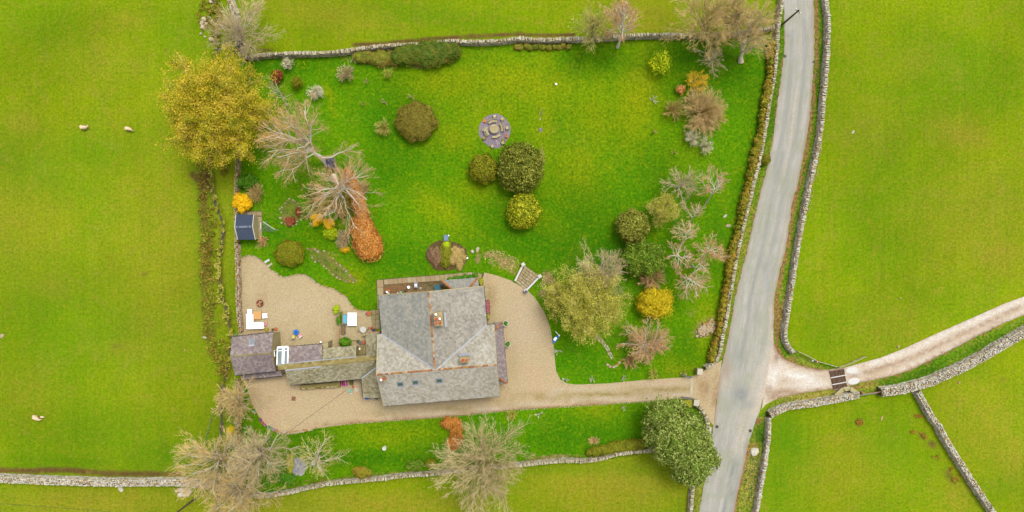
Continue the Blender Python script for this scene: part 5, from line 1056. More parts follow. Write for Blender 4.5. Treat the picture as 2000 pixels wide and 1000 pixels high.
bare('tree', 'white-limbed bare birch right of the dark green bush', 1332, 502, 9, 30, trunk=M_barkW, twig=M_twigR, base=(1310, 500), seed=18, fork=.3, nl=14, n2=7, n3=5, n4=7, lead=1, r0=.14, tips=.016)
bare('tree', 'orange-tinted birch nearest the hedge on the right', 1386, 490, 9, 33, trunk=M_barkW, twig=M_twigR, base=(1362, 490), seed=19, fork=.3, nl=18, n2=8, n3=5, n4=8, lead=1, r0=.13, leaf=M_lfOr, nleaf=1300, lsize=.1, tips=.016)
bare('tree', 'greyish bare birch lowest of the birch group', 1352, 554, 9, 34, trunk=M_barkW, twig=M_twigR, base=(1330, 540), seed=20, fork=.3, nl=18, n2=8, n3=5, n4=7, lead=1, r0=.14, tips=.016)
bare('tree', 'thin pale birch between the two lower birches', 1364, 522, 8, 27, trunk=M_barkW, twig=M_twigB, seed=21, fork=.3, nl=12, n2=7, n3=5, n4=6, lead=1, r0=.1, tips=.016)
ball('shrub', 'dark olive clipped ball, upper of the two evergreens by the birches', 1235, 441, 31, 32, 4.6, M_lfHolly, 5600, .27, rough=.15)
ball('shrub', 'dark green broad leaved bush below the olive ball', 1258, 504, 42, 37, 5.0, M_lfDk, 9500, .24, rough=.2, lobes=9)
twiggy('shrub', 'pinkish bare twiggy shrub touching the dark green bush', 1272, 542, 28, 3.2, M_twigR, n=90, sub=7, sub2=2)
ball('shrub', 'golden yellow leafy tree beside the red-twigged maple', 1278, 590, 36, 31, 4.2, M_lfGold, 9500, .19, 'tree', rough=.3, lobes=10, core=.72)
bare('tree', 'bare grey-twigged tree behind the large olive tree', 1178, 527, 9, 50, trunk=M_barkG, twig=M_twigG, seed=22, base=(1165, 545), fork=.15, nl=17, n2=8, n3=5, n4=6)
bare('tree', 'large olive-yellow tree just coming into leaf right of the forecourt', 1148, 596, 10, 71, trunk=M_barkY, twig=M_twigY, seed=23, base=(1150, 600), fork=.15, nl=23, n2=9, n3=6, n4=4, leaf=M_lfYG, nleaf=15000, fill=.75, lsize=.19, lspread=.25)
bare('tree', 'small olive tree at the edge of the forecourt, left of the large one', 1090, 582, 6, 33, trunk=M_barkY, twig=M_twigY, seed=24, fork=.15, nl=16, n2=8, n3=5, n4=3, leaf=M_lfYG, nleaf=4200, fill=.5, lsize=.17)
bare('tree', 'red-tipped maple with pale branches near the drive', 1264, 670, 5.5, 46, trunk=M_barkW, twig=M_twigR, seed=25, fork=.12, nl=24, n2=9, n3=6, n4=5, leaf=M_lfOr, nleaf=2200, lsize=.11, base=(1258, 678), r0=.2)
twiggy('shrub', 'pinkish twiggy shrub at the lower left of the red-tipped maple', 1233, 706, 18, 1.8, M_twigR, n=60)
twiggy('shrub', 'small yellow-leaved shrub on the lawn edge by the drive', 1277, 731, 12, 1.2, M_twigY, leaf=M_lfYG, nleaf=500, n=24)
# --- south
bare('tree', 'very large bare tree straddling the south wall in the middle', 940, 915, 15, 94, trunk=M_barkY, twig=M_twigG, seed=26, base=(948, 880), fork=.15, nl=24, n2=10, n3=5, n4=7, r0=.45)
bare('tree', 'large bare tree at the lower left, left of its group', 415, 910, 13, 74, trunk=M_barkG, twig=M_twigB, seed=27, base=(440, 890), fork=.15, nl=19, n2=9, n3=5, n4=7)
bare('tree', 'large bare tree at the lower left, right of its group', 502, 892, 13, 66, trunk=M_barkG, twig=M_twigG, seed=28, base=(505, 880), fork=.15, nl=18, n2=9, n3=5, n4=7)
bare('tree', 'bare tree at the bottom edge, lowest of the lower left group', 462, 975, 11, 64, trunk=M_barkG, twig=M_twigB, seed=29, base=(470, 940), fork=.15, nl=18, n2=9, n3=5, n4=7)
bare('tree', 'bare brown tree between the beck and the buff gravel', 462, 785, 8, 44, trunk=M_barkG, twig=M_twigB, seed=30, base=(455, 778), fork=.12, nl=21, n2=9, n3=6, n4=4, leaf=M_lfBrn, nleaf=1500, lsize=.1)
bare('tree', 'thin yellow-budded tree with a long pale limb above the slate heap', 620, 896, 8, 44, trunk=M_barkW, twig=M_twigY, seed=31, base=(612, 905), fork=.15, nl=14, n2=7, n3=4, n4=3, leaf=M_lfYG, nleaf=900, lsize=.15)
# big evergreen, lobed
def evergreen():
    rng = np.random.RandomState(4); t = thing('tree', 'big dark evergreen tree overhanging the road beside the drive entrance', 'tree', P(1330, 862), None); L = []
    for x, y, r, z in ((1300, 818, 38, 6), (1330, 860, 52, 7.5), (1362, 905, 38, 6.5), (1285, 850, 28, 5), (1345, 920, 30, 5.5), (1385, 892, 22, 5), (1318, 800, 22, 5), (1290, 815, 26, 5.5), (1350, 835, 30, 6), (1305, 880, 28, 5.5), (1340, 890, 30, 7), (1275, 835, 18, 4.5), (1328, 925, 18, 4.5), (1360, 935, 18, 4.2), (1372, 865, 22, 5.5), (1320, 840, 24, 8.4), (1345, 868, 22, 8.2), (1300, 845, 20, 7.5), (1396, 902, 12, 4.2)):
        q = P(x, y, z); rr = m(r) * .93; L.append((q[0], q[1], z - rr * .35, rr, rr, rr * .85))
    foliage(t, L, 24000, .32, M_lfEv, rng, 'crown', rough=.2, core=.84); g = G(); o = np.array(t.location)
    g.tube([o, o + [.1, 0, 2], o + [.2, .1, 5.5]], [.4, .32, .2], 8); g.part('trunk', M_barkD, t)
evergreen()
# --- clipped balls on the lawn
ball('shrub', 'largest dark green clipped ball beside the slate circle', 1015.5, 328, 42, 46, 4.6, M_lfHolly, 9500, .3, rough=.16)
ball('shrub', 'olive-yellow clipped ball left of the big dark green one', 944, 330, 27.5, 28, 3.2, M_lfTopO, 4600, .26, rough=.13)
ball('shrub', 'bright yellow-green clipped ball lowest of the three on the lawn', 1023, 413, 31, 34, 3.8, M_lfTopi, 5600, .27, rough=.15)
ball('shrub', 'brown-olive clipped dome alone at the left of the lawn', 813.5, 238, 39, 37, 2.8, M_lfBrn, 11000, .2, rough=.08)
ball('shrub', 'dark olive dome beside the rockery and gravel yard', 566, 495, 28, 25, 2.0, M_lfTopO, 6500, .18, rough=.08)
ball('shrub', 'small clipped round shrub on the road verge', 1494, 312, 10.5, 11, 1.5, M_lfTopO, 1800, .13)
# --- top left garden corner
twiggy('shrub', 'white flowering shrub just below the north wall at its left end', 562, 124, 12, 2.0, M_twigG, leaf=M_lfWh, nleaf=900, n=40)
ball('shrub', 'dark red maple at the edge of the big yellow tree', 541, 148, 13, 13, 2.0, M_lfRed, 2600, .13, rough=.3, lobes=5)
ball('shrub', 'olive leafy shrub with a bare stem between two white flowering ones', 580, 161, 13, 15, 2.4, M_lfTopO, 2200, .13, rough=.35, lobes=5, core=.6)
twiggy('shrub', 'round white flowering shrub at the upper left of the lawn', 617, 179, 15, 1.9, M_twigG, leaf=M_lfWh, nleaf=1900, n=60)
twiggy('shrub', 'grey bare shrub below the north wall near the teal bin', 675, 143, 18, 2.4, M_twigG, n=60, sub=6, sub2=2)
twiggy('shrub', 'pale olive twiggy shrub left of the brown-olive dome', 748, 248, 17, 1.9, M_twigY, n=70, leaf=M_lfYG, nleaf=900, lsize=.09)
twiggy('sapling', 'thin yellow-green sapling below the bramble bank', 757, 140, 9, 2.2, M_twigY, 'sapling', n=16, leaf=M_lfYG, nleaf=260, base=(757, 152))
sap = [(708, 203, 7, 'M_twigB', 'brown stick-like sapling nearest the worn mown strip'), (751, 199, 8, 'M_twigG', 'thin grey sapling above the pale olive shrub'), (713, 161, 10, 'M_twigG', 'pale straggly sapling below the bramble bank'), (803, 188, 9, 'M_twigG', 'small bare sapling just above the brown-olive dome'), (1277, 194, 10, 'M_barkW', 'small grey forked sapling left of the orange bush'), (1277, 256, 7, 'M_twigB', 'tiny brown sapling left of the eastern shrub group'), (1318, 297, 9, 'M_twigY', 'thin sapling below the white flowered shrubs'), (1089, 686, 10, 'M_barkW', 'spiky pale sapling below the blue banner'), (1105, 742, 8, 'M_barkW', 'white star-shaped sapling at the forecourt corner'), (1158, 742, 9, 'M_barkW', 'white star-shaped sapling left of the middle of the drive edge'), (1218, 738, 8, 'M_barkW', 'white star-shaped sapling in the middle of the drive edge'), (1338, 728, 10, 'M_twigB', 'brown sapling beside the upper drive gate'), (1054, 811, 10, 'M_barkW', 'pale forked sapling on the south lawn right of the very large bare tree'), (1219, 796, 7, 'M_barkW', 'small star-shaped sapling on the south lawn near the big evergreen')]
for sx, sy, sr, mm_, lb in sap:
    twiggy('sapling', lb, sx, sy, sr, 1.3, globals()[mm_], 'sapling', 'saplings planted in the grass', n=7, sub=4, r=.025)
hedge('bramble_bank', 'dense dark green bramble and shrub bank along the north wall', [(780, 108), (812, 104), (850, 104), (892, 100)], 46, 2.2, M_lfBush, 9000, .2, cat='bramble', widths=[34, 50, 54, 26])
hedge('bramble_bank', 'loose brown bramble bank left of the dense green one', [(700, 110), (730, 112), (772, 114)], 30, 1.4, M_lfBram, 4200, .15, cat='bramble')
hedge('bramble_bank', 'brown and green bramble strip below the middle of the north wall', [(1008, 90), (1040, 90), (1075, 92), (1110, 90)], 13, .8, M_lfBram, 1800, .14, cat='bramble')
hedge('hedge', 'golden and green hedge inside the road wall, full length of the garden', [(1507, 84), (1505, 130), (1499, 180), (1489, 235), (1480, 290), (1465, 350), (1453, 400), (1441, 450), (1429, 500), (1419, 560), (1411, 610), (1402, 655), (1391, 700)], 17, 1.5, M_lfHedge, 11000, .27, widths=[17, 12, 18, 11, 20, 13, 17, 10, 19, 12, 16, 11, 18])
hedge('hedge', 'low yellow-green hedge on the south lawn running to the big evergreen', [(1150, 884), (1180, 878), (1215, 874), (1256, 868)], 22, 1.1, M_lfTopO, 4200, .16, widths=[18, 24, 26, 28])
def beech():
    rng = np.random.RandomState(9); t = thing('beech_hedge', 'long copper-leaved beech hedge widening to a bright rounded end', 'hedge', P(712, 470), None); L = []
    line = smooth_line([P(a, b, 1.6)[:2] for a, b in ((678, 338), (692, 370), (702, 405), (710, 440))], .7)
    for k, q in enumerate(line): r = .9 + .5 * k / len(line); L.append((q[0], q[1], 1.1, r, r, 1.2))
    line = smooth_line([P(a, b, 1.6)[:2] for a, b in ((704, 442), (710, 456), (716, 471), (720, 483))], .6)
    for k, q in enumerate(line):
        r = 1.9 + .55 * k / len(line); L.append((q[0], q[1], 1.2, r, r, 1.3))
    foliage(t, L, 11000, .24, M_lfCop, rng, rough=.08, amp=.06); stem(t, 1, .1)
beech()
hedge('beech_hedge', 'copper beech stub at the drive edge beside the very large bare tree', [(874, 826), (890, 832), (893, 850), (885, 866)], 26, 1.7, M_lfCop, 3600, .16)
# --- shrubs round the sheds and the copper hedge
ball('shrub', 'bright yellow forsythia above the garden shed', 473, 395, 19, 21, 2.4, M_lfGorse, 4500, .15, rough=.3, lobes=6)
twiggy('shrub', 'brown bare shrub beside the yellow forsythia', 499, 377, 19, 2.2, M_twigB, n=80, leaf=M_lfBrn, nleaf=900, lsize=.09)
ball('shrub', 'dark green leafy bush under the edge of the big yellow tree', 482, 354, 20, 17, 2.4, M_lfGrn, 3800, .18, rough=.2, lobes=6)
ball('shrub', 'upper of two yellow forsythias by the copper hedge', 619, 428, 12, 13, 1.9, M_lfGorse, 2200, .14, rough=.3, lobes=4)
ball('shrub', 'lower right of two yellow forsythias by the copper hedge', 643, 438, 13, 12, 1.9, M_lfGorse, 2200, .14, rough=.3, lobes=4)
ball('shrub', 'green variegated shrub below the two yellow forsythias', 646, 456, 16, 14, 1.6, M_lfLime, 2200, .14, rough=.3, lobes=5)
twiggy('shrub', 'fine brown oval shrub left of the bright end of the copper hedge', 669, 468, 14, 1.8, M_twigG, n=100, ry=21, sub=7)
ball('shrub', 'small yellow flowering shrub at the foot of the brown oval one', 674, 487, 9, 6, 1.0, M_lfGorse, 900, .12, rough=.3)
ball('shrub', 'dark green shrub under the bare tree with white branches', 612, 372, 15, 15, 2.2, M_lfGrn, 2200, .16, rough=.3, lobes=5)
twiggy('shrub', 'faint brown twiggy shrub right of the copper hedge', 709, 366, 13, 1.8, M_twigB, n=70)
ball('shrub', 'low blue-green shrub beside the round stone-edged bed', 597, 412, 11, 16, 1.1, M_lfEv, 1600, .13, rough=.3, lobes=4)
ball('shrub', 'low brown heather between the bare tree and the yellow forsythias', 630, 395, 26, 18, 1.2, M_lfBram, 3000, .14, rough=.3, lobes=6)
ball('shrub', 'brown bush among the stems of the copper hedge', 668, 400, 20, 30, 1.3, M_lfBrn, 3600, .13, rough=.3, lobes=6)
ball('shrub', 'red-brown low shrub at the bottom of the round stone-edged bed', 566, 432, 12, 9, .8, M_lfRed, 1500, .16, rough=.3, lobes=4, vs=.3)
ball('shrub', 'dark red low shrub at the right of the round stone-edged bed', 582, 414, 6, 12, .7, M_lfRed, 700, .15, rough=.3, lobes=3)
# --- south side shrubs
ball('shrub', 'orange-brown round shrub on the south wall', 706, 921, 21, 13, 1.5, M_lfHedge, 2600, .14, rough=.2, lobes=4)
ball('shrub', 'dark green shrub on the south wall left of the very large bare tree', 811, 908, 18, 12, 1.7, M_lfDk, 2400, .17, rough=.25, lobes=5)
ball('shrub', 'olive shrub between the dark green shrub and the very large bare tree', 840, 905, 13, 11, 1.5, M_lfTopO, 1600, .15, rough=.25, lobes=4)
ball('shrub', 'green shrubs growing below the slate heap', 560, 934, 22, 14, 1.4, M_lfGrn, 2200, .17, rough=.3, lobes=5)
ball('shrub', 'yellow-green shrub left of the slate heap', 566, 905, 9, 22, 1.2, M_lfYG, 1500, .14, rough=.3, lobes=4)
ball('shrub', 'small bright yellow gorse at the field end of the buff gravel', 451, 840, 9, 9, 1.4, M_lfGold, 700, .14, rough=.3)
ball('shrub', 'green leafy shrub beside the yellow gorse', 484, 840, 13, 11, 1.6, M_lfGrn, 1200, .16, rough=.3, lobes=4)
twiggy('shrub', 'yellow-leaved thin shrub touching the drive above the very large bare tree', 1001, 810, 12, 1.3, M_twigY, leaf=M_lfYG, nleaf=700, n=24)
twiggy('shrub', 'brown dead bramble heap at the left end of the low hedge', 1160, 861, 13, .7, M_twigB, n=70, ry=9)
ball('shrub', 'olive-yellow shrub in the corner behind the curved entrance wall', 1345, 788, 15, 9, 1.2, M_lfYG, 900, .16, rough=.35, lobes=4)
twiggy('shrub', 'reddish-brown twigs at the foot of the shed deck', 514, 470, 12, .9, M_twigR, n=50, leaf=M_lfOr, nleaf=260, lsize=.1)
# --- rough growth as uncountable ground cover
def cover(name, label, pts_r, n, size, mat, cat, hgt=.35, seed=0, core=True):
    rng = np.random.RandomState(seed + 40); C = []
    for (x, y, rx, ry, a) in pts_r:
        k = max(1, int(n * rx * ry / sum(q[2] * q[3] for q in pts_r))); r = np.sqrt(rng.uniform(0, 1, k)) ; th = rng.uniform(0, 6.28, k)
        u, v = r * rx * np.cos(th), r * ry * np.sin(th); ca, sa = math.cos(R(a)), math.sin(R(a))
        X, Y = x + u * ca - v * sa, y + u * sa + v * ca
        keep = pn(np.stack([X, Y], 1), .11) > 0.1 - rng.uniform(0, .6, k)
        X, Y = X[keep], Y[keep]; C.append(np.stack([(X - 1000) / PPM, (500 - Y) / PPM, rng.uniform(0.03, hgt, len(X))], 1))
    C = np.concatenate(C); V, F = leaf_quads(rng, C, size, flat=.3, asp=.45)
    o = part(name, V, F, mat, None, v=np.repeat(np.clip(.5 + .3 * pn(C, .7) + rng.normal(size=len(C)) * .3, 0, 1), 4)); tag(o, label, cat, kind='stuff'); return o
cover('rushes', 'brown and olive rushes and brambles along the beck', [(394, 350, 12, 34, -8), (402, 400, 18, 26, 0), (408, 440, 17, 30, 0), (405, 490, 18, 30, 0), (404, 540, 17, 30, 0), (408, 590, 17, 30, 0), (414, 640, 19, 34, 0), (426, 685, 20, 30, 0), (436, 724, 16, 26, 0), (420, 30, 16, 44, 0), (398, 30, 12, 30, 0), (438, 330, 10, 14, 0)], 11000, .3, M_rush, 'rushes', .5)
cover('beck_weeds', 'green and brown weeds overhanging the narrow beck', [(bx_, by_, 7, 22, 0) for bx_, by_ in BECK[1:17]], 9000, .24, M_lfYG, 'weeds', .35, 12)
cover('bank_plants', 'green weeds along the foot of the far road wall', [(1605, 60, 7, 60, 0), (1600, 160, 8, 50, 6), (1590, 250, 8, 40, 10), (1574, 340, 7, 44, 12), (1556, 440, 7, 50, 10), (1542, 540, 6, 40, 8), (1484, 850, 8, 26, 5), (1466, 930, 14, 50, 10)], 5200, .2, M_lfGrn, 'weeds', .2)
cover('verge_flowers', 'yellow daffodils scattered along the verges', [(1602, 165, 5, 22, 0), (1589, 250, 4, 24, 10), (1570, 382, 4, 8, 0), (1548, 500, 4, 30, 8), (1075, 97, 12, 4, 0), (590, 128, 8, 10, 0)], 150, .16, M_lfGorse, 'flowers', .3, 3)
cover('dry_grass', 'straw-coloured dead grass on the verges and by the garden steps', [(1466, 930, 16, 60, 8), (1592, 330, 7, 90, 10), (1532, 615, 8, 40, 0), (1560, 776, 40, 6, -6), (980, 508, 36, 18, 18), (1070, 552, 22, 22, 0)], 6000, .18, leafm('straw', [K(170, 150, 90), K(200, 180, 120), K(216, 196, 140)]), 'dry grass', .12, 5)
cover('ivy', 'green ivy and weeds beneath the bare trees at the lower left', [(470, 860, 40, 20, 0), (440, 930, 60, 22, 0), (540, 930, 40, 16, 0), (460, 790, 22, 24, 0), (520, 860, 16, 16, 0)], 8000, .22, M_lfGrn, 'ivy', .4, 6)
cover('fallen_leaves', 'brown leaves and undergrowth under the bare leaning trees', [(590, 300, 50, 50, 0), (620, 360, 40, 30, 0), (660, 380, 26, 50, -20), (1390, 105, 40, 10, 0), (1210, 85, 30, 8, 0), (545, 200, 20, 30, 0), (640, 410, 20, 20, 0)], 5000, .14, M_lfBram, 'leaf litter', .15, 7)
cover('wall_foot_weeds', 'brown-green weeds along the foot of the south wall', [(760, 926, 70, 5, -6), (660, 938, 60, 7, -10), (1080, 896, 60, 6, -3), (600, 945, 50, 8, -10), (1200, 890, 60, 6, -6)], 4200, .17, M_lfBram, 'weeds', .3, 8)
cover('field_rushes', 'orange-brown rush tussocks beside the dividing wall', [(1800, 850, 10, 5, 40), (1832, 893, 6, 5, 0), (1860, 917, 6, 6, 0), (1868, 934, 11, 9, 0), (1782, 843, 5, 4, 0), (1820, 893, 4, 3, 0), (1678, 824, 8, 7, 0), (1793, 812, 8, 4, 0)], 1200, .22, leafm('orange_rush', [K(150, 110, 40), K(186, 120, 50), K(120, 120, 30)]), 'rushes', .35, 9)
cover('rockery_plants', 'mixed low plants in the long rockery and beds', [(625, 505, 26, 10, 35), (665, 535, 24, 10, 30), (568, 412, 18, 18, 0), (1200, 670, 14, 36, -30), (1190, 640, 20, 16, 0)], 3000, .17, M_lfGrn, 'flower bed plants', .25, 10)
# ------------------------------------------------------------------ things
def pal(name, *c, **k): return palette(name, list(c), 0.3, 3, fine=k.pop('fine', .1), **k)
M_flag = palette('stone_flag', [K(176, 158, 118), K(194, 176, 136), K(206, 188, 152), K(182, 168, 112), K(196, 164, 132)], 0.3, 0.8, fine=.14, fscale=7)
M_flagP = palette('pale_step_flag', [K(178, 156, 112), K(206, 190, 150), K(226, 216, 190), K(190, 166, 116)], 0.3, 0.9, fine=.18, fscale=7)
M_conc = pal('pale_concrete', K(226, 222, 212), K(244, 242, 236), fine=.15)
M_rust = pal('rusty_steel', K(116, 84, 60), K(150, 112, 84), K(176, 146, 124))
M_steel = pal('galvanised_steel', K(176, 190, 186), K(200, 212, 206))
M_blue = plain('blue_plastic', K(30, 130, 226), .4); M_pink = plain('magenta_plastic', K(232, 20, 170), .4); M_lpink = plain('pale_pink_plastic', K(246, 176, 190), .4)
M_teal = plain('teal_paint', K(40, 118, 134), .5); M_navy = plain('blue_glaze', K(60, 70, 150), .3); M_cyan = plain('pale_blue_panel', K(110, 200, 236), .3)
M_grey = plain('grey_plastic', K(120, 122, 132), .5); M_lgrey = plain('light_grey_plastic', K(178, 180, 190), .5); M_iron = plain('dark_iron', K(84, 70, 62), .6); M_orange = plain('orange_board', K(244, 184, 110), .6)
M_black = plain('black_plastic', K(50, 52, 60), .4)
def gz(px, py, z=0): return tuple(P(px, py, z))
M_bed = gravel_mat('planted_soil', K(134, 136, 58), K(150, 142, 76), K(172, 150, 100), K(120, 150, 30), K(130, 160, 40), .35)
# flags, each its own stone
_fm = [mesh_of('flag', *(lambda V: (V, np.array([(4, 5, 6, 7), (0, 1, 5, 4), (1, 2, 6, 5), (2, 3, 7, 6), (3, 0, 4, 7)])))(np.array([(-.5, -.5, -1), (.5, -.5, -1), (.5, .5, -1), (-.5, .5, -1), (-.485, -.48, 0), (.48, -.485, 0), (.485, .48, 0), (-.48, .485, 0)])), M_flag, np.full(8, k / 5 + .1)) for k in range(5)]
def flag_quads(parent, a, b, c, d, nx, ny, z, th=.06, mats=None, gap=.03, name='flag'):
    """a-b one edge, d-c the opposite one, in photo pixels; flags as separate stones"""
    a, b, c, d = (np.array(P(*q)[:2]) for q in (a, b, c, d))
    for i in range(nx):
        for j in range(ny):
            f = lambda s, t: (a * (1 - s) + b * s) * (1 - t) + (d * (1 - s) + c * s) * t
            q = [f(i / nx, j / ny), f((i + 1) / nx, j / ny), f((i + 1) / nx, (j + 1) / ny), f(i / nx, (j + 1) / ny)]; cc = sum(q) / 4
            ux = (q[1] + q[2] - q[0] - q[3]) / 2; uy = (q[3] + q[2] - q[0] - q[1]) / 2
            o = inst(name, _fm[RNG.randint(5)], parent, (cc[0], cc[1], z + RNG.uniform(-.008, .01)), (0, 0, math.atan2(ux[1], ux[0])), (np.linalg.norm(ux) - gap, np.linalg.norm(uy) - gap, th))
terr = thing('terrace', 'strip of stone flags curving along the north side of the farmhouse', 'terrace', gz(840, 546))
top = smooth_line([(750, 546), (790, 542.5), (840, 539), (880, 536), (905, 533.5), (928, 533), (944, 536)], 8.8); bot = smooth_line([(750, 556), (790, 553), (840, 549.5), (880, 546), (905, 543.5), (924, 543), (936, 548)], 8.8)
n = 21; rs = lambda q: np.stack([np.interp(np.linspace(0, 1, n + 1), np.linspace(0, 1, len(q)), q[:, k]) for k in (0, 1)], 1); top, bot = rs(top), rs(bot)
for i in range(n): flag_quads(terr, top[i], top[i + 1], bot[i + 1], bot[i], 1, 1, .09)
flag_quads(terr, (736, 547), (749, 546), (749, 576), (737, 576), 1, 2, .09); flag_quads(terr, (737, 577), (740, 577), (741, 604), (737.5, 604), 1, 3, .09)
flag_quads(terr, (727, 605), (741, 605), (742, 642), (726.5, 642), 2, 4, .09)
G().prism([P(*q)[:2] for q in ((735, 547), (749, 545), (860, 536), (930, 532), (946, 536), (938, 548), (860, 553), (752, 562), (750, 577), (736, 577))], 0, .045).part('bedding', M_core, terr)
soil = sheet('terrace_bed', [(750, 557), (800, 553), (850, 550), (900, 546), (938, 546), (940, 562), (880, 570), (800, 576), (750, 578)], .06, M_soil, .5, .02, [(0, 800, 565, 60, 10, 0, .5), (2, 780, 565, 30, 10, 0, .8), (1, 900, 548, 40, 5, -5, .7)])
# a generic pot with a plant
def pot(label, px, py, r, h, mat, leaf=None, name='plant_pot', cat='plant pot', group=None, n=120, rim=None, sx=1, size=.1, ph=.35, base_z=0.03):
    x, y, _ = P(px, py, h * .8); t = thing(name, label, cat, (x, y, base_z), group)
    z = base_z
    G().lathe((x, y, z), [(r * .7, 0), (r * .92, h * .85), (r, h * .88), (r, h), (r * .86, h), (r * .84, h * .9)], 18).part('pot', mat, t)
    if leaf is not None:
        c = np.array([(x, y, z + h)]) + TR.normal(size=(n, 3)) * np.array([r * .45, r * .45, ph * .3]); c[:, 2] = np.maximum(c[:, 2], z + h * .92)
        V, F = leaf_quads(TR, c, size); part('plant', V, F, leaf, t, v=np.repeat(TR.uniform(0, 1, n), 4))
    return t
def boxy(name, label, cat, px, py, wx, wy, h, mat, rz=0, z=.03, pname='body', leaf=None, rim=True, group=None, n=200):
    x, y, _ = P(px, py, z + h); t = thing(name, label, cat, (x, y, z), group); X, Y = m(wx), m(wy)
    th = .05; g = G()
    for dx, dy, a, b in ((0, Y / 2 - th / 2, X, th), (0, -Y / 2 + th / 2, X, th), (X / 2 - th / 2, 0, th, Y - 2 * th), (-X / 2 + th / 2, 0, th, Y - 2 * th)):
        g = G(); q = (x + dx * math.cos(rz) - dy * math.sin(rz), y + dx * math.sin(rz) + dy * math.cos(rz), z + h / 2); g.box(q, (a, b, h), rz); g.part('side_panel', mat, t)
    G().box((x, y, z + h * .42), (X - 2 * th - .004, Y - 2 * th - .004, h * .8), rz).part('filling', M_soil if False else M_blade, t)
    if leaf is not None:
        u = TR.uniform(-.45, .45, (n, 2)) * [X, Y]; c = np.c_[x + u[:, 0] * math.cos(rz) - u[:, 1] * math.sin(rz), y + u[:, 0] * math.sin(rz) + u[:, 1] * math.cos(rz), z + h * .85 + np.abs(TR.normal(size=n)) * .12]
        V, F = leaf_quads(TR, c, .13); part('plants', V, F, leaf, t, v=np.repeat(TR.uniform(0, 1, n), 4))
    return t
def chair_cube(name, label, cat, px, py, w_, d_, mat, rz, zs=.42, back=.75, cush=None, group=None):
    x, y, _ = P(px, py, zs); t = thing(name, label, cat, (x, y, .03), group); X, Y = m(w_), m(d_)
    rot = lambda dx, dy: (x + dx * math.cos(rz) - dy * math.sin(rz), y + dx * math.sin(rz) + dy * math.cos(rz))
    for sx in (-1, 1):
        for sy in (-1, 1): q = rot(sx * (X / 2 - .05), sy * (Y / 2 - .05)); G().box((*q, .03 + zs * .45), (.05, .05, zs * .9), rz).part('leg', mat, t)
    G().box((x, y, .03 + zs * .9), (X, Y, .08), rz).part('seat', cush or mat, t)
    if back: q = rot(0, Y / 2 - .03); G().box((*q, .03 + (zs + back) / 2), (X, .06, back - zs + .1), rz).part('backrest', mat, t)
    return t
# --- round table and benches on the slate circle
tc = P(965.3, 251.5, .72)
t = thing('round_table', 'round slatted wooden table in the middle of the slate circle', 'table', (tc[0], tc[1], .03))
rr = m(8.7); n = 9; ys = np.linspace(-rr, rr, n + 1)
for k in range(n):
    y0, y1 = ys[k] + .012, ys[k + 1] - .012; pts = []
    for yy in np.linspace(y0, y1, 4): pts.append((math.sqrt(max(rr * rr - yy * yy, .0004)), yy))
    for yy in np.linspace(y1, y0, 4): pts.append((-math.sqrt(max(rr * rr - yy * yy, .0004)), yy))
    ca, sa = math.cos(.15), math.sin(.15)
    G().prism([(tc[0] + a * ca - b * sa, tc[1] + a * sa + b * ca) for a, b in pts], .72, .76, v=TR.uniform(.3, 1)).part('slat', M_wood, t)
for k in range(4): a = k * math.pi / 2 + .5; G().tube([(tc[0] + math.cos(a) * .45, tc[1] + math.sin(a) * .45, .03), (tc[0] + math.cos(a) * .4, tc[1] + math.sin(a) * .4, .71)], .04, 6).part('leg', M_wood, t)
def arc_bench(label, ang, back=True, span=R(62), rin=1.12, wd=.34):
    mid = (tc[0] + math.cos(ang) * rin, tc[1] + math.sin(ang) * rin, .03); t = thing('curved_bench', label, 'bench', mid, 'curved benches round the table')
    def ring(r0, r1, z0, z1, sp=span):
        a = np.linspace(ang - sp / 2, ang + sp / 2, 9); V = []
        for z in (z0, z1):
            for r in (r0, r1): V += [(tc[0] + math.cos(q) * r, tc[1] + math.sin(q) * r, z) for q in a]
        F = []
        for k in range(8): F += [(18 + k, 27 + k, 28 + k, 19 + k), (k, k + 1, 10 + k, 9 + k), (k, 18 + k, 19 + k, k + 1), (9 + k, 10 + k, 28 + k, 27 + k)]
        F += [(0, 9, 27, 18), (8, 26, 35, 17)]; return G().add(V, F, v=TR.uniform(.4, .9))
    ring(rin, rin + wd * .47, .42, .46).part('seat_slat', M_wood, t); ring(rin + wd * .53, rin + wd, .42, .46).part('seat_slat', M_wood, t)
    if back: ring(rin + wd + .14, rin + wd + .2, .5, .85).part('backrest', M_wood, t)
    for s in (-1, 1):
        q = ang + s * span * .38; G().tube([(tc[0] + math.cos(q) * (rin + .17), tc[1] + math.sin(q) * (rin + .17), .03), (tc[0] + math.cos(q) * (rin + .17), tc[1] + math.sin(q) * (rin + .17), .43)], .05, 6).part('leg', M_wood, t)
        if back: G().tube([(tc[0] + math.cos(q) * (rin + .4), tc[1] + math.sin(q) * (rin + .4), .03), (tc[0] + math.cos(q) * (rin + .5), tc[1] + math.sin(q) * (rin + .5), .8)], .035, 5).part('back_post', M_wood, t)
arc_bench('curved wooden bench with backrest above the round table', R(102)); arc_bench('curved wooden bench with backrest right of the round table', R(16)); arc_bench('curved wooden bench with backrest left of the round table', R(196)); arc_bench('curved wooden bench without a backrest below the round table', R(286), False)
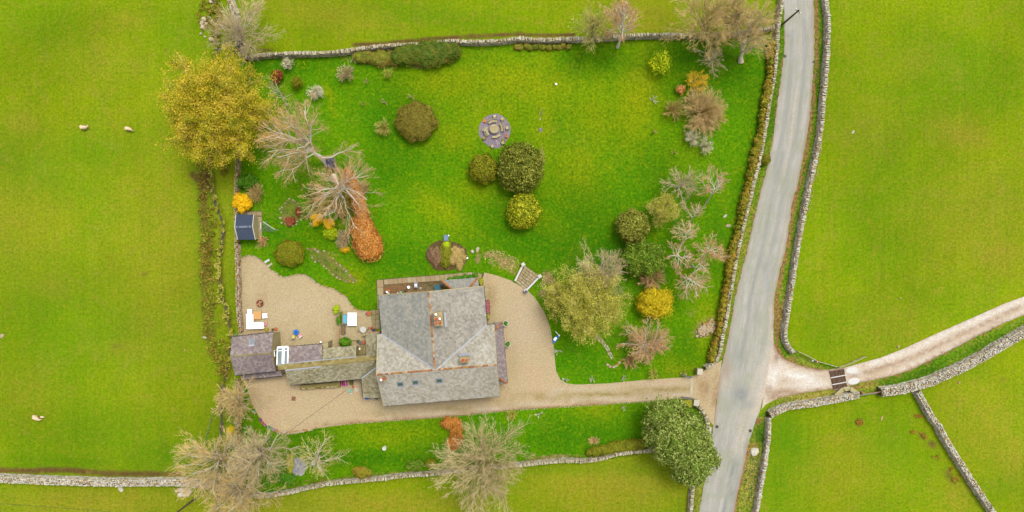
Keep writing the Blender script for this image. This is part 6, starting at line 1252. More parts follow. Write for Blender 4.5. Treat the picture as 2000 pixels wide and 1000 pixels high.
for px, py, lb, k in ((966, 227, 'pale square stone seat at the top of the slate circle', 1), (981, 232, 'mossy square stone seat at the upper right of the slate circle', .6), (990.5, 250, 'tilted pale stone seat at the right edge of the slate circle', .8), (945.5, 253.5, 'square stone seat at the left edge of the slate circle', .9), (945.5, 270, 'olive mossy stone seat at the lower left of the slate circle', .3), (961.5, 285.5, 'square stone seat at the bottom of the slate circle', .7), (983, 273, 'dark mossy stone block at the lower right of the slate circle', .2), (982, 279, 'grey-brown stone block at the lowest right rim of the slate circle', .5)):
    x, y, _ = P(px, py, .4); g = G(); g.box((0, 0, .22), (.52, .5, .44), TR.uniform(0, 1.5), v=k, jit=.03, rng=TR, top=.9); o = g.single('stone_block', M_stone_m if k < .5 else M_wood, lb, 'stone seat', 'blocks round the slate circle', base=(0, 0, 0)); o.location = (x, y, .03)
pot('orange flowering pot at the upper left of the slate circle', 947, 236, .27, .35, M_pot, M_flow['yellow'], n=60)
pot('terracotta pot at the right rim of the slate circle', 989.5, 266, .25, .35, M_pot, M_lfOr, n=50)
for a, b, lb in (((968.5, 273.5), (973, 284), 'steeper of two white poles lying on the slate circle'), ((969, 274.5), (977, 281.5), 'flatter of two white poles lying on the slate circle')):
    g = G(); pa, pb = gz(*a, .05), gz(*b, .05); g.tube([pa, pb], .03, 6); g.single('pole', M_offw, lb, 'pole')
# --- patio furniture on the yard (the L sofa, cubes, tables)
sf = thing('corner_sofa', 'white L-shaped garden sofa with grey scribble-like marks on its corner', 'sofa', gz(490, 630))
def slab(par, name, px0, py0, px1, py1, z0, z1, mat, rz=0, z=None):
    a = P(px0, py0, z1); b = P(px1, py1, z1); return G().box(((a[0] + b[0]) / 2, (a[1] + b[1]) / 2, (z0 + z1) / 2), (abs(b[0] - a[0]), abs(b[1] - a[1]), z1 - z0), rz).part(name, mat, par)
slab(sf, 'base', 481.5, 614, 494, 642, .05, .32, M_lgrey, R(2)); slab(sf, 'base', 495, 629.5, 514.5, 641.5, .05, .32, M_lgrey, R(2))
slab(sf, 'seat_cushion', 483.5, 614, 494.5, 628, .32, .45, M_white, R(2)); slab(sf, 'seat_cushion', 483.5, 628.6, 494.5, 640, .32, .45, M_white, R(2)); slab(sf, 'seat_cushion', 495.2, 629.5, 514.5, 639.5, .32, .45, M_white, R(2))
slab(sf, 'backrest', 481, 613.5, 483.4, 642.5, .1, .72, M_white, R(2)); slab(sf, 'backrest', 483.6, 640.2, 514.5, 642.4, .1, .7, M_white, R(2))
g = G(); o = P(489, 635, .46)
for k in range(5): a = TR.uniform(0, 3); g.tube([(o[0] + TR.uniform(-.3, .3), o[1] + TR.uniform(-.3, .3), .48), (o[0] + TR.uniform(-.3, .3), o[1] + TR.uniform(-.3, .3), .49)], .025, 4)
g.single('tool_bundle', M_grey, 'bundle of dark grey tools lying in the corner of the white sofa', 'tools')
chair_cube('footstool', 'white square footstool at the top end of the white sofa', 'stool', 487.5, 608.5, 9, 9, M_white, R(2), .42, 0)
chair_cube('footstool', 'white square footstool standing apart, right of the orange table', 'stool', 517, 616.8, 9.5, 9, M_white, R(6), .42, 0)
chair_cube('low_table', 'square orange-tan table between the sofa and the lone footstool', 'table', 502.3, 616, 15, 15.5, M_orange, R(1), .45, 0)
pot('small pink tub at the end of the white sofa', 518.5, 633, .26, .35, M_lpink, M_flow['pink'], n=30)
# fire pit
x, y, _ = gz(509, 592); t = thing('fire_pit', 'rusty red-brown fire pit heaped with sticks on the yard', 'fire pit', (x, y, .03))
G().lathe((x, y, .03), [(.3, 0), (.52, .2), (.6, .34), (.55, .34), (.4, .2), (.1, .14)], 18).part('bowl', pal('rust_red', K(150, 84, 60), K(190, 112, 90)), t)
for k in range(9): a = TR.uniform(0, 6.28); G().tube([(x + math.cos(a) * .55, y + math.sin(a) * .45, .38 + .02 * k), (x - math.cos(a) * TR.uniform(.1, .5), y - math.sin(a) * .4, .45)], .045, 5, v=TR.uniform()).part('stick', M_twigR if k % 2 else M_barkD, t)
# blue table with two cube seats
x, y, _ = P(578, 649, .7); t = thing('round_table', 'small bright blue round table on the yard', 'table', (x, y, .03))
G().lathe((x, y, .66), [(.44, 0), (.46, .03), (.44, .06)], 24).part('top', M_blue, t); G().lathe((x, y, .725), [(.13, 0), (.13, .015)], 14).part('hub', M_navy, t); G().lathe((x, y, .03), [(.28, 0), (.26, .04), (.06, .08), (.05, .62)], 14).part('pedestal', M_blue, t)
chair_cube('garden_chair', 'yellow cushioned chair left of the blue round table', 'chair', 573, 658, 6.5, 6.5, M_lgrey, R(180 - 8), .45, .8, plain('yellow_cushion', K(240, 226, 110)))
chair_cube('garden_chair', 'pale pink cushioned chair right of the blue round table', 'chair', 586, 655.5, 7, 7, M_white, R(200 + 15), .45, .8, M_lpink)
# raised beds and table east part of the yard
boxy('raised_bed', 'narrow wooden raised bed full of green leaves beside the blue tank', 'planter', 665.5, 621.5, 6.5, 26, .5, M_wood, leaf=M_lfGrn, n=420)
t = boxy('water_table', 'wooden framed tray of bright blue water next to the raised bed', 'water table', 673.7, 623, 9, 19, .7, M_wood); x, y, _ = P(673.7, 623, .7); G().box((x, y, .68), (.58, 1.4, .06)).part('water', M_cyan, t)
chair_cube('garden_table', 'large white rectangular table between the blue tray and the terrace', 'table', 687.7, 623.5, 17.5, 25, M_white, R(-1), .74, 0)
boxy('planter', 'dark grey trough planter with one green plant below the raised bed', 'planter', 669.5, 644.5, 8, 17, .5, M_grey, leaf=M_lfGrn, n=40)
G_ = ball('shrub', 'loose bright green plant in front of the raised bed', 656, 604, 8, 9, .9, M_lfLime, 700, .13, rough=.4, lobes=4)
ball('shrub', 'leafy green plant left of the raised bed', 661, 626, 4.5, 9, .6, M_lfGrn, 300, .11, rough=.4)
ball('shrub', 'round bright green bush against the low grey store', 674.5, 668, 11.5, 9.5, 1.7, M_lfGrn, 2200, .13, rough=.15)
g = G(); 
for k in range(16): q = gz(662.5 + .1 * k, 640 + k * 2.2, .06); g.box(q, (.12, .17, .1), v=TR.uniform())
g.single('brick_edging', M_ridge, 'thin red brick edging line beside the grey trough', 'edging', kind='stuff')
x, y, _ = P(709, 644, .72); t = thing('round_table', 'beige round stone table on the paved corner by the house', 'table', (x, y, .03)); G().lathe((x, y, .64), [(.5, 0), (.53, .04), (.5, .08)], 22).part('top', M_conc, t); G().lathe((x, y, .03), [(.2, 0), (.14, .3), (.2, .61)], 12).part('pedestal', M_conc, t)
chair_cube('garden_chair', 'wooden chair left of the beige round table', 'chair', 702.5, 644.5, 5.5, 6, M_wood, R(90), .45, .85); chair_cube('garden_chair', 'wooden chair right of the beige round table', 'chair', 717, 641.5, 5, 5.5, M_wood, R(-90), .45, .85); chair_cube('garden_chair', 'wooden chair below the beige round table', 'chair', 711, 653, 6, 5, M_wood, R(180), .45, .85)
pot('red flowering pot beside the house wall', 726, 641, .25, .35, M_pot, M_flow['red'], n=60); pot('dark blue glazed pot beside the red flowering one', 730, 645.5, .26, .4, M_navy, M_lfGrn, n=20); pot('empty terracotta ring pot at the corner of the lawn', 720.5, 612, .38, .4, M_pot, M_lfDk, n=20); pot('small purple flowered pot left of the ring pot', 716.5, 612.5, .2, .25, M_grey, M_flow['purple'], n=30)
chair_cube('bench', 'short wooden bench near the round green bush', 'bench', 692.5, 662, 8, 5, M_wood, 0, .45, .0)
pot('brown pot left of the pair by the narrow alley', 700, 667, .28, .35, M_iron, M_lfDk, n=30); pot('grey pot in the middle by the narrow alley', 704.5, 669.5, .3, .4, M_grey, M_lfBrn, n=30); pot('bright orange terracotta pot by the narrow alley', 710, 668.5, .3, .4, M_pot, M_lfOr, n=12)
pot('pot with a yellow-green plant by the outbuilding gable', 521, 643, .3, .35, M_pot, M_lfLime, n=200, ph=.6); pot('beige ring pot beside the outbuilding gable', 539, 642.5, .27, .35, M_pot, M_lfDk, n=12); pot('small brown pot between the two by the outbuilding', 533, 643.5, .2, .28, M_iron, M_lfBrn, n=30)
x, y, _ = gz(626, 668.5, .3); g = G(); g.lathe((0, 0, 0), [(.14, 0), (.16, .2), (.1, .3), (.02, .34)], 12); o = g.single('lamp', M_white, 'small white dome lamp on the ground at the gable stub', 'lamp', base=(0, 0, 0)); o.location = (x, y, .03)
mossy = G().prism([P(*q)[:2] for q in ((696, 679), (710, 675), (709, 695), (697, 697))], 0, .12).single('mossy_slab', M_slM, 'moss grown slab in the small gap between store and lean-to', 'slab', base=(P(703, 687)[0], P(703, 687)[1], 0))
pot('small white bowl on the moss grown slab', 702.5, 681, .15, .15, M_white)
x, y, _ = gz(469, 652); g = G(); g.tube([(x - .6, y - .5, .6), (x, y, 2.2), (x + .5, y + .3, 2.6)], .09, 6); g.part('downpipe', M_lead, barn)
# --- south side
wb = P(673, 748, .6); t = thing('wheelbarrow', 'bright magenta wheelbarrow parked against the long range', 'wheelbarrow', (wb[0], wb[1], .02)); X, Y = .95, .85
tb = G(); a_ = [(-X / 2, -Y / 2), (X / 2, -Y / 2), (X / 2, Y / 2), (-X / 2, Y / 2)]
V = [(wb[0] + q[0] * .7, wb[1] + q[1] * .7, .32) for q in a_] + [(wb[0] + q[0], wb[1] + q[1], .66) for q in a_] + [(wb[0] + q[0] * .86, wb[1] + q[1] * .86, .66) for q in a_] + [(wb[0] + q[0] * .6, wb[1] + q[1] * .6, .37) for q in a_]
F = [(0, 3, 2, 1), (12, 13, 14, 15)] + [(i, (i + 1) % 4, 4 + (i + 1) % 4, 4 + i) for i in range(4)] + [(4 + i, 4 + (i + 1) % 4, 8 + (i + 1) % 4, 8 + i) for i in range(4)] + [(8 + i, 8 + (i + 1) % 4, 12 + (i + 1) % 4, 12 + i) for i in range(4)]
tb.add(V, F).part('tub', M_pink, t); G().box((wb[0], wb[1], .42), (.5, .45, .1)).part('load', M_blade, t)
for s in (-1, 1): G().tube([(wb[0] + s * .2, wb[1] + .55, .25), (wb[0] + s * .3, wb[1] - .3, .4), (wb[0] + s * .3, wb[1] - .75, .62)], .022, 6).part('handle', M_steel, t); G().tube([(wb[0] + s * .28, wb[1] - .3, .38), (wb[0] + s * .28, wb[1] - .35, .02)], .02, 5).part('leg', M_steel, t)
G().lathe((0, 0, 0), [(.17, -.04), (.19, 0), (.17, .04)], 16).part('wheel', M_black, None); w_ = bpy.data.objects['wheel']; w_.parent = t; w_.location = (0, .58, .17); w_.rotation_euler = (0, R(90), 0)
pot('green ringed pot with dark soil near the wheelbarrow', 683.5, 763, .33, .35, plain('jade_glaze', K(170, 214, 190), .4), M_lfDk, n=20); pot('small terracotta pot right of the wheelbarrow', 689.5, 755, .2, .25, M_pot, M_lfBrn, n=12); pot('tiny pale pot below the ringed one', 686, 769, .14, .18, M_conc)
boxy('planter', 'dark planter with green shoots behind the wheelbarrow', 'planter', 686, 747, 6, 9, .4, M_iron, leaf=M_lfGrn, n=40)
g = G(); x, y, _ = gz(696, 761); g.lathe((0, 0, 0), [(.45, 0), (.42, .1), (.2, .16)], 9, sy=.8); o = g.single('boulder', M_stone_w, 'pale flat boulder on the gravel by the side porch', 'boulder', base=(0, 0, 0)); o.location = (x, y, .02)
x, y, _ = P(717, 777.5, .35); g = G(); g.lathe((0, 0, 0), [(.3, 0), (.38, .3), (.4, .34), (.34, .34), (.3, .2)], 18, sy=.6); o = g.single('tub', M_blue, 'bright blue tub at the foot of the side porch', 'tub', base=(0, 0, 0)); o.location = (x, y, .02)
x, y, _ = P(735.5, 778, .35); g = G(); g.lathe((0, 0, 0), [(.25, 0), (.33, .3), (.35, .34), (.3, .34), (.26, .2)], 16, sy=.6); o = g.single('tub', M_grey, 'grey tub between the blue tub and the house corner', 'tub', base=(0, 0, 0)); o.location = (x, y, .02)
def cover_plate(label, px, py, r, square=False, rz=0, name='manhole_cover', group=None, mat=None):
    x, y, _ = gz(px, py); g = G()
    if square: g.box((0, 0, .02), (r * 2, r * 2, .05), rz)
    else: g.lathe((0, 0, 0), [(r, 0), (r, .05)], 18)
    o = g.single(name, mat or M_iron, label, 'drain cover', group, base=(0, 0, 0)); o.location = (x, y, .085 if px > 1300 else .04); return o
cover_plate('square reddish manhole cover in the buff gravel', 573.5, 778.5, .33, True, R(-10), mat=pal('red_iron', K(150, 104, 80), K(166, 120, 96)))
cover_plate('round drain cover on the left edge of the lower road', 1400, 833, .25); cover_plate('round drain cover on the right edge of the lower road', 1465, 841, .25); cover_plate('round drain cover on the left edge of the upper road', 1532.5, 110, .25); cover_plate('round drain cover on the right edge of the upper road', 1589, 121, .2)
# --- terrace things
x, y, _ = P(798, 561, .75); t = thing('round_table', 'small round white table on the terrace bed', 'table', (x, y, .06)); G().lathe((x, y, .7), [(.22, 0), (.23, .03)], 18).part('top', M_white, t); G().lathe((x, y, .06), [(.16, 0), (.03, .05), (.03, .64)], 10).part('pedestal', M_white, t)
bx, by, _ = P(812, 557.5, .9); t = thing('barbecue', 'grey lidded barbecue with a white tray on the terrace bed', 'barbecue', (bx, by, .06))
G().box((bx, by, .72), (.66, 1.02, .3), R(3), top=.82).part('lid', M_lgrey, t); G().box((bx, by + .02, .885), (.32, .3, .03), R(3)).part('tray', M_white, t); G().box((bx, by - .35, .86), (.2, .2, .05)).part('vent', M_grey, t)
for sx in (-1, 1):
    for sy in (-1, 1): G().tube([(bx + sx * .25, by + sy * .4, .06), (bx + sx * .25, by + sy * .4, .58)], .025, 5).part('leg', M_grey, t)
boxy_t = P(854, 562, .7); t = thing('storage_box', 'teal garden storage box beside the bay', 'storage box', (boxy_t[0], boxy_t[1], .06)); G().box((boxy_t[0], boxy_t[1], .34), (.92, .9, .56), R(5)).part('body', M_teal, t); G().box((boxy_t[0], boxy_t[1], .65), (.98, .96, .07), R(5)).part('lid', M_teal, t)
for px, py, r, mt_, lf, lb in ((755, 566, .2, M_pot, M_lfBrn, 'brown pot at the left end of the terrace bed'), (755.5, 570, .17, M_white, None, 'white pot in the cluster at the left end of the terrace bed'), (760, 567, .2, M_pot, M_lfOr, 'orange pot in the cluster at the left end of the terrace bed'), (759, 572.5, .19, M_conc, None, 'pale pot nearest the wall in the left cluster'), (752.5, 571, .17, M_iron, M_lfBrn, 'dark pot in the cluster at the left end of the terrace bed'), (783, 571, .2, plain('mint_glaze', K(150, 214, 184)), None, 'mint green pot against the north wall'), (777, 572, .12, M_conc, None, 'tiny pale pot left of the mint green one'), (821.5, 562.5, .14, M_conc, None, 'small cream pot right of the barbecue'), (841, 555, .18, M_iron, M_lfDk, 'dark pot on the flags left of the teal box'), (864, 556, .22, M_navy, M_lfBrn, 'purple planted pot behind the teal box'), (793, 567, .24, M_black, M_lfDk, 'dark bushy pot below the small white table')):
    pot(lb, px, py, r, .3, mt_, lf, n=50, base_z=.07)
ball('shrub', 'low green plants between the teal box and the bay', 874, 558, 8, 9, .7, M_lfYG, 600, .12, rough=.4, lobes=3); hedge('hedge', 'low green strip of plants in front of the bay', [(880, 547), (905, 541), (930, 540)], 6, .5, M_lfGrn, 900, .11, cat='plants'); ball('shrub', 'small leafy plant at the right corner of the bay', 939, 550, 6, 10, .7, M_lfYG, 500, .12, rough=.4, lobes=3)
# east side
boxy('planter', 'long dark red planter of pink flowers against the east wall', 'planter', 952.5, 599, 8, 26, .45, plain('maroon_paint', K(120, 60, 70)), leaf=M_flow['pink'], n=260, rz=R(3))
for py, lb in ((632, 'upper of two white rimmed round planters beside the east lean-to'), (672.5, 'lower of two white rimmed round planters beside the east lean-to')):
    px = 987.5 if py < 650 else 991.5; x, y, _ = P(px, py, .55); t = thing('round_planter', lb, 'planter', (x, y, .03), 'white rimmed planters')
    G().lathe((x, y, .03), [(.36, 0), (.46, .5), (.5, .52), (.5, .57), (.44, .57), (.42, .5)], 24).part('tub', M_offw, t)
    foliage(t, [(x, y, .5, .42, .42, .24)], 320, .1, M_lfGrn, TR, 'plant')
ball('shrub', 'small climbing plant on the corner of the north wing', 953, 619, 3.5, 7, 1, M_lfYG, 240, .11, rough=.4)
# --- garden steps with pale balustrades
t = thing('garden_steps', 'flagged garden steps with pale stone side walls leading up to the lawn', 'steps', gz(1030, 543))
A0, A1, B0, B1 = (1022, 516.5), (1006, 549), (1054.5, 539.5), (1027, 568)
fl = lambda s, t_: ((A0[0] * (1 - s) + B0[0] * s) * (1 - t_) + (A1[0] * (1 - s) + B1[0] * s) * t_, (A0[1] * (1 - s) + B0[1] * s) * (1 - t_) + (A1[1] * (1 - s) + B1[1] * s) * t_)
rows = 7
for j in range(rows):
    nn = (5, 4, 4, 4, 3, 3, 2)[j]; z = .1 + .09 * (rows - 1 - j)
    for i in range(nn): flag_quads(t, fl(.08 + .84 * i / nn, j / rows), fl(.08 + .84 * (i + 1) / nn, j / rows), fl(.08 + .84 * (i + 1) / nn, (j + 1) / rows), fl(.08 + .84 * i / nn, (j + 1) / rows), 1, 1, z, .12, gap=.04)
g = G(); g.prism([P(*fl(.05, 0))[:2], P(*fl(.95, 0))[:2], P(*fl(.95, 1))[:2], P(*fl(.05, 1))[:2]], 0, .06).part('base', M_core, t)
for a, b in ((A0, A1), (B0, B1)):
    pa, pb = np.array(P(*a, .6)), np.array(P(*b, .6)); d = pb - pa; g = G(); g.box(tuple((pa + pb) / 2 * [1, 1, 0] + [0, 0, .4]), (np.linalg.norm(d[:2]), .3, .5), math.atan2(d[1], d[0]), v=.9); g.part('side_wall', M_conc, t)
    for q in ((a, b) if a == B0 else (a,)): p_ = P(*q, .9); G().box((p_[0], p_[1], .45), (.55, .55, .9), R(35), v=.7).part('pillar', M_conc, t)
pot('dark blue pot on the lower pillar of the garden steps', 1027.5, 569, .22, .3, M_navy, M_lfDk, n=20, base_z=.9)
for q in ((1013, 551, .35), (1022, 554, .25)): x, y, _ = gz(q[0] + 3, q[1], .3)
# flower bed by the terrace, its chest and stones
sheet('oval_bed', [(833, 500), (838, 482), (850, 472), (872, 470), (896, 476), (909, 486), (913, 502), (906, 518), (888, 526), (862, 528), (845, 522)], .03, M_soil, .6, .05)
ball('shrub', 'dark purple-red heather at the left of the oval bed', 848, 500, 15, 25, .9, leafm('heather', [K(90, 70, 44), K(130, 100, 76), K(160, 124, 100), K(96, 106, 46)]), 3000, .13, rough=.3, lobes=6)
ball('shrub', 'olive heather in the middle of the oval bed', 871, 500, 15, 27, .9, M_lfTopO, 3000, .13, rough=.25, lobes=6)
ball('shrub', 'tan twiggy heather at the right of the oval bed', 894, 501, 17, 24, .8, leafm('tan_heather', [K(140, 120, 60), K(170, 146, 90), K(190, 166, 120)]), 3200, .12, rough=.25, lobes=5)
ball('shrub', 'small lime plant at the top of the oval bed', 872, 478, 8, 8, .7, M_lfLime, 500, .12, rough=.3)
x, y, _ = P(871, 464.5, .6); t = thing('garden_chest', 'small blue-grey garden chest above the oval bed', 'chest', (x, y, .02)); G().box((x, y, .28), (.68, .88, .5)).part('body', M_lgrey, t); G().box((x, y, .56), (.72, .92, .06)).part('lid', plain('blue_grey_lid', K(130, 150, 186)), t)
x, y, _ = P(876, 460, .5); g = G(); g.lathe((0, 0, 0), [(.1, 0), (.12, .3), (.1, .42)], 12); o = g.single('canister', M_white, 'white canister standing beside the blue-grey chest', 'canister', base=(0, 0, 0)); o.location = (x, y, .02)
g = G(); x, y, _ = P(912.5, 504, .3); g.lathe((0, 0, 0), [(.14, 0), (.16, .2), (.06, .3)], 10); o = g.single('lamp', M_white, 'small white garden lamp at the right tip of the oval bed', 'lamp', base=(0, 0, 0)); o.location = (x, y, .02)
def stone(label, px, py, a, b, h, mat=None, rz=None, name='boulder', cat='boulder', group=None, v=.6, z=.0):
    x, y, _ = gz(px, py); g = G(); th = np.arange(9) * 2 * math.pi / 9; rz = TR.uniform(0, 3) if rz is None else rz
    prof = [(1.0, 0), (1.02, .35), (.85, .8), (.4, 1.0)]; g.lathe((0, 0, 0), [(r * .5, q * h) for r, q in prof], 9, v=v, sx=a, sy=b, rz=rz); V = g.V[0]; V += TR.normal(size=V.shape) * min(a, b) * .05
    o = g.single(name, mat or M_stone_w, label, cat, group, base=(0, 0, 0)); o.location = (x, y, z); return o
stone('pinkish flat stone on the lawn above the orange one', 933, 486.5, .75, .5, .3, M_flagP); stone('orange stone just below the pinkish flat one', 932.5, 490.5, .7, .45, .3, M_stone_o, v=.9); stone('cream stone left of the pinkish flat one', 922.5, 491.5, .6, .5, .3, M_stone_w)
stone('grey-pink square slab lying on the lawn right of the slate circle', 1056, 253.5, .6, .7, .1, M_slatechip); stone('small pale stone at the foot of the brown patch above the grey slab', 1054.5, 233, .3, .25, .15)
stone('large pale round boulder on the verge of the lower road', 1473, 882, 1.4, 1.2, .55, v=.8)
for k, (px, py, s, lb) in enumerate(((399, 39, 1.0, 'largest pale boulder in the heap above the big yellow tree'), (396, 45.5, .8, 'pale boulder under the largest one in the heap'), (402.5, 48, .7, 'pale boulder right of the middle of the heap'), (396.5, 53.5, .8, 'round pale boulder low in the heap'), (408, 34.5, .6, 'small pale boulder right of the largest one'), (415, 41.5, .6, 'orange-tinted boulder furthest right in the heap'), (393, 66, .5, 'small pale boulder at the lower left of the heap'), (412, 4, .6, 'small boulder at the top edge beside the beck'), (413, 77, .8, 'boulder between the beck and the grey twiggy tree'), (400.5, 72, .4, 'tiny boulder just above the big yellow tree'))):
    stone(lb, px, py, s, s * .85, s * .5, v=.9, group='boulders beside the beck')
stone('white rock in the sheep field above the beck rushes', 361, 684, .3, .24, .15, v=1); stone('tan rock in the sheep field left of the outbuilding', 400, 659, .7, .4, .25, M_flagP); stone('pale rock at the left edge of the sheep field', 4, 656, .8, .6, .12, M_flagP, v=.3)
stone('pale block lying against the broad rubble wall', 236, 953, 1.3, .7, .35, M_stone_w); stone('white stone on the right hand field above the track', 1754.5, 677, .45, .4, .2, v=1); stone('small white stone high on the right hand field', 1758, 583, .35, .3, .15, v=1); stone('tan stone on the right hand field near the far road wall', 1666, 258, .4, .7, .1, M_flagP); stone('pale stone in the lower right corner field', 1873, 747, .5, .3, .15, v=1)
stone('white limestone slab on the field in the lower right', 1722, 817, .3, .8, .1, v=1, rz=-.4); stone('tan rock beside the dark drain near the golden hedge', 1422, 441, .9, .5, .2, M_stone_o); stone('pair of grey rocks near the golden hedge', 1416, 422, .8, .35, .15, M_stone_w)
for k, (px, py, lb) in enumerate(((1086, 165, 'white ball lying alone on the upper lawn'),)):
    x, y, _ = gz(px, py); g = G(); g.lathe((0, 0, 0), [(.02, 0), (.12, .03), (.18, .12), (.19, .19), (.17, .28), (.1, .35), (.02, .38)], 14); o = g.single('ball', M_white, lb, 'ball', base=(0, 0, 0), smooth=True); o.location = (x, y, .02)
x, y, _ = P(750.5, 876, .8); g = G(); g.lathe((0, 0, 0), [(.2, 0), (.12, .1), (.09, .6), (.28, .72), (.34, .84), (.28, .84), (.1, .76)], 18); o = g.single('birdbath', M_conc, 'pale stone birdbath standing on the south lawn', 'birdbath', base=(0, 0, 0)); o.location = (x, y, .02)
sheet('round_bed', [(568, 392), (556, 397), (550, 410), (549, 424), (555, 435), (566, 440), (578, 436), (587, 424), (588, 406), (581, 395)], .03, M_bed, .5, .1, [(0, 566, 408, 14, 14, 0, .8), (2, 566, 432, 12, 8, 0, .8)])
sheet('rockery_bed', [(602, 486), (625, 488), (650, 504), (668, 518), (692, 540), (693, 550), (672, 550), (650, 536), (628, 516), (608, 502)], .03, M_bed, .5, .12, [(0, 615, 496, 10, 6, 30, .9), (1, 650, 522, 18, 8, 30, .8), (0, 676, 536, 10, 8, 30, .7), (1, 685, 545, 8, 4, 0, .6)])
# stone edgings and rockeries (each stone too small to pick apart)
def edging(name, label, pts, mat, size=.26, closed=False, cat='edging', step=.28, rows=1, h=.2, jit=.04):
    L = smooth_line([P(a, b)[:2] for a, b in pts], step, closed); n = len(L); C, D = [], []
    for r in range(rows): C.append(np.c_[L + TR.normal(size=(n, 2)) * jit + (r * .2), np.full(n, h * .35)]); D.append(np.c_[TR.uniform(.6, 1.2, n) * size, TR.uniform(.6, 1.1, n) * size, TR.uniform(.7, 1.2, n) * h])
    C, D = np.concatenate(C), np.concatenate(D); V, F = boxes(C, D, TR.uniform(0, 3, len(C)), .02, TR, .1); o = part(name, V, F, mat, None, v=np.repeat(np.clip(.7 + TR.normal(size=len(C)) * .25, 0, 1), 8)); tag(o, label, cat, kind='stuff')
edging('stone_edging', 'uneven stone edging between the gravel yard and the lawn', YARD_TOP, M_stone_o, .24)
edging('stone_edging', 'ring of pale stones round the planted round bed', [(566, 391), (556, 397), (549, 408), (548, 424), (553, 436), (564, 441), (578, 438), (588, 424), (590, 408), (582, 395)], M_stone_o, .3, True, step=.55, jit=.14)
edging('stone_edging', 'pale stones along the upper edge of the long rockery', [(602, 486), (618, 486), (634, 493), (648, 503), (662, 516), (676, 528), (690, 540), (694, 547)], M_stone_o, .34, step=.7, jit=.14)
edging('stone_edging', 'stones along the lower edge of the long rockery', [(610, 504), (622, 512), (634, 520), (644, 530), (652, 537), (664, 546), (678, 550), (690, 549)], M_stone_o, .3, step=.7, jit=.14)
edging('stone_edging', 'low stone kerb round the corner of the buff gravel', [(540, 843), (553, 846), (574, 845), (600, 841), (616, 836)], M_stone_o, .3, rows=2)
edging('stone_edging', 'stones round the lower tip of the flower bed by the maple', [(1186, 712), (1196, 717), (1206, 712), (1212, 704)], M_stone_o, .4)
edging('stone_edging', 'line of flat stones inside the flower bed left of the maple', [(1164, 656), (1176, 670), (1186, 684), (1194, 700)], M_flagP, .3, rows=2)
edging('stone_edging', 'thin brown kerb along the lower side of the long drive', [(640, 832), (700, 827), (796, 820), (892, 813), (1012, 801), (1154, 792), (1258, 785), (1325, 780)], M_stone_o, .16, step=.3, h=.1)
edging('rubble_pile', 'heap of reddish rubble on the lawn beside the golden hedge', [(1364, 646), (1374, 636), (1384, 640), (1392, 632), (1384, 650), (1372, 654), (1368, 642), (1380, 644), (1396, 640), (1376, 648), (1362, 654), (1388, 628)], M_stone_o, .3, cat='rubble', step=.16, rows=3, h=.3, jit=.2)
edging('slate_heap', 'heap of blue-grey slates and rubble by the thin yellow-budded tree', [(566, 900), (592, 902), (594, 910), (568, 908), (570, 916), (592, 918), (586, 924), (570, 922), (580, 906), (586, 914)], M_slatechip if False else pal('blue_slates', K(110, 124, 150), K(170, 170, 180), K(206, 200, 190)), .5, cat='rubble', step=.25, rows=2, h=.12, jit=.15)
edging('rubble_pile', 'pile of pale broken stone behind the broad rubble wall end', [(346, 958), (366, 958), (368, 966), (350, 966)], M_stone_w, .5, cat='rubble', step=.3, rows=2, h=.3)
# painted blocks at the corner of the buff gravel
for k, (px, py, rz, c, lb) in enumerate(((508, 820, -60, (150, 60, 140), 'purple'), (512, 826, -50, (214, 90, 120), 'pink'), (516.5, 830.5, -42, (190, 120, 150), 'dusty pink'), (524, 834, -35, (50, 120, 150), 'blue-green'), (533, 839.5, -22, (190, 150, 190), 'lilac'), (528.5, 837, -30, (120, 170, 90), 'light green'), (539, 841.5, -12, (200, 140, 80), 'orange'))):
    x, y, _ = P(px, py, .4); g = G(); g.box((0, 0, .2), (.42, .26, .4), R(rz)); o = g.single('painted_block', plain('paint_' + lb.replace(' ', '_').replace('-', '_'), K(*c)), lb + ' painted block in the row round the corner of the buff gravel', 'painted block', 'painted blocks edging the gravel', base=(0, 0, 0)); o.location = (x, y, .02)
x, y, _ = P(496, 804, .5); pot('green tub hidden under the bare brown tree', 496, 804, .3, .45, plain('green_plastic', K(60, 160, 110)))
# shed surroundings
t = thing('deck', 'flagged stone deck in front of the small wooden shed', 'deck', gz(504, 440)); G().prism([P(*q)[:2] for q in ((470, 412), (512, 412), (512, 464), (499, 466), (496, 420))], 0, .08).part('base', M_core, t)
flag_quads(t, (497, 423), (512, 423), (512.5, 463), (498, 463), 2, 4, .13); flag_quads(t, (472, 413), (512, 413), (512, 422), (472, 419), 4, 1, .13)
chair_cube('bench', 'narrow white bench on the deck facing the triangular frame', 'bench', 509.2, 441, 2.6, 13.5, M_offw, 0, .45, 0)
p0, p1, p2 = np.array(P(513.5, 433, 1.9)), np.array(P(537, 448.5, 1.9)), np.array(P(513, 452, 1.2))
t = thing('net_frame', 'pale pole frame with a grey triangular net beside the shed deck', 'net frame', gz(522, 444))
G().tube([p0, p1], .06, 6).part('rail', M_offw, t); 
for q in (p0, p1): G().tube([q * [1, 1, 0], q], .05, 6).part('post', M_offw, t)
for a, b in ((p0 * .75 + p1 * .25, np.array(P(513, 440, .3))), (p0 * .6 + p1 * .4, np.array(P(513.5, 449, .1)))): G().tube([a, b], .022, 4).part('guy_rope', M_offw, t)
nt_ = G(); N_ = 9; foot0, foot1 = np.array(P(513, 452.5, .06)), np.array(P(533, 454, .06))
for k in range(N_ + 1): a = p0 + (p1 - p0) * k / N_; b = foot0 + (foot1 - foot0) * k / N_; nt_.tube([a, b], .012, 3)
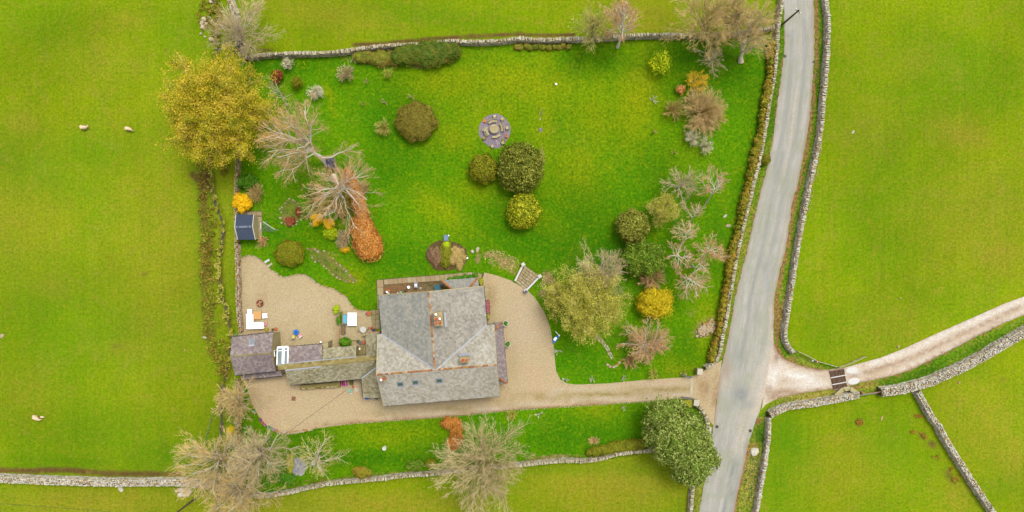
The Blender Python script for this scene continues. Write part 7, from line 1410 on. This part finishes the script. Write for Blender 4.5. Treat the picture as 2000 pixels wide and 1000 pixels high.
for k in range(1, 9): a = p0 + (foot0 - p0) * k / 9; b = p1 + (foot1 - p1) * k / 9; nt_.tube([a, b], .012, 3)
nt_.part('net', M_lgrey, t, kind='stuff')
for q, lb, a in (((522, 510), 'upper stone plank step between the gravel yard and the lawn', 30), ((527.5, 517.5), 'lower stone plank step between the gravel yard and the lawn', 35)):
    x, y, _ = gz(*q); g = G(); g.box((0, 0, .08), (.95, .34, .14), R(a), jit=.015, rng=TR); o = g.single('stone_step', M_conc if q[0] < 525 else M_flagP, lb, 'step', base=(0, 0, 0)); o.location = (x, y, .02)
# little stone hut with bin under the leaning tree
x, y, _ = P(645, 317, 1.6); t = thing('stone_hut', 'tiny grey roofed stone hut almost hidden by the leaning bare tree', 'hut', (x, y, 0)); G().box((x, y, .75), (1.1, 1.5, 1.5), R(8)).part('wall', M_bstone, t); G().box((x, y, 1.56), (1.3, 1.7, .12), R(8)).part('roof', M_felt, t)
x, y, _ = P(655, 331, .5); g = G(); g.box((0, 0, .25), (.5, .45, .5), .3); o = g.single('crate', plain('blue_crate', K(90, 96, 160)), 'blue crate beside the tiny stone hut', 'crate', base=(0, 0, 0)); o.location = (x, y, 0)
x, y, _ = P(700, 110, .9); t = thing('compost_bin', 'teal plastic bin among sticks at the north wall', 'bin', (x, y, .02)); G().lathe((x, y, .02), [(.38, 0), (.3, .7), (.32, .74)], 16).part('body', M_teal, t); G().lathe((x, y, .77), [(.33, 0), (.3, .08), (.1, .1)], 16).part('lid', M_teal, t)
g = G()
for k in range(16): a = P(684 + TR.uniform(0, 26), 92 + TR.uniform(0, 6), .5); b = P(690 + TR.uniform(-6, 16), 112 + TR.uniform(0, 12), .1); g.tube([a, b], .035, 4, v=TR.uniform())
g.single('stick_pile', M_barkG, 'heap of pale sticks round the teal bin', 'sticks', kind='stuff')
# banner: blue and white feather flag on a bent white pole
x, y, _ = gz(1092, 654); t = thing('feather_flag', 'blue and white feather flag on a bent white pole beside the forecourt', 'flag', (x, y, .02))
base = np.array(P(1092, 655, .05)); tip0 = np.array(P(1085, 647.5, .9)); G().tube([tip0, base + [0, 0, .5], base], .05, 6).part('pole', M_white, t); G().lathe(tuple(base), [(.14, 0), (.14, .3), (.05, .34)], 10).part('foot', M_white, t)
def lens(pts, z, mat, nm, par): return G().prism([P(a, b, z)[:2] for a, b in pts], z, z + .02).part(nm, mat, par)
fb = lens([(1090.5, 655), (1092, 658), (1088.5, 664), (1083.5, 669.5), (1080.5, 670.5), (1079.5, 666), (1081, 661), (1085, 657)], .55, M_blue, 'banner', t)
lens([(1081, 662), (1084.5, 658), (1088.2, 660), (1086, 664), (1084, 666), (1081, 664)], .585, M_white, 'white_panel', fb)
# drive gates and pillars
for (px, py, z, lb) in ((1367, 726, 1.4, 'square stone pillar at the north side of the drive entrance'), (1360, 787, 1.3, 'square stone pillar at the south side of the drive entrance'), (1384, 840, .9, 'square pale stone pier at the road end of the short curved wall')):
    x, y, _ = P(px, py, z); t = thing('gate_pillar', lb, 'pillar', (x, y, 0)); G().box((x, y, z / 2), (.75, .85, z), R(-5)).part('shaft', M_bstone, t); G().box((x, y, z + .06), (.9, 1.0, .14), R(-5), top=.92).part('capstone', M_stone_w, t)
def gate(label, a, b, mats, bars=6, h=1.1, zb=.15, name='field_gate', lean=0.0):
    pa, pb = np.array(P(*a, h * .6)[:2]), np.array(P(*b, h * .6)[:2]); d = pb - pa; L = np.linalg.norm(d); d = d / L; nn = np.array([-d[1], d[0]])
    t = thing(name, label, 'gate', (*((pa + pb) / 2), .03))
    for k in range(bars):
        z = zb + (h - zb) * k / (bars - 1); o = nn * lean * (k / (bars - 1)); G().tube([(*(pa + o), z), (*(pb + o), z)], .035, 6).part('rail', mats[k % len(mats)], t)
    for s in (0, .5, 1): q = pa + d * L * s; G().tube([(*q, zb - .02), (*(q + nn * lean), h + .03)], .04, 6).part('upright', mats[0], t)
    return t
gate('dark grey open gate folded back on the north side of the drive', (1331, 733), (1352, 737), [M_grey], 5, 1.1, lean=.0); gate('dark grey open gate folded back on the south side of the drive', (1333, 776), (1355, 779), [M_grey], 5, 1.1)
G().prism([P(*q)[:2] for q in ((1348.5, 738), (1353.5, 738), (1352.5, 773), (1347.5, 773))], 0, .055).single('stone_threshold', M_flagP, 'pale stone strip laid across the drive between the gates', 'threshold', base=(*P(1350, 755)[:2], 0))
M_gr = pal('red_oxide_rail', K(196, 110, 80), K(214, 140, 110)); gate('leaning metal gate with pale green and rust red rails in the track wall', (1682, 774), (1727, 768), [M_steel, M_steel, M_gr, M_steel, M_gr], 5, 1.15, lean=.45)
stone('white gatepost stone at the left end of the leaning gate', 1681, 766, .5, .4, 1.0, v=1, name='gatepost', cat='post')
# cattle grid
c0 = np.array(P(1621, 723)[:2]); t = thing('cattle_grid', 'cattle grid of brown steel bars across the farm track', 'cattle grid', gz(1637, 741))
qa, qb, qc, qd = (np.array(P(*q)[:2]) for q in ((1618.5, 724), (1648, 718.5), (1655, 757), (1627, 762)))
G().prism([qa, qb, qc, qd], .0, .045).part('pit', plain('dark_pit', K(40, 34, 28), .9), t)
for k in range(12): s = (k + .5) / 12; a = qa + (qb - qa) * s; b = qd + (qc - qd) * s; G().tube([(*a, .11), (*b, .11)], .055, 6, v=TR.uniform(.5, 1)).part('bar', M_rust, t)
for s in (.02, .36, .71, .98): a = qa + (qd - qa) * s; b = qb + (qc - qb) * s; dd = b - a; G().box((*((a + b) / 2), .12), (np.linalg.norm(dd), .14, .12), math.atan2(dd[1], dd[0]), v=1).part('cross_beam', M_conc if .1 < s < .9 else M_rust, t)
for (px, py, lb) in ((1663, 723, 'upper white concrete pad just past the cattle grid'), (1667, 744.5, 'lower white concrete pad just past the cattle grid')):
    x, y, _ = gz(px, py); g = G(); g.lathe((0, 0, 0), [(.9, 0), (.88, .07), (.8, .09)], 14, sx=1.1, sy=.62, rz=R(10), v=1); o = g.single('concrete_pad', M_conc, lb, 'pad', base=(0, 0, 0)); o.location = (x, y, .02)
# stone pen below the grid
t = thing('stone_pen', 'half-hexagonal plank-topped pen beside the cattle grid', 'pen', gz(1655, 768)); pp = [(1633, 774), (1648, 760), (1661, 758.5), (1678, 770)]
for a, b in zip(pp[:-1], pp[1:]):
    pa, pb = np.array(P(*a, .8)), np.array(P(*b, .8)); d = pb - pa; nn = np.array([-d[1], d[0]]) / np.linalg.norm(d[:2]); L = np.linalg.norm(d[:2]); 
    for k in range(4): cc = (pa + pb)[:2] / 2 + nn * (k * .17 - .28); G().box((*cc, .72 - abs(k - 1.5) * .02), (L + .1 - .05 * k, .15, .08), math.atan2(d[1], d[0]), v=TR.uniform(.2, .9)).part('plank', M_wood, t)
    G().box((*((pa + pb)[:2] / 2), .34), (L, .3, .66), math.atan2(d[1], d[0])).part('wall', M_stone_w, t)
# track fences
def rail_fence(label, pts, h=1.0, name='rail_fence', posts=6, rails=(.5, .95), r=.05):
    L = [np.array(P(a, b, h)[:2]) for a, b in pts]; mid = (L[0] + L[-1]) / 2; t = thing(name, label, 'fence', (*mid, 0))
    for a, b in zip(L[:-1], L[1:]):
        for z in rails: G().tube([(*a, z), (*b, z)], r, 5, v=TR.uniform(.5, 1)).part('rail', M_wood, t)
    tot = sum(np.linalg.norm(b - a) for a, b in zip(L[:-1], L[1:]))
    for a, b in zip(L[:-1], L[1:]):
        k = max(1, int(round(posts * np.linalg.norm(b - a) / tot)))
        for i in range(k): q = a + (b - a) * i / k; G().box((*q, h / 2), (.1, .1, h), 0).part('post', M_wood, t)
    G().box((*L[-1], h / 2), (.1, .1, h), 0).part('post', M_wood, t)
rail_fence('timber rail fence from the far road wall end to the cattle grid', [(1560, 687), (1572, 692), (1598, 706), (1636, 717)]); rail_fence('short rail fence angling off beyond the cattle grid', [(1641, 718), (1656, 713), (1692, 697)], posts=4)
def sign(label, px, py, mat, mark=None, w_=.42):
    x, y, _ = P(px, py, 1.0); t = thing('sign', label, 'sign', (x, y, 0)); G().tube([(x, y + .05, 0), (x, y + .05, .9)], .03, 5).part('post', M_wood, t)
    g = G(); g.box((0, 0, 0), (w_, .03, w_)); V = g.V[0]; a = R(-40); y_, z_ = V[:, 1] * math.cos(a) - V[:, 2] * math.sin(a), V[:, 1] * math.sin(a) + V[:, 2] * math.cos(a); g.V[0] = np.stack([V[:, 0] + x, y_ + y, z_ + 1.0], 1); b = g.part('board', mat, t)
    if mark: G().box((x, y + .02, 1.06), (.1, .2, .04)).part('mark', mark, b)
sign('small pale blue sign on the fence left of the red one', 1587.5, 704.5, plain('pale_blue_sign', K(160, 180, 214)), M_white); sign('small red and white sign on the fence near the cattle grid', 1596.5, 706.5, plain('red_sign', K(236, 60, 100)), M_white)
# wire fence by the beck at the lower left
t = thing('wire_fence', 'short green wire fence beside the beck at the lower left', 'fence', gz(408, 830)); L = [np.array(P(a, b, .9)[:2]) for a, b in ((416, 800), (410, 822), (404, 845), (399, 868))]
for q in L: G().box((*q, .5), (.09, .09, 1.0)).part('post', M_wood, t)
for a, b in zip(L[:-1], L[1:]):
    for z in (.3, .6, .9): G().tube([(*a, z), (*b, z)], .02, 4).part('wire', plain('green_wire', K(120, 160, 100)) if 'green_wire' not in bpy.data.materials else bpy.data.materials['green_wire'], t)
# utility poles and their wires
def upole(label, base, h, arm):
    x, y, _ = P(*base); t = thing('utility_pole', label, 'utility pole', (x, y, 0)); G().tube([(x, y, 0), (x, y, h * .5), (x, y, h)], [.17, .15, .12], 10).part('pole', M_barkD, t)
    a = R(arm); c_, s_ = math.cos(a) * .5, math.sin(a) * .5; G().tube([(x - c_, y - s_, h - .35), (x + c_, y + s_, h - .35)], .05, 5).part('crossarm', M_barkD, t)
    for k in (-.9, .9): G().lathe((x + c_ * k, y + s_ * k, h - .31), [(.05, 0), (.07, .08), (.04, .16)], 8).part('insulator', M_white, t)
    return np.array([x, y, h])
p1_ = upole('wooden utility pole leaning into view at the bottom left beside the bare trees', (382, 973), 8.4, 60); p2_ = upole('wooden utility pole on the verge at the top of the road', (1526.5, 49), 6.6, 140)
def wire(label, a, b, sag, r=.022):
    a, b = np.array(a), np.array(b); u = np.linspace(0, 1, 13)[:, None]; p = a + (b - a) * u; p[:, 2] -= (4 * sag * u * (1 - u))[:, 0]; G().tube(p, r, 4).single('overhead_wire', M_black, label, 'wire', 'overhead wires from the wooden pole', base=tuple((a + b) / 2))
wire('thin overhead wire from the bottom left pole to the house range', p1_ - [0, 0, .3], P(676, 762, 3.0), .5); wire('thin overhead wire leaving the bottom left pole towards the left edge', p1_ - [0, 0, .3], P(-160, 975, 8), .6)
G().tube([P(675, 744, 2.9), P(676, 762, 3.0)], .03, 5).part('wire_bracket', M_steel, rg)
# small blue bits on the south wall border
for px, py, lb in ((744, 931, 'small pale blue bucket in the border by the south wall'), (787, 925, 'small teal bucket in the border by the south wall, right of the pale blue one')):
    pot(lb, px, py, .2, .3, M_cyan if px < 760 else M_teal, name='bucket', cat='bucket')
# --- sheep
M_wool = palette('cream_fleece', [K(236, 206, 170, 1.3), K(250, 226, 200, 1.3)], 0.4, 6, fine=.15, fscale=20)
def sheep(label, px, py, heading, curve, s=1.0, lie=False, head_dn=0.35, group='sheep grazing in the left field'):
    x, y, _ = P(px, py, .6); o = bpy.data.objects.new('sheep_body', None)
    t = thing('sheep' if s > .7 else 'lamb', label, 'sheep' if s > .7 else 'lamb', (x, y, 0), group, 0)
    zb = .32 if lie else .62; pts = []; rad = []; edges = []
    def add(p, r, par=None): pts.append(p); rad.append(r); (edges.append((par, len(pts) - 1)) if par is not None else None); return len(pts) - 1
    bend = curve
    a0 = add((-.02, 0, zb), (.30, .30)); a1 = add((-.28, .02 * bend, zb + .01), (.31, .3), a0); a2 = add((-.52, .09 * bend, zb - .02), (.23, .24), a1)
    b1 = add((.24, .03 * bend, zb), (.27, .29), a0); b2 = add((.42, .12 * bend, zb + .02), (.19, .22), b1)
    n1 = add((.56, .24 * bend, zb + .02 - head_dn * .3), (.12, .13), b2); h1 = add((.66, .36 * bend, zb - head_dn * .7 + .05), (.105, .11), n1); h2 = add((.72, .46 * bend, zb - head_dn - .02), (.06, .06), h1)
    tl = add((-.68, .13 * bend, zb - .1), (.06, .06), a2)
    for par, dx in ((b1, .26), (a1, -.4)):
        for sd in (-1, 1):
            if lie: k = add((dx, sd * .24, zb - .12), (.1, .1), par); add((dx + .18, sd * .3, .08), (.05, .05), k)
            else: k = add((dx, sd * .15, zb - .22), (.12, .12), par); k2 = add((dx - .02, sd * .155, zb * .42), (.05, .05), k); k3 = add((dx + .01, sd * .155, .05), (.04, .04), k2); add((dx + .04, sd * .155, .01), (.045, .04), k3)
    me = bpy.data.meshes.new('sheep_body'); me.from_pydata([tuple(c * s for c in p) for p in pts], edges, []); me.update(); me.materials.append(M_wool)
    b = bpy.data.objects.new('body', me); COL.objects.link(b); b.parent = t; b.rotation_euler = (0, 0, R(heading))
    md = b.modifiers.new('skin', 'SKIN')
    for k, sv in enumerate(me.skin_vertices[0].data): sv.radius = (rad[k][0] * s, rad[k][1] * s); sv.use_root = (k == 0)
    md2 = b.modifiers.new('sub', 'SUBSURF'); md2.levels = 2; md2.render_levels = 2
    hx, hy, hz = [c * s for c in pts[h1]]; ca, sa = math.cos(R(heading)), math.sin(R(heading))
    for sd in (-1, 1):
        ex, ey = hx - .02 * s + sd * .07 * s * -bend * .7, hy + sd * .12 * s
        V = np.array([(ex, ey, hz + .07 * s), (ex + .03 * s, ey + sd * .12 * s, hz + .04 * s), (ex - .05 * s, ey + sd * .13 * s, hz + .05 * s), (ex - .05 * s, ey + sd * .02 * s, hz + .08 * s), (ex - .01 * s, ey + sd * .08 * s, hz + .02 * s)])
        W = V.copy(); W[:, 0] = V[:, 0] * ca - V[:, 1] * sa + x; W[:, 1] = V[:, 0] * sa + V[:, 1] * ca + y
        part('ear', W, [np.array([(0, 1, 2, 3)]), np.array([(0, 4, 1), (1, 4, 2), (2, 4, 3), (3, 4, 0)])], plain('dark_ear', K(120, 100, 90)) if 'dark_ear' not in bpy.data.materials else bpy.data.materials['dark_ear'], t)
    return t
sheep('cream sheep at the left with its head turned back, of the upper pair', 163, 249, -8, 1, 1.0, head_dn=.0)
sheep('cream sheep at the right of the upper pair, head down to the grass', 250.5, 251, -12, -.6, .95, head_dn=.45)
sheep('cream ewe standing alone with her lamb near the lower left', 70, 817, -40, .6, 1.0, head_dn=.3)
sheep('small pale lamb beside the ewe near the lower left', 80, 815.5, -10, .4, .5, head_dn=.1, group=None)
